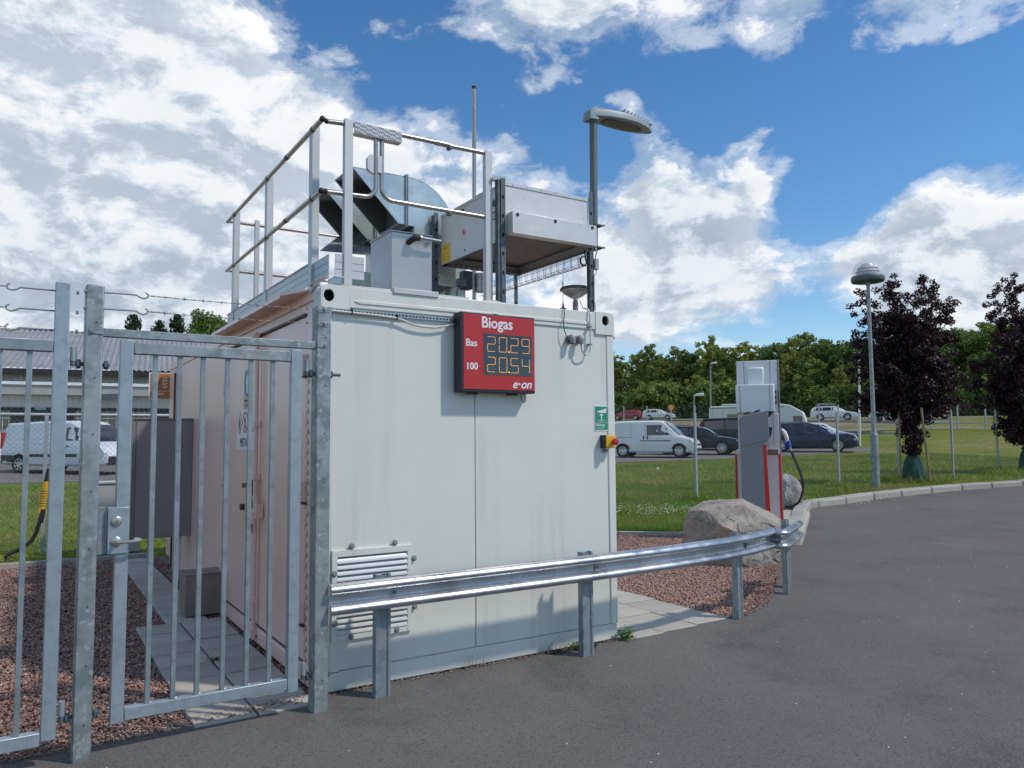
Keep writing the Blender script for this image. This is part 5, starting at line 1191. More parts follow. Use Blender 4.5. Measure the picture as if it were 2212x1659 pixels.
for y in (405, 450, 490): CB(698, 712, y, y+22, .10, .30, 'display_slot', 'black', gp_, fbx, 0)
CB(640, 727, 590, 885, .24, .30, 'hose_panel', 'pgrey'); CB(683, 685, 600, 870, .236, .24, 'panel_joint', 'seam', bev=0)
CB(388, 728, 932, 1462, .24, .62, 'lower_cabinet', 'pgrey'); CB(388, 728, 888, 931, .22, .63, 'shelf', 'ltgrey'); CB(632, 716, 888, 931, .21, .22, 'brown_plate', 'brownp')
CB(374, 388, 924, 1462, .22, .63, 'red_edge', 'pumpred'); CB(718, 734, 924, 1462, .22, .30, 'red_edge', 'pumpred')
CB(735, 742, 924, 1462, .30, .60, 'red_side', 'pumpred')
gb = CB(672, 742, 1463, 1500, .24, .60, 'plinth', 'grey'); 
for k in range(3): CB(680, 735, 1470+9*k, 1474+9*k, .235, .24, 'plinth_slot', 'dark', gp_, gb, 0)
CB(396, 672, 1463, 1500, .30, .60, 'plinth', 'grey')
# payment terminal: slanted grey pillar standing in front
tt = thing('payment_terminal', 'slanted dark grey payment pillar with red edge in front of the dispenser', 'payment terminal', (pbp.x, pbp.y, iz), None, raz-math.pi/2)
def lp(pts, d0, d1, name, m, t, par=None, bev=.01, off=0):
    P_ = [(lx(cu_(x)), lz_(cv_(y))) for x, y in pts]
    return B().prism(P_, lambda a, b, d: LM(t) @ Vector((a, d, b)), d0, d1).build(name, m, par or t, bev)
lp([(424, 648), (430, 632), (445, 624), (640, 578), (646, 800), (600, 846), (608, 1500), (430, 1500)], -.34, -.04, 'pillar', 'mdgrey', tt, bev=.014)
lp([(420, 650), (427, 630), (445, 620), (642, 574), (648, 804), (470, 852), (424, 868)], -.352, -.33, 'face_shroud', 'mdgrey', tt, bev=.006)
lp([(596, 846), (622, 846), (640, 1440), (608, 1500)], -.34, -.02, 'red_edge', 'pumpred', tt, bev=.004)
lp([(640, 578), (688, 582), (650, 628), (641, 628)], -.30, -.05, 'reader_shade', 'black', tt, bev=.003)
lp([(643, 706), (672, 706), (666, 740), (655, 790), (645, 790)], -.28, -.10, 'keypad', 'black', tt, bev=.003)
for x0, y0, x1, y1 in ((460, 606, 502, 594), (540, 590, 582, 578)): lp([(x0, y0), (x0, y0-12), (x1, y1-14), (x1, y1)], -.30, -.2, 'clip', 'black', tt, bev=0)
# nozzle, holster, hose
nz = thing('filling_hose', 'black filling hose with blue nozzle hanging from the dispenser side', 'hose', (pbp.x, pbp.y, iz), None, raz-math.pi/2)
def LPt(x, y, d): return LM(nz) @ Vector((lx(cu_(x)), d, lz_(cv_(y))))
B().tube([LPt(748, 720, .4), LPt(768, 745, .4), LPt(785, 790, .4), LPt(790, 830, .4)], [.02, .035, .035, .025], 10).build('holster', 'pgrey', nz)
B().tube([LPt(770, 850, .38), LPt(800, 830, .38), LPt(806, 870, .38)], [.03, .05, .035], 10).box(-.02, .02, -.02, .02, -.04, .04, Matrix.Translation(LPt(782, 862, .38))).build('nozzle', 'bluep', nz, .004)
B().tube([LPt(806, 870, .38), LPt(818, 905, .38)], .02, 8).build('coupling', 'tube', nz)
hp_ = [(818, 900), (840, 960), (868, 1030), (890, 1100), (902, 1160), (900, 1220), (885, 1280), (860, 1325), (825, 1352), (790, 1364), (755, 1362)]
B().tube([LPt(x, y, .38) for x, y in hp_], .018, 10).build('hose', 'blackr', nz); B().tube([LPt(x-8, y-4, .36) for x, y in hp_[:5]], .012, 8).build('thin_hose', 'blackr', nz)

# ================================================================== FENCES
def chain(verts_b, p0, p1, z0, z1, pitch=.062, r_=.0022):
    """diamond mesh between two posts as straight diagonal wires (three-sided)"""
    p0, p1 = Vector(p0), Vector(p1); Lh = (p1-p0).length; d = (p1-p0)/Lh; Hh = z1-z0
    n_ = Vector((-d.y, d.x, 0)); out = []
    k = -Hh
    while k < Lh:
        for s in (1, -1):
            a0, a1 = k, k+Hh
            h0, h1 = (0, Hh) if s > 0 else (Hh, 0)
            c0_, c1_ = max(a0, 0), min(a1, Lh)
            if c1_ > c0_: out.append((c0_, h0+(h1-h0)*(c0_-a0)/Hh, c1_, h0+(h1-h0)*(c1_-a0)/Hh, s))
        k += pitch*1.0
    for a, ha, c, hc_, s in out:
        A = p0+d*a; A.z = p0.z+(p1.z-p0.z)*a/Lh+z0+ha; C_ = p0+d*c; C_.z = p0.z+(p1.z-p0.z)*c/Lh+z0+hc_
        wv = Vector((0, 0, 1)).cross((C_-A)).normalized()
        dr = (C_-A).normalized(); u1 = n_; u2 = dr.cross(n_)
        k_ = len(verts_b.v); of = n_*(s*r_*.8)
        for P_ in (A, C_):
            for t in (0, 120, 240): verts_b.v.append(tuple(P_+of+(u1*math.cos(R(t))+u2*math.sin(R(t)))*r_))
        for j in range(3): verts_b.f.append((k_+j, k_+(j+1) % 3, k_+3+(j+1) % 3, k_+3+j))
def fence(label, pts, h, meshfrom=None, pitch=.062, r_=.0022, posttop=.06, w=.045, toprail=None, extra_wires=0, cat='fence', group=None):
    t = thing('chain_link_fence', label, cat, pts[0], group)
    for p in pts:
        b = B().box(-w/2, w/2, -w/2, w/2, -.2, h+posttop, Matrix.Translation(p)); o = b.build('post', 'fencepost', t)
    mb_ = B(); wb = B()
    for a, b_ in zip(pts[:-1], pts[1:]):
        chain(mb_, a, b_, .03, h, pitch, r_)
        for z in [.05, h*.5, h] + [h+.02+.10*(i+1) for i in range(extra_wires)]: wb.tube([Vector(a)+Vector((0, 0, z)), Vector(b_)+Vector((0, 0, z))], r_*.9, 4)
    o = mb_.build('wire_mesh', 'wire', t, smooth=0, fix=False); o['kind'] = 'stuff'
    wb.build('tension_wire', 'wire', t)
    if toprail: B().tube([Vector(p)+Vector((0, 0, toprail)) for p in pts], .024, 8).build('top_rail', 'fencepost', t)
    return t
fp_ = [G(1505, 1078), None, G(1813, 1049), None, G(2060, 1029), G(2157, 1018)]
fp_[1] = (fp_[0]+fp_[2])/2; q = G(1943, 1031); fp_[3] = q
last = fp_[-1]; dnx = Vector((2.9, .05, 0)); more = [last+dnx*(i+1) for i in range(5)]
left_ = [fp_[0]-Vector((2.75*i, -.0, 0)) for i in range(3, 0, -1)]
allp = [Vector((p.x, p.y, H(p.x, p.y))) for p in left_+fp_+more]
fence('long galvanised chain link fence across the lawn behind the dispenser', allp, 1.78, w=.05, posttop=.20, extra_wires=1, pitch=.07, r_=.0011)
# bracing tubes of the fence corner near the tree
lp_ = [Vector((x, 8.1, H(x, 8.1))) for x in (-6.9, -4.1, -1.33, 1.4, 3.3)]
fence('chain link fence with top tube behind the left gate', lp_, 2.04, w=.05, posttop=-.1, toprail=1.93, pitch=.072, r_=.0017)
# fence along the raised road, far off
rf = []
for u, v, D in ((1180, 923, 90), (1264, 924, 90), (1348, 925, 91), (1398, 921, 90), (1450, 920, 88), (1502, 918, 86), (1560, 918, 83), (1612, 919, 82), (1700, 921, 79), (1770, 923, 77), (1812, 923, 76), (1858, 924, 74), (1944, 925, 72), (2012, 925, 71), (2070, 926, 70), (2130, 927, 69), (2210, 928, 68), (2300, 930, 67)):
    p = PD(u, v, D); rf.append(Vector((p.x, p.y, H(p.x, p.y))))
fence('distant wire fence below the raised road', rf, 1.75, pitch=.45, r_=.006, w=.09, posttop=.25, extra_wires=1)

# ================================================================== LAMP POSTS, POLES
lbp = G(1893, 1058)
lp1 = thing('street_lamp', 'tall grey street lamp with clear dome of stacked rings beside purple tree', 'street lamp', lbp)
sc_ = math.hypot(lbp.x-CAM.x, lbp.y-CAM.y)/FPX
def LZ(v): return PD(1890, v, sc_*FPX).z
zt = LZ(607); zc = LZ(940)
B().tube([lbp, Vector((lbp.x, lbp.y, zc))], .095, 16).tube([Vector((lbp.x, lbp.y, zc)), Vector((lbp.x, lbp.y, zc+.12))], [.095, .055], 16).build('base_tube', 'galvp', lp1)
B().lathe([(.16, 0), (.15, .03), (.10, .05)], lbp, 16).build('foot_ring', 'galvp', lp1)
B().tube([Vector((lbp.x, lbp.y, zc+.1)), Vector((lbp.x, lbp.y, zt))], [.052, .042], 14).build('pole', 'galvp', lp1)
rD = 30*sc_*1.03; hh = LZ(562)-zt; c_ = Vector((lbp.x, lbp.y, zt))
B().lathe([(rD*.96, -.01), (rD, .02), (rD, .10), (rD*.93, .14), (rD*.93, .10), (rD*.90, .0)], c_, 28).build('skirt_ring', 'strut', lp1)
for k, (r_, z) in enumerate(((.74, .19), (.72, .27), (.62, .36), (.42, .43))): B().lathe([(rD*r_*.80, z*hh/.58+.055), (rD*r_, z*hh/.58), (rD*r_*.97, z*hh/.58-.006), (rD*r_*.77, z*hh/.58+.045)], c_, 24).build('reflector_ring', 'alul', lp1)
B().lathe([(rD*.66, .12), (rD*.55, .30), (rD*.3, .45), (.01, .47)], c_, 20).build('inner_reflector', 'alu', lp1)
B().lathe([(.06, -.1), (.06, .02), (rD*.9, .03)], c_, 20).build('base_plate', 'galvp', lp1)
B().lathe([(rD*.97, .10), (rD*.96, .22), (rD*.82, .38), (rD*.55, .50), (rD*.2, .56), (.005, .565)], c_, 28).build('glass_dome', 'lampglass', lp1)
def farlamp(u, vb, vt, D, label, r_=.08, head=True, m='galvp'):
    p = PD(u, vb, D); t = thing('street_lamp' if head else 'flag_pole', label, 'street lamp' if head else 'flag pole', (p.x, p.y, H(p.x, p.y))); q = PD(u, vt, D)
    B().tube([(p.x, p.y, H(p.x, p.y)-.2), (q.x, q.y, q.z)], [r_*1.2, r_*.7], 8).build('pole', m, t)
    if head: B().tube([(q.x, q.y, q.z), (q.x+.15, q.y-.2, q.z+.1), (q.x+.5, q.y-.75, q.z+.12)], [.06, .12, .16], 8).build('lamp_head', 'signw', t)
    else: B().sphere((q.x, q.y, q.z+.1), .1, 6).build('finial', m, t)
    return t
farlamp(1535, 905, 786, 118, 'tall distant street lamp against the birch wood', .13)
farlamp(1499.5, 930, 855, 77, 'short distant street lamp behind the white delivery van', .09)
farlamp(1856, 955, 722, 52, 'white flag pole standing on the lawn left of the purple tree', .075, False, 'flag')
p = PD(1941, 925, 77); sg = thing('road_sign_post', 'distant post with small white board behind the purple tree', 'sign', (p.x, p.y, H(p.x, p.y)))
q = PD(1941, 848, 77); B().tube([(p.x, p.y, H(p.x, p.y)-.1), (q.x, q.y, q.z)], .06, 6).build('post', 'galvp', sg)
q = PD(1926, 901, 77); B().box(-.75, .75, -.02, .02, -.22, .22, Matrix.Translation(q) @ Matrix.Rotation(raz-math.pi/2-.2, 4, 'Z')).build('board', 'signw', sg)
p = PD(1449, 906, 112); ws = thing('warning_road_sign', 'small orange road sign on a post beside the raised road', 'road sign', (p.x, p.y, H(p.x, p.y)))
q = PD(1449, 880, 112); B().tube([(p.x, p.y, H(p.x, p.y)), (q.x, q.y, q.z)], .05, 6).build('post', 'galvp', ws)
B().lathe([(.40, -.02), (.40, .02)], q, 16, Matrix.Rotation(math.atan2(q.y-CAM.y, q.x-CAM.x), 4, 'Z') @ Matrix.Rotation(R(90), 4, 'Y')).build('disc', 'orangesign', ws)

# ================================================================== CARS
def car(name, label, cat, loc, heading, paint, st, wheels, wins, z0=.28, wr=.33, belt_in=.02, rear='tail', details=None, group=None, rimm='rim', scale=1.0):
    """st: stations (x, z_belt, z_top, half width, half roof width, z_bottom); x forward"""
    t = thing(name, label, cat, (0, 0, 0), group)
    b = B(); ns = len(st); NP = 9
    def sec(x, zb, zt_, w, wr_, zz):
        h = [(w*.88, zz), (w*.985, zz+.07), (w, zz+(zb-zz)*.45), (w*.99, zz+(zb-zz)*.8), (w*.965, zb)]
        if zt_ > zb+.02: h += [(wr_+.02, zt_-.10*min(1, (zt_-zb)/.4)), (wr_-.05, zt_-.028), (wr_*.6, zt_-.004), (0, zt_)]
        else: h += [(w*.93, zb+.012), (w*.80, zt_+.0), (w*.45, zt_+.012), (0, zt_+.015)]
        return [(x, y, z) for y, z in h] + [(x, -y, z) for y, z in h[-2::-1]]
    for s_ in st: b.v += sec(*s_)
    m_ = 2*NP-1
    for i in range(ns-1):
        for j in range(m_-1): a = i*m_+j; b.f.append((a, a+1, a+1+m_, a+m_))
        a = i*m_; b.f.append((a+m_-1, a, a+m_, a+2*m_-1))
    b.f.append(tuple(range(m_))); b.f.append(tuple(range((ns-1)*m_, ns*m_))[::-1])
    body = b.build('body', paint, t, smooth=32)
    def ysurf(x, z):
        for i in range(ns-1):
            if st[i][0] <= x <= st[i+1][0] or st[i+1][0] <= x <= st[i][0]:
                f = (x-st[i][0])/((st[i+1][0]-st[i][0]) or 1); s_ = [a+(c-a)*f for a, c in zip(st[i], st[i+1])]; break
        else: s_ = st[0] if abs(x-st[0][0]) < abs(x-st[-1][0]) else st[-1]
        _, zb, zt_, w, wr_, zz = s_
        prof_ = [(zz, w*.88), (zz+.07, w*.985), (zz+(zb-zz)*.45, w), (zz+(zb-zz)*.8, w*.99), (zb, w*.965), (max(zb+.01, zt_-.10*min(1, (zt_-zb)/.4)), wr_+.02), (max(zb+.02, zt_-.028), wr_-.05)]
        return float(np.interp(z, [p[0] for p in prof_], [p[1] for p in prof_]))
    def sidepoly(poly, name_, m2, off=.006, both=True, par=None):
        for s_ in ((1, -1) if both else (-1,)):
            # densify edges then fan from centroid
            P_ = []
            for (x0, z0_), (x1, z1_) in zip(poly, poly[1:]+poly[:1]):
                for k in range(4): P_.append((x0+(x1-x0)*k/4, z0_+(z1_-z0_)*k/4))
            c0_ = (sum(p[0] for p in poly)/len(poly), sum(p[1] for p in poly)/len(poly)); bb = B()
            bb.v = [(c0_[0], s_*(ysurf(*c0_)+off), c0_[1])] + [(x, s_*(ysurf(x, z)+off), z) for x, z in P_] + [(x, s_*(ysurf(x, z)-.02), z) for x, z in P_]
            n3 = len(P_)
            for k in range(n3): bb.f.append((0, 1+k, 1+(k+1) % n3)); bb.f.append((1+k, 1+n3+k, 1+n3+(k+1) % n3, 1+(k+1) % n3))
            bb.build(name_, m2, par or t, smooth=30)
    for w_ in wins: sidepoly(w_, 'side_window', 'carg')
    for x in wheels:
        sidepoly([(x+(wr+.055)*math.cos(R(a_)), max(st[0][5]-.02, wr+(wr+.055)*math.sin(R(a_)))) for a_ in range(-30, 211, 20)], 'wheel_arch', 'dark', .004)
        for s_ in (1, -1):
            yw = s_*(ysurf(x, .5)-.09)
            MT = Matrix.Translation((x, yw, wr)) @ Matrix.Rotation(R(-90*s_), 4, 'X')
            wh = B().lathe([(wr*.62, -.09), (wr*.95, -.09), (wr, -.06), (wr, .07), (wr*.94, .10), (wr*.67, .10), (wr*.64, .02)], (0, 0, 0), 22, MT).build('wheel', 'tyre', t)
            rb = B()
            rb.tube([MT @ Vector((math.cos(R(a_))*wr*.63, math.sin(R(a_))*wr*.63, .088)) for a_ in range(0, 361, 20)], wr*.055, 6); rb.lathe([(wr*.16, .06), (wr*.15, .09), (.005, .095)], (0, 0, 0), 10, MT)
            for k in range(10 if wr > .33 else 7):
                a_ = 2*math.pi*k/(10 if wr > .33 else 7); P0_ = Vector((math.cos(a_)*wr*.12, math.sin(a_)*wr*.12, .085)); P1_ = Vector((math.cos(a_)*wr*.60, math.sin(a_)*wr*.60, .09)); rb.bar(MT @ P0_, MT @ P1_, wr*.14, .02, up=MT.to_3x3() @ Vector((0, 0, 1)))
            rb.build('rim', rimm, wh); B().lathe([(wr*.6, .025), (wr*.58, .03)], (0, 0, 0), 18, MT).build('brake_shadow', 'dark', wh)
    if details: details(t, sidepoly, ysurf, body)
    t.location = loc; t.rotation_euler = (0, 0, heading); t.scale = (scale,)*3
    return t
def quadstrip(t, pts, name_, m2, off=(0, 0, .006), par=None):     # pts: list of (x, halfwidth, z), makes a panel across the car
    b = B(); n3 = len(pts)
    for x, w, z in pts: b.v += [(x+off[0], w, z+off[2]), (x+off[0], 0, z+off[2]+.012), (x+off[0], -w, z+off[2])]
    for i in range(n3-1): a = i*3; b.f += [(a, a+1, a+4, a+3), (a+1, a+2, a+5, a+4)]
    b.build(name_, m2, par or t, smooth=40)
def mirror(t, x, y, z, m2):
    for s_ in (1, -1): B().sphere((x, s_*(y+.10), z), .085, 6, (.55, 1, .8)).build('mirror', m2, t)
def ends(t, xr, xf, w, zr0, zr1, zf0, zf1, plate_z=.5):
    for s_ in (1, -1):
        B().box(xr-.015, xr+.10, s_*w-.0 if s_ < 0 else w-.12, s_*w+.12 if s_ < 0 else w, zr0, zr1).build('tail_light', 'tail', t, .01)
        B().prism([(0, zf0), (-.22, zf1-.0), (-.24, zf1-.10), (-.02, zf0-.05)], lambda a, b_, d: Vector((xf+a, d, b_)), s_*w*.98, s_*(w-.28)).build('headlight', 'head', t, .01)
HD = R(-56)
# white delivery van (high box body)
van_st = [(-2.20, 1.00, 1.10, .80, .66, .45), (-2.17, 1.02, 1.72, .86, .72, .36), (-2.08, 1.04, 1.84, .88, .74, .30), (-1.2, 1.05, 1.88, .90, .76, .26), (0, 1.06, 1.88, .90, .76, .25), (.45, 1.06, 1.86, .90, .74, .25), (.72, 1.06, 1.72, .90, .71, .25), (1.02, 1.06, 1.44, .90, .71, .25), (1.30, 1.05, 1.17, .90, .76, .25), (1.38, 1.02, 1.09, .89, .80, .25), (1.75, .92, .98, .87, .76, .25), (2.02, .84, .90, .83, .70, .27), (2.16, .68, .74, .77, .60, .30), (2.21, .50, .56, .66, .5, .34)]
def van_d(t, sp, ys, body):
    sp([(-.62, .82), (-.60, .86), (.95, .86), (.95, .82)], 'rub_strip', 'black', .012); sp([(-2.05, 1.02), (-2.05, 1.0), (-.98, 1.0), (-.98, 1.02)], 'slide_rail', 'seam', .004)
    for x in (-.46, -.27): sp([(x, .92), (x+.06, .92), (x+.06, 1.10), (x, 1.10)], 'door_handle', 'black', .012)
    for x in (-.36, -1.1): sp([(x, .40), (x+.012, .40), (x+.012, 1.70), (x, 1.70)], 'door_seam', 'seam', .003)
    quadstrip(t, [(1.33, .76, 1.13), (1.02, .69, 1.44), (.72, .68, 1.715), (.58, .64, 1.79)], 'windscreen', 'carg', (.012, 0, .012))
    mirror(t, 1.02, .88, 1.12, 'carw'); ends(t, -2.19, 2.08, .86, .75, 1.25, .72, .94)
    B().box(2.13, 2.235, -.72, .72, .34, .46).build('bumper', 'black', t, .02); B().box(2.14, 2.20, -.45, .45, .58, .68).build('grille', 'black', t, .01); B().box(2.235, 2.245, -.26, .26, .46, .56).build('licence_plate', 'plate', t)
v1f, v1r = G(1477, 991), G(1363, 988)
def place(u, v, D=None):
    p = G(u, v) if D is None else PD(u, v, D); return Vector((p.x, p.y, H(p.x, p.y)))
def by_front(pf, heading, xf): return Vector((pf.x-math.cos(heading)*xf, pf.y-math.sin(heading)*xf, H(pf.x, pf.y)))
hv1 = R(-55); car('delivery_van', 'small white delivery van parked nearest behind the lawn fence', 'van', by_front(PD(1477, 990, 38.4), hv1, 1.35)+Vector((0, 0, -.0)), hv1, 'carw', van_st, (-1.52, 1.34), [[(-.28, 1.12), (-.28, 1.64), (.50, 1.64), (.98, 1.24), (1.02, 1.12)]], wr=.335, details=van_d, scale=.96)
# estate cars: shared silhouette with variations
def estate_st(L_, h, hood, w, zs=.22, rake=1.0, tailx=.18):
    r_ = -L_/2; f_ = L_/2
    return [(r_, .72, .80, w*.86, .5, zs+.14), (r_+.03, .90, 1.0, w*.94, .62, zs+.06), (r_+tailx, .95, h-.20, w*.98, .64, zs), (r_+tailx+.35, .97, h-.03, w, .66, zs), (r_+1.6, .96, h, w, .68, zs), (r_+2.35, .95, h-.01, w, .67, zs), (r_+2.75, .945, h-.10, w, .64, zs), (r_+3.15, .94, h-.30, w, .64, zs), (r_+3.50, .93, .98, w, .70, zs), (r_+3.62, .91, .95, w*.995, .74, zs), (f_-.55, hood, hood+.03, w*.97, .72, zs), (f_-.20, hood-.09, hood-.05, w*.90, .66, zs+.02), (f_-.04, .62, .66, w*.80, .60, zs+.06), (f_, .48, .52, w*.68, .5, zs+.12)]
def estate_d(L_, h, paint, rails=True, box_=None, w=.9, chrome=None, front_box=False):
    r_ = -L_/2; f_ = L_/2
    def d(t, sp, ys, body):
        quadstrip(t, [(r_+3.50, .66, .985), (r_+3.15, .61, h-.285), (r_+2.80, .58, h-.10)], 'windscreen', 'carg', (.012, 0, .012))
        quadstrip(t, [(r_+.10, .60, 1.02), (r_+.20, .58, h-.22)], 'rear_window', 'carg', (-.02, 0, .01))
        mirror(t, r_+3.05, w*.97, 1.02, paint); ends(t, r_+.0, f_-.08, w*.93, .78, .98, .64, .76)
        B().box(f_-.05, f_+.03, -.62, .62, .28, .42).build('bumper', 'black' if chrome is None else chrome, t, .02); B().box(f_-.06, f_+.01, -.38, .38, .48, .62).build('grille', 'black', t, .01); B().box(f_+.03, f_+.04, -.26, .26, .38, .47).build('licence_plate', 'plate', t)
        sp([(r_+.9, .30), (r_+.9, .335), (f_-1.1, .335), (f_-1.1, .30)], 'sill_strip', chrome or 'black', .012)
        for x in (r_+1.25, r_+2.15): sp([(x, .30), (x+.01, .30), (x+.01, .93), (x, .93)], 'door_seam', 'seam', .003)
        for x in (r_+1.95, r_+2.95): sp([(x-.22, .80), (x-.06, .80), (x-.06, .83), (x-.22, .83)], 'door_handle', paint, .02)
        if rails:
            for s_ in (1, -1): B().tube([(r_+.6, s_*.60, h-.06), (r_+.8, s_*.60, h+.03), (r_+2.2, s_*.60, h+.03), (r_+2.45, s_*.60, h-.05)], .018, 6).build('roof_rail', 'tube' if box_ is None else 'black', t)
        if box_:
            for x in (r_+1.1, r_+1.9): B().box(x-.03, x+.03, -.62, .62, h+.02, h+.06).build('roof_bar', 'black', t)
            bb = B(); prof_ = [(r_+.55, .10), (r_+.60, .30), (r_+.9, .36), (r_+1.9, .34), (r_+2.3, .24), (r_+2.55, .10)]
            bb.prism(prof_, lambda a, b_, dd: Vector((a, dd, h-.02+b_)), -.42, .42).build('roof_box', box_, t, .05, 3)
    return d
def estate_wins(L_, h):
    r_ = -L_/2
    return [[(r_+.42, 1.02), (r_+.50, h-.16), (r_+1.15, h-.12), (r_+1.18, 1.02)], [(r_+1.26, 1.02), (r_+1.24, h-.12), (r_+2.06, h-.12), (r_+2.10, 1.02)], [(r_+2.17, 1.02), (r_+2.14, h-.12), (r_+2.60, h-.16), (r_+3.06, 1.09), (r_+3.10, 1.02)]]
he = R(-57)
car('estate_car', 'black estate car with large spoked wheels parked beside the white van', 'car', by_front(PD(1566, 983, 41.5), he, 1.40), he, 'cark', estate_st(4.8, 1.50, .84, .92), (-1.42, 1.40), estate_wins(4.8, 1.50), wr=.35, details=estate_d(4.8, 1.50, 'cark', True, chrome='rim'))
car('estate_car', 'dark navy estate car seen right of the gas dispenser', 'car', by_front(PD(1811, 976, 44.8), R(-56), 1.42), R(-56), 'carb', estate_st(4.8, 1.58, .96, .93), (-1.36, 1.42), estate_wins(4.8, 1.58), wr=.36, details=estate_d(4.8, 1.58, 'carb', True))
car('hatchback', 'silver car mostly hidden behind the navy estate car', 'car', by_front(PD(1818, 968, 49.5), R(-57), 1.3), R(-57), 'carw2', estate_st(4.4, 1.50, .86, .9), (-1.3, 1.3), estate_wins(4.4, 1.50), wr=.32, details=estate_d(4.4, 1.50, 'carw2', False))
vst2 = [(-2.3, 1.0, 1.15, .84, .7, .4), (-2.25, 1.12, 1.74, .92, .78, .32), (-2.1, 1.14, 1.88, .94, .80, .28), (0, 1.15, 1.92, .95, .82, .26), (1.0, 1.15, 1.88, .95, .80, .26), (1.5, 1.14, 1.5, .95, .78, .26), (1.8, 1.1, 1.2, .94, .8, .26), (2.2, .95, 1.0, .9, .74, .28), (2.35, .6, .66, .8, .6, .34)]
def vand2(t, sp, ys, body):
    quadstrip(t, [(1.8, .76, 1.22), (1.5, .74, 1.5), (1.05, .70, 1.84)], 'windscreen', 'carg', (.012, 0, .014)); ends(t, -2.30, 2.22, .92, .9, 1.55, .75, .92); mirror(t, 1.45, .95, 1.2, 'black')
car('minivan', 'black minivan half hidden behind the gas dispenser', 'van', by_front(PD(1662, 980, 47.0), R(-57), 1.5)+Vector((0, 0, .0)), R(-57), 'cark', vst2, (-1.55, 1.5), [[(-2.0, 1.22), (-1.98, 1.68), (-.9, 1.72), (-.9, 1.22)], [(-.8, 1.22), (-.8, 1.72), (.45, 1.72), (.45, 1.22)], [(.55, 1.22), (.55, 1.72), (.98, 1.70), (1.38, 1.40), (1.45, 1.22)]], wr=.33, details=vand2)
# left white van
vst3 = [(-2.5, 1.0, 1.2, .86, .7, .42), (-2.44, 1.05, 1.70, .93, .76, .34), (-2.3, 1.08, 1.86, .94, .78, .3), (-.5, 1.10, 1.92, .95, .80, .27), (.7, 1.10, 1.90, .95, .79, .26), (1.05, 1.10, 1.76, .95, .76, .26), (1.45, 1.09, 1.42, .95, .75, .26), (1.72, 1.07, 1.14, .95, .80, .26), (1.85, 1.0, 1.08, .94, .84, .26), (2.25, .90, .97, .90, .76, .28), (2.42, .72, .78, .82, .66, .32), (2.48, .50, .56, .70, .5, .38)]
def vand3(t, sp, ys, body):
    quadstrip(t, [(1.74, .80, 1.14), (1.45, .74, 1.43), (1.08, .70, 1.74)], 'windscreen', 'carg', (.014, 0, .014)); ends(t, -2.48, 2.36, .93, .9, 1.50, .74, .98); mirror(t, 1.38, .95, 1.20, 'carw2')
    sp([(-2.44, .34), (-2.44, .66), (-1.75, .66), (-1.75, .34)], 'rear_bumper', 'black', .02); sp([(-1.1, .60), (-1.1, .70), (1.15, .70), (1.15, .60)], 'rub_strip', 'black', .014); sp([(.52, .95), (.52, .99), (.76, .99), (.76, .95)], 'door_handle', 'black', .02)
    sp([(-2.2, 1.10), (-2.2, 1.12), (.4, 1.12), (.4, 1.10)], 'body_crease', 'carw2', .010); sp([(-2.1, 1.25), (-2.08, 1.68), (-.5, 1.70), (-.5, 1.25)], 'pressed_panel', 'carw2', .006)
    B().box(2.34, 2.52, -.80, .80, .32, .62).build('bumper', 'black', t, .03); B().box(2.40, 2.47, -.42, .42, .66, .80).build('grille', 'galvl', t, .01); B().box(-2.56, -2.46, -.85, .85, .36, .62).build('bumper', 'black', t, .03)
    sp([(.42, .4), (.43, .4), (.43, 1.8), (.42, 1.8)], 'door_seam', 'seam', .004)
car('cargo_van', 'silver white cargo van with dark bumpers parked behind the left gate', 'van', place(158, 1023, 32.2), R(-50), 'carw2', vst3, (-1.55, 1.62), [[(.55, 1.18), (.56, 1.66), (1.02, 1.64), (1.36, 1.34), (1.42, 1.18)]], wr=.33, details=vand3, scale=.98)
# far cars on the raised road
def road_car(name, label, cat, u, D, heading, paint, h, kw, L_=4.6, flip=1):
    p = PD(u, 910, D); return car(name, label, cat, Vector((p.x, p.y, H(p.x, p.y)+.10)), heading, paint, estate_st(L_, h, .86, .9), (-1.3, 1.33), estate_wins(L_, h), wr=.34, details=estate_d(L_, h, paint, **kw))
road_car('hatchback', 'red hatchback on the raised road beside the container corner', 'car', 1356, 113, R(-53)+math.pi, 'carr', 1.46, dict(rails=False), 4.3)
road_car('estate_car', 'white estate car driving on the raised road above the white van', 'car', 1424, 112, R(-53), 'carw', 1.50, dict(rails=True))
road_car('estate_car', 'white estate car with grey roof box on the raised road', 'car', 1802, 88, R(-58), 'carw', 1.50, dict(rails=True, box_='grey'))
road_car('estate_car', 'silver white car with black roof box behind the purple tree', 'car', 1932, 83.5, R(-60)+math.pi, 'carw2', 1.52, dict(rails=True, box_='strut'), 4.5)
road_car('compact_car', 'small dark blue car far off on the raised road between fence posts', 'car', 2008, 86, R(-60)+math.pi, 'carb', 1.3, dict(rails=False), 3.8)

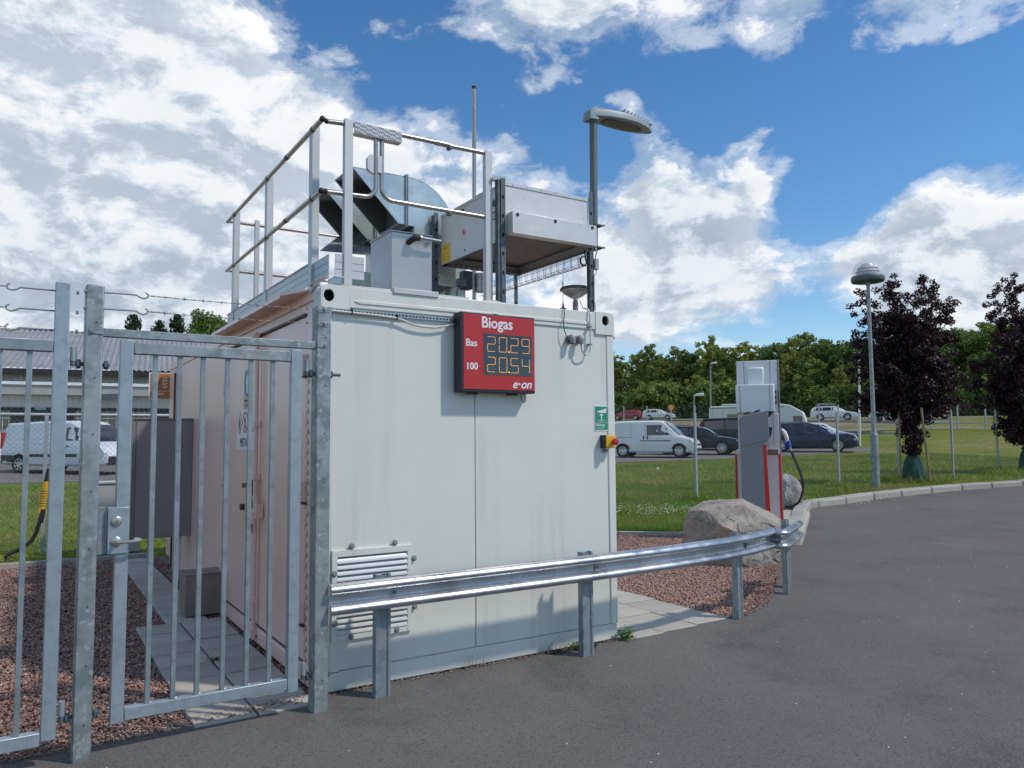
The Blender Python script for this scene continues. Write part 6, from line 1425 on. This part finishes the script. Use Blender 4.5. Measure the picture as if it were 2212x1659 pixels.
# caravan behind the parked cars
cvp = place(1638, 930, 55.5); hcv = R(-56)
cv = thing('caravan', 'long white caravan with rounded front behind the parked cars', 'caravan', cvp, None, hcv); MC = WM[cv.name]
out = [(-3.1, .45), (-3.15, 1.0), (-3.12, 2.35), (-3.0, 2.52), (1.7, 2.60), (2.2, 2.50), (2.95, 2.05), (3.12, 1.55), (3.15, .9), (3.0, .50)]
B().prism(out, lambda a, b_, d: MC @ Vector((a, d, b_)), -1.1, 1.1).build('body', 'caravan', cv, .06, 3)
for x0, x1 in ((-1.9, -.9), (-.1, .9)): B().box(x0, x1, -1.115, -1.10, 1.35, 1.95, MC).build('window', 'carg', cv, .02)
B().prism([(2.35, 1.30), (2.95, 1.28), (2.90, 1.75), (2.35, 1.78)], lambda a, b_, d: MC @ Vector((a, d, b_)), -1.115, -1.10).build('front_window', 'brownp', cv)
B().box(-2.3, -.6, -.8, .8, 2.60, 2.68, MC).build('roof_hatch', 'caravan', cv, .02); B().box(-3.0, 1.8, -1.112, -1.10, 2.36, 2.42, MC).build('awning_rail', 'grey', cv)
for x in (-2.2, -2.9): B().box(x, x+.015, -1.108, -1.10, .5, 2.4, MC).build('panel_joint', 'seam', cv)
flat([(-.9, 0), (-.3, .18), (.1, .05), (.5, .22), (.25, .02), (-.1, -.03), (-.35, .08)], MC @ Matrix(((1, 0, 0, -1.0), (0, 0, -1, -1.10), (0, 1, 0, 1.15), (0, 0, 0, 1))), .008, 'decal', cv, 'stripe_decal')
flat([(0, .03), (.4, .20), (1.0, .22), (.5, .14), (.15, 0)], MC @ Matrix(((1, 0, 0, -.75), (0, 0, -1, -1.10), (0, 1, 0, 1.12), (0, 0, 0, 1))), .012, 'decal2', cv, 'stripe_decal')
flat([(0, .25), (.2, 0), (.5, .28), (.22, .12)], MC @ Matrix(((1, 0, 0, -2.9), (0, 0, -1, -1.10), (0, 1, 0, 1.1), (0, 0, 0, 1))), .008, 'decal2', cv, 'stripe_decal')
for s_ in (-1, 1): B().lathe([(.2, -.1), (.32, -.08), (.32, .08), (.2, .1)], (0, 0, 0), 16, MC @ Matrix.Translation((.1, s_*1.0, .32)) @ Matrix.Rotation(R(90), 4, 'X')).build('wheel', 'tyre', cv)
# boat trailer beside the flag pole
p = place(1888, 958, 55); bt = thing('boat_trailer', 'long low galvanised boat trailer on the lawn behind the flag pole', 'trailer', p, None, R(-52)); MB_ = WM[bt.name]
B().bar(MB_ @ Vector((-2.6, 0, .65)), MB_ @ Vector((2.6, 0, .55)), .1, .12).bar(MB_ @ Vector((-2.6, .5, .75)), MB_ @ Vector((.6, .5, .70)), .08, .08).bar(MB_ @ Vector((-2.6, -.5, .75)), MB_ @ Vector((.6, -.5, .70)), .08, .08).build('frame', 'galvp', bt)
for s_ in (-1, 1): B().lathe([(.15, -.08), (.28, -.07), (.28, .07), (.15, .08)], (0, 0, 0), 14, MB_ @ Matrix.Translation((-1.2, s_*.85, .28)) @ Matrix.Rotation(R(90), 4, 'X')).build('wheel', 'tyre', bt)
B().bar(MB_ @ Vector((2.1, 0, .6)), MB_ @ Vector((2.5, 0, 1.35)), .08, .08).build('winch_post', 'galvp', bt); B().sphere(MB_ @ Vector((2.5, 0, 1.45)), .22, 6, (1, 1, .7)).build('winch_cover', 'bluep', bt); B().tube([MB_ @ Vector((2.4, 0, .5)), MB_ @ Vector((2.4, 0, .1))], .05, 8).build('jockey_wheel', 'tyre', bt)

# ================================================================== BUILDING ON THE LEFT
az = R(-7.7); b0 = PD(-420, 900, 44.5); base = Vector((b0.x, b0.y, 0)); MBd = Matrix.Translation((b0.x, b0.y, 0)) @ Matrix.Rotation(az, 4, 'Z')
bd_ = thing('industrial_hall', 'long white corrugated hall with grey corrugated roof behind the vans', 'building', (b0.x, b0.y, 0), None, az)
def bz(v, D=44.0): return PD(150, v, D).z
zE, zR_, LB_ = bz(806), PD(150, 722, 52).z, 34.0
def wave(x0, x1, pitch, amp, fn0, fn1, name, m, par, seg=4):
    b = B(); n_ = int((x1-x0)/pitch*seg)
    for i in range(n_+1):
        x = x0+i*pitch/seg; o = amp*(1 if (i % seg) < seg/2 else -1); b.v += [tuple(MBd @ fn0(x, o)), tuple(MBd @ fn1(x, o))]
    for i in range(n_): b.f.append((2*i, 2*i+2, 2*i+3, 2*i+1))
    return b.build(name, m, par, smooth=0, fix=False)
wave(-.5, LB_, .26, .028, lambda x, o: Vector((x, -.7, zE+.04+o)), lambda x, o: Vector((x, 8.2, zR_+o)), 'roof', 'roofm', bd_)
B().box(-.4, LB_, .3, 16, 0, zE, MBd).build('wall_core', 'bwall', bd_)
B().box(-.5, LB_, -.72, -.45, zE-.24, zE+.0, MBd).build('gutter', 'bdark', bd_); B().box(-.5, LB_, -.45, .25, zE-.10, zE-.04, MBd).build('soffit', 'bdark', bd_)
B().add([tuple(MBd @ Vector(p)) for p in ((-.5, 8.2, zR_+.03), (LB_, 8.2, zR_+.03), (LB_, 8.5, zR_+.03), (-.5, 8.5, zR_+.03), (-.5, 8.2, zR_-.2), (LB_, 8.2, zR_-.2), (LB_, 8.5, zR_-.2), (-.5, 8.5, zR_-.2))], [(0, 1, 2, 3), (7, 6, 5, 4), (0, 4, 5, 1), (1, 5, 6, 2), (2, 6, 7, 3), (3, 7, 4, 0)]).build('ridge_cap', 'bdark', bd_)
zc1, zc0 = bz(834), bz(858)
wave(-.4, LB_, .24, .02, lambda x, o: Vector((x, .25+o, zc1)), lambda x, o: Vector((x, .25+o, zE-.1)), 'upper_cladding', 'bwall', bd_)
B().box(-.4, LB_, -.6, .28, zc0, zc1, MBd).build('canopy', 'bgrey', bd_); B().box(-.4, LB_, -.68, -.605, zc1-.10, zc1+.04, MBd).build('canopy_trim', 'bwall', bd_)
zw1, zw0 = bz(884), bz(926)
wave(-.4, LB_, .24, .02, lambda x, o: Vector((x, .25+o, zw1)), lambda x, o: Vector((x, .25+o, zc0)), 'lower_cladding', 'bwall', bd_)
wave(-.4, LB_, .24, .02, lambda x, o: Vector((x, .26+o, 0)), lambda x, o: Vector((x, .26+o, zw0)), 'base_cladding', 'bwall', bd_)
x = .6
while x < LB_-3:
    wdw = 2.9 if int(x) % 3 else 2.2
    wd = B().box(x, x+wdw, .12, .28, zw0, zw1, MBd).build('window', 'carg', bd_)
    B().box(x-.03, x+wdw+.03, .08, .14, zw1-.14, zw1+.02, MBd).build('window_shade', 'bdark', wd)
    gb_ = B()
    for k in range(1, 9): gb_.box(x+wdw*k/9-.012, x+wdw*k/9+.012, .09, .12, zw0, zw1-.14, MBd)
    gb_.box(x, x+wdw, .09, .12, (zw0+zw1)/2-.02, (zw0+zw1)/2+.02, MBd).build('window_bars', 'signw', wd); x += wdw+.55
for x in (7.4, 13.5): B().box(x, x+2.6, .02, .24, .4, zw1-.1, MBd).build('gate_opening', 'bdark', bd_)
al_ = B().bar(MBd @ Vector((10.6, -.6, bz(862))), MBd @ Vector((12.2, -.7, bz(859))), .08, .25).build('lamp_arm', 'strut', bd_)
pv_ = sheet('paved_yard', [tuple((MBd @ Vector(p))[:2]) for p in ((-8, -11.5, 0), (LB_, -9, 0), (LB_, .2, 0), (-8, .2, 0))], -.02, 'concrete', 3.0)

# ================================================================== TREES
def leafcloud(name, centers, radii, n, s0, s1, m, parent=None, drop=.25, flatk=1.0, asp=1.0):
    C_ = np.array(centers); Rr = np.array(radii); w = Rr**2.2; w = w/w.sum(); idx = rng.choice(len(C_), n, p=w)
    d = rng.normal(size=(n, 3)); d /= np.linalg.norm(d, axis=1)[:, None]; rad = Rr[idx]*(.25+.75*rng.random(n)**.45); P = C_[idx]+d*rad[:, None]*np.array([1, 1, .85*flatk])
    s = rng.uniform(s0, s1, n); a = rng.normal(size=(n, 3)); a /= np.linalg.norm(a, axis=1)[:, None]; nrm_ = d*.5+rng.normal(size=(n, 3))*.6; nrm_[:, 2] += .35; nrm_ /= np.linalg.norm(nrm_, axis=1)[:, None]
    u = np.cross(nrm_, a); u /= np.linalg.norm(u, axis=1)[:, None]; v = np.cross(nrm_, u)
    q = [P-u*s[:, None]*.5, P-v*s[:, None]*.32*asp+u*s[:, None]*.08, P+u*s[:, None]*.55-nrm_*s[:, None]*.12, P+v*s[:, None]*.32*asp+u*s[:, None]*.05]
    V = np.stack(q, 1).reshape(-1, 3); return npmesh(name, V, np.arange(4*n).reshape(-1, 4), 4, m, parent)
def tree_proto(name, label, kind, h, cw, m, bark, nleaf, ls, trunkr, clear=.25, group=None, seed=0):
    rd = random.Random(seed); t = thing(name, label, 'tree', (0, 0, 0), group); bb = B(); ph = rd.uniform(0, 6)
    top = Vector((rd.uniform(-.4, .4), rd.uniform(-.4, .4), h*.96)); pts = [Vector((0, 0, -.3))] + [Vector((math.sin(ph+i)*.12*i/3, math.cos(ph*1.3+i)*.12*i/3, h*i/8)) for i in range(1, 8)]
    bb.tube(pts, [trunkr*(1-.85*i/7) for i in range(8)], 7); cen, rad_ = [], []
    nb = 26 if kind != 'pine' else 34
    for i in range(nb):
        f = clear+(1-clear)*(i+.5)/nb
        if kind == 'birch': env = cw*(.35+.65*math.sin(math.pi*min(1, (f-clear)/(1-clear)*.85+.12)))*.62
        elif kind == 'oak': env = cw*(math.sin(math.pi*min(.97, (f-clear)/(1-clear)*.80+.2)))**.6*.72
        else: env = cw*(1.05-(f-clear)/(1-clear))*.62
        a_ = i*2.4+rd.uniform(-.5, .5); r_ = env*rd.uniform(.45, 1.0); z = h*f; p0 = pts[min(7, int(f*8))]; p1 = Vector((math.cos(a_)*r_, math.sin(a_)*r_, z+ (r_*.35 if kind != 'pine' else -r_*.1)))
        bb.tube([Vector((p0.x, p0.y, z-.3)), (Vector((p0.x, p0.y, z))+p1)/2+Vector((0, 0, .15)), p1], [trunkr*.28*(1.1-f), trunkr*.18*(1.1-f), .02], 5)
        for k in range(3 if kind != 'pine' else 2):
            q = p1*(1-.28*k)+Vector((rd.gauss(0, .35), rd.gauss(0, .35), rd.gauss(0, .35)))*cw*.13; q.z = z+(p1.z-z)*(1-.3*k)+rd.gauss(0, .2)
            cen.append(tuple(q)); rad_.append(cw*rd.uniform(.10, .21)*(1 if kind != 'pine' else .8)*(1.15-f*.45))
    cen.append((0, 0, h*.97)); rad_.append(cw*.09)
    bb.build('trunk', bark, t, smooth=60)
    leafcloud('crown', cen, rad_, nleaf, ls*.7, ls*1.25, m, t, flatk=.8 if kind == 'oak' else 1.05)
    return t
FG = 'trees of the wood beyond the road'
protos = [tree_proto('birch_tree', 'x', 'birch', 14, 5.2, 'leafA', 'birchbark', 5200, .44, .16, .16, FG, 1), tree_proto('birch_tree', 'x', 'birch', 12.5, 4.6, 'leafA', 'birchbark', 4600, .44, .14, .20, FG, 2), tree_proto('birch_tree', 'x', 'birch', 15.5, 5.6, 'leafC', 'birchbark', 5600, .46, .17, .18, FG, 3),
          tree_proto('oak_tree', 'x', 'oak', 12, 8.2, 'leafB', 'bark', 6600, .48, .30, .10, FG, 4), tree_proto('oak_tree', 'x', 'oak', 13.5, 7.4, 'leafC', 'bark', 6200, .48, .28, .12, FG, 5), tree_proto('oak_tree', 'x', 'oak', 10.5, 7.8, 'leafB', 'bark', 6000, .46, .26, .06, FG, 6),
          tree_proto('shrub', 'x', 'oak', 4.2, 5.0, 'leafC', 'bark', 2200, .40, .10, .0, 'bushes at the edge of the wood', 7), tree_proto('shrub', 'x', 'oak', 3.6, 5.4, 'leafB', 'bark', 2200, .42, .10, .0, 'bushes at the edge of the wood', 8)]
LBL = {'birch_tree': ('slender birch with olive green crown in the wood', 'birch'), 'oak_tree': ('broad dark green broadleaf tree in the wood', 'oak'), 'shrub': ('low dense bush at the foot of the wood', 'bush')}
index_kids(); first = {}
USED = set()
LMK = [(1356, 'the red hatchback'), (1400, 'the white delivery van roof'), (1449, 'the orange road sign'), (1500, 'the short distant street lamp'), (1535, 'the tall distant street lamp'), (1570, 'the left end of the caravan'), (1646, 'the gas dispenser'), (1710, 'the right end of the caravan'), (1800, 'the grey roof box'), (1856, 'the flag pole'), (1890, 'the domed street lamp'), (1972, 'the purple tree trunk'), (2059, 'the fence post beside purple tree'), (2156, 'the last fence post'), (2230, 'the right picture edge')]
def where(u):
    n_, nm = min(LMK, key=lambda q: abs(q[0]-u)); return ('above ' if abs(n_-u) < 7 else 'just left of ' if n_-u < 22 and u < n_ else 'left of ' if u < n_ else 'just right of ' if u-n_ < 22 else 'right of ')+nm
def put_tree(k, u, D, s, ztop_v=None, label=None):
    p = PD(u, 910, D); z = H(p.x, p.y)
    if ztop_v is not None:
        hgt = {0: 14, 1: 12.5, 2: 15.5, 3: 12, 4: 13.5, 5: 10.5}[k]; s = (PD(u, ztop_v, D).z-z)/(hgt*1.0)
    loc = (p.x, p.y, z-.1); pr = protos[k]; nm_ = pr.name.split('.')[0]; lab = {'birch_tree': 'olive birch', 'oak_tree': 'dark broad tree', 'shrub': 'low bush'}[nm_]+' '+(label or 'at wood edge')+', '+where(u)
    if lab in USED: lab = lab.replace('tree', 'full crowned tree').replace('birch', 'airy birch').replace('low bush', 'wide low bush')
    USED.add(lab)
    if k not in first:
        first[k] = pr; pr.location = loc; pr.rotation_euler = (0, 0, random.uniform(0, 6)); pr.scale = (s,)*3; pr['label'] = lab; return pr
    return copytree(pr, loc, random.uniform(0, 6), lab, (s,)*3)
front = [(1290, 770, 0), (1338, 764, 1), (1378, 762, 0), (1408, 752, 2), (1436, 768, 1), (1468, 753, 0), (1497, 768, 3), (1524, 742, 1), (1558, 745, 2), (1592, 748, 0), (1622, 744, 1), (1655, 752, 2), (1684, 746, 3), (1712, 735, 0), (1742, 728, 4), (1778, 742, 2), (1812, 742, 3), (1846, 738, 5), (1880, 742, 4), (1915, 742, 3), (1950, 740, 2), (1990, 732, 5), (2028, 722, 3), (2065, 714, 4), (2100, 716, 3), (2132, 702, 2), (2165, 706, 0), (2200, 700, 4), (2240, 700, 3)]
for i, (u, v, k) in enumerate(front):
    D = np.interp(u, [1290, 1600, 1900, 2340], [152, 142, 122, 108])+random.uniform(-3, 3)
    put_tree(k, u+random.uniform(-5, 5), D, 1, v+random.uniform(-4, 6), 'in the main row')
for i, (u, v, k) in enumerate(front):
    D = np.interp(u, [1290, 1600, 1900, 2340], [162, 152, 131, 117])+random.uniform(-3, 3)
    put_tree([3, 4, 5][i % 3], u+18+random.uniform(-6, 6), D, 1, v+18+random.uniform(-3, 10), 'at the back')
for i, (u, v, k) in enumerate(front):
    D = np.interp(u, [1290, 1600, 1900, 2340], [146, 134, 116, 103])+random.uniform(-3, 2)
    if i % 2 == 0: put_tree([1, 5, 0, 4][(i//2) % 4], u+10+random.uniform(-8, 8), D, 1, v+48+random.uniform(-10, 26), 'short, in front')
for i in range(40):
    u = 1300+i*23+random.uniform(-8, 8); D = np.interp(u, [1290, 1600, 1900, 2340], [143, 131, 113, 100])+random.uniform(-2, 4); put_tree(6+i % 2, u, D, random.uniform(.7, 1.5))
# treetops behind the hall
pine = tree_proto('pine_tree', 'dark pine top rising behind the hall roof, leftmost of the treetops', 'pine', 13, 5.0, 'leafD', 'bark', 5200, .30, .2, .3, 'treetops behind the hall', 9)
index_kids(); zt_ = []
for i, (u, v, D, nm, lab) in enumerate(((290, 688, 88, 0, 'small pointed pine top behind the hall, leftmost of the treetops'), (345, 700, 92, 0, 'low pine top behind the hall, second treetop from the left'), (382, 688, 86, 0, 'ragged pine top behind the hall, third treetop from the left'))):
    p = PD(u, v, D); z = H(p.x, p.y); s_ = (p.z-z)/12.6; o = pine if i == 0 else copytree(pine)
    o.location = (p.x, p.y, z); o.scale = (s_*.85, s_*.85, s_); o.rotation_euler = (0, 0, i*1.7); o['label'] = lab; o['group'] = 'pine tops behind the hall'
for u, v, D, lab in ((438, 682, 80, 'round dark broadleaf crown behind the hall beside the container hood'), (475, 692, 84, 'smaller dark broadleaf crown half hidden by the container hood')):
    p = PD(u, v, D); z = H(p.x, p.y); s_ = (p.z-z)/12.2; o = copytree(protos[3], (p.x, p.y, z), u*.1, lab, (s_*.62, s_*.62, s_)); o['group'] = 'broadleaf crowns behind the hall'

# purple-leaved street trees with stakes and watering bag
def purple(label, base, H_, crown, n, seed, stakes, bag=True):
    rd = random.Random(seed); t = thing('purple_tree', label, 'tree', base, 'purple leaved trees along the kerb'); bb = B()
    pts = [base+Vector((rd.uniform(-.02, .02)*i, rd.uniform(-.02, .02)*i, H_*.42*i/5)) for i in range(6)]
    bb.tube(pts, [.07-.006*i for i in range(6)], 9); cen, rad_ = [], []; tw = []
    rt = Vector((_r.x, _r.y, 0)).normalized(); fw_ = Vector((_f.x, _f.y, 0)).normalized()
    for (dx, zz, dy) in crown:
        p1 = base+rt*dx+fw_*dy+Vector((0, 0, zz)); p0 = pts[3+rd.randint(0, 2)]; mid = p0.lerp(p1, .45)+Vector((0, 0, .15))
        bb.tube([p0, mid, p1], [.035, .02, .006], 6); 
        for f in (.35, .55, .75, .92, 1.0):
            q = (p0.lerp(mid, f*2) if f < .5 else mid.lerp(p1, (f-.5)*2)); k = 3
            for _ in range(k):
                q2 = q+Vector((rd.gauss(0, .16), rd.gauss(0, .16), rd.gauss(.05, .15))); cen.append(tuple(q2)); rad_.append(.30*(1.15-f*.72))
                tw.append((q, q2))
        cen.append(tuple(p1+Vector((0, 0, .12)))); rad_.append(.085)
    for q, q2 in tw: bb.tube([q, q2], [.008, .003], 4)
    bb.build('trunk', 'bark', t, smooth=60)
    leafcloud('crown', cen, rad_, n, .045, .085, 'purple', t, asp=1.2)
    cen = [tuple(base+rt*rd.gauss(0, .14)+fw_*rd.gauss(0, .12)+Vector((0, 0, rd.uniform(.8, 1.9)))) for _ in range(34)]; leafcloud('stem_shoots', cen, [.17]*34, int(n*.028), .05, .09, 'purple', t)
    for dx, dy, w in stakes: 
        B().tube([base+rt*dx+fw_*dy, base+rt*(dx+w)+fw_*dy+Vector((0, 0, 2.05))], .032, 8).build('stake', 'wood', t)
    B().box(-.3, .3, -.012, .012, -.03, .03, Matrix.Translation(base+Vector((0, -.1, 1.75))) @ Matrix.Rotation(math.atan2(rt.y, rt.x), 4, 'Z')).build('tie_strap', 'brown', t)
    if bag:
        bv = B(); rings2 = 8
        prof_ = [(.30, 0), (.31, .08), (.27, .30), (.21, .55), (.14, .72), (.09, .78)]
        n3 = 26; k = len(bv.v)
        for r_, z in prof_:
            for j in range(n3): a_ = 2*math.pi*j/n3; rr_ = r_*(1+.13*math.sin(a_*5+z*4)+.06*math.sin(a_*11)); bv.v.append(tuple(base+Vector((rr_*math.cos(a_), rr_*math.sin(a_), z))))
        for i in range(len(prof_)-1):
            for j in range(n3): a_ = i*n3+j; b2 = i*n3+(j+1) % n3; bv.f.append((a_, b2, b2+n3, a_+n3))
        bv.build('watering_bag', 'bag', t, smooth=50)
    return t
tb1 = G(1975, 1040); k1 = math.hypot(tb1.x-CAM.x, tb1.y-CAM.y)/FPX
def crown_pts(pxs, u0, v0, k, rd): return [((u-u0)*k*.92, (v0-v-34)*k, rd.uniform(-.8, .8)) for u, v in pxs]
rd_ = random.Random(3)
c1 = [(1872, 690), (1885, 655), (1925, 640), (1945, 628), (1950, 640), (1985, 634), (2000, 640), (2012, 650), (2030, 680), (2045, 672), (2072, 668), (2060, 690), (2066, 775), (2072, 800), (2060, 835), (2040, 860), (2000, 870), (1960, 880), (1920, 870), (1885, 850), (1868, 800), (1862, 750), (1875, 730), (1900, 700), (1930, 690), (1960, 680), (1990, 690), (2020, 720), (1900, 760), (1940, 760), (1980, 760), (2020, 780), (1910, 810), (1950, 820), (1990, 830), (2030, 820), (1930, 850), (1970, 720), (2000, 745), (1890, 720), (2045, 740), (1985, 850), (1955, 790), (2010, 800), (1925, 735), (2040, 800), (1880, 780), (1900, 840), (2015, 850)]
purple('purple leaved tree with stakes and green watering bag beside the street lamp', tb1, (1040-640)*k1, crown_pts(c1, 1975, 1040, k1, rd_), 105000, 3, ((-.42, -.1, .02), (.18, -.5, -.16)))
tb2 = G(2224, 1018); k2 = math.hypot(tb2.x-CAM.x, tb2.y-CAM.y)/FPX
c2 = [(2185, 665), (2200, 650), (2225, 640), (2250, 650), (2280, 670), (2165, 700), (2140, 750), (2128, 790), (2135, 830), (2160, 870), (2175, 920), (2160, 905), (2180, 740), (2200, 720), (2230, 720), (2260, 740), (2290, 760), (2180, 790), (2210, 800), (2250, 800), (2290, 820), (2190, 850), (2220, 870), (2260, 880), (2195, 900), (2230, 930), (2150, 780), (2165, 830), (2200, 760), (2215, 690), (2240, 850), (2205, 940)]
purple('purple leaved tree cut off by the right edge of the picture', tb2, (1018-640)*k2, crown_pts(c2, 2209, 1018, k2, rd_), 80000, 5, ((-.20, -.2, .03), (.3, -.1, .0)), True)

# ================================================================== SMALL PLANTS, HOSE
def weed(name, label, c, n, r_, h, s0, s1, seed=0, m='weed', group=None):
    rd = random.Random(seed); b = B()
    for i in range(n):
        a_ = rd.uniform(0, 6.28); rr_ = r_*math.sqrt(rd.random()); x, y = c[0]+rr_*math.cos(a_), c[1]+rr_*math.sin(a_)*.7; z = c[2]+h*rd.random()*(1-.5*rr_/r_); s_ = rd.uniform(s0, s1); b2 = rd.uniform(0, 6.28); ti = rd.uniform(-.5, .9)
        d = Vector((math.cos(b2), math.sin(b2), ti)).normalized(); w = d.cross(Vector((0, 0, 1))).normalized()*s_*.42; p = Vector((x, y, z))
        b.add([p, p+d*s_*.35+w, p+d*s_*.75+w*.85, p+d*s_-Vector((0, 0, s_*.15)), p+d*s_*.75-w*.85, p+d*s_*.35-w], [(0, 1, 2, 3, 4, 5)]); b.tube([(c[0]+rr_*.3*math.cos(a_), c[1], c[2]-.01), tuple(p)], .0013, 4)
    return tag(b.build(name, m, None, smooth=0, fix=False), label, 'plant', group)
p = PZ(1335, 1383, 0); weed('weed_plant', 'taller green weed at the container corner beside the concrete tiles', (2.47, -.05, 0), 46, .07, .13, .025, .045, 2)
p = PZ(1243, 1405, 0); weed('weed_plant', 'low green clover weed at the foot of the wall left of a rail post', (2.02, -.04, .01), 60, .09, .045, .018, .032, 3)
weed('weed_plant', 'small green weed between the tiles inside the gate', (-.36, 1.15, .01), 26, .07, .03, .018, .03, 4, 'weed'); weed('weed_plant', 'yellowish weed by the side wall beyond the meter box', (-.12, 3.5, .01), 30, .06, .14, .02, .035, 5, 'weed')
def stalks(label, x, y, n, h, sp, seed):
    rd = random.Random(seed); b = B()
    for i in range(n):
        x0 = x+rd.uniform(-sp, sp); l = Vector((rd.uniform(-.5, .5), rd.uniform(-.25, .1), 1)).normalized()*h*rd.uniform(.5, 1); b.tube([(x0, y+rd.uniform(-.02, .01), -.01), tuple(Vector((x0, y, 0))+l*.6), tuple(Vector((x0, y, 0))+l+Vector((l.x*.4, 0, -.01)))], [.0016, .0012, .0005], 4)
    return tag(b.build('dry_grass_tuft', 'drygrass', None), label, 'grass tuft', None)
stalks('dry grass tuft at the wall foot left of the seam', 1.12, -.03, 13, .13, .09, 1); stalks('dry grass tuft at the wall foot between seam and rail post', 1.78, -.04, 16, .13, .10, 2)
pebbles('wall_foot_dirt', [(.05, -.05), (2.43, -.05), (2.43, .0), (.05, 0)], 500, .003, .007, 'stone_red', z=.0)
pebbles('wall_foot_dirt', [(1.75, -.09), (2.15, -.10), (2.2, -.0), (1.7, .0)], 400, .004, .008, 'soil', z=.0)
B().box(2.45, 2.56, -.10, -.03, -.02, .012).build('x', 'brown') if False else None
ho = thing('black_hose', 'black hose with yellow spiral sleeve hanging on the left fence', 'hose', PY(60, 1120, 7.9), None)
def hy_(pts, y=7.92): return [PY(u, v, y) for u, v in pts]
B().tube(hy_([(106, 1012), (102, 1030), (99, 1042)]), .028, 8).build('hose_end', 'blackr', ho)
B().tube(hy_([(94, 1100), (86, 1125), (78, 1150), (68, 1168), (48, 1184), (20, 1196), (12, 1203), (18, 1212), (45, 1222), (75, 1226), (60, 1229), (0, 1236), (-60, 1240)], 7.6), .026, 8).build('hose', 'blackr', ho); B().tube(hy_([(96, 1100), (93, 1118), (90, 1130)]), .018, 6).build('short_hose', 'blackr', ho)
cs = hy_([(99, 1040), (97, 1055), (94, 1075), (90, 1095), (87, 1106)]); B().tube(cs, .035, 8).build('sleeve', 'black', ho); yc = B()
for i in range(15):
    f = i/15*4; k = int(f); q = Vector(cs[k]).lerp(Vector(cs[k+1]), f-k); q2 = q-Vector((0, 0, .022)); yc.tube([q, q2], .045, 8)
yc.build('spiral', 'yellowcoil', ho)
# drain cover in the road, sun-bleached stump of drain
p = PZ(2020, 1163, .002); tag(B().lathe([(.20, 0), (.20, .006), (.19, .007), (.005, .007)], p, 24).build('drain_cover', 'strut', None), 'small round drain cover in the asphalt', 'drain cover')
p = G(1421, 1014); tag(B().sphere(p+Vector((0, 0, .03)), .055, 6, (1, 1, .7)).build('litter', 'signw', None), 'small white piece of litter on the lawn behind the fence', 'litter')
cu1 = G(1720, 1109)
index_kids()
print('tris', sum(len(o.data.loop_triangles) if o.type == 'MESH' and not o.data.calc_loop_triangles() else 0 for o in COL.objects))
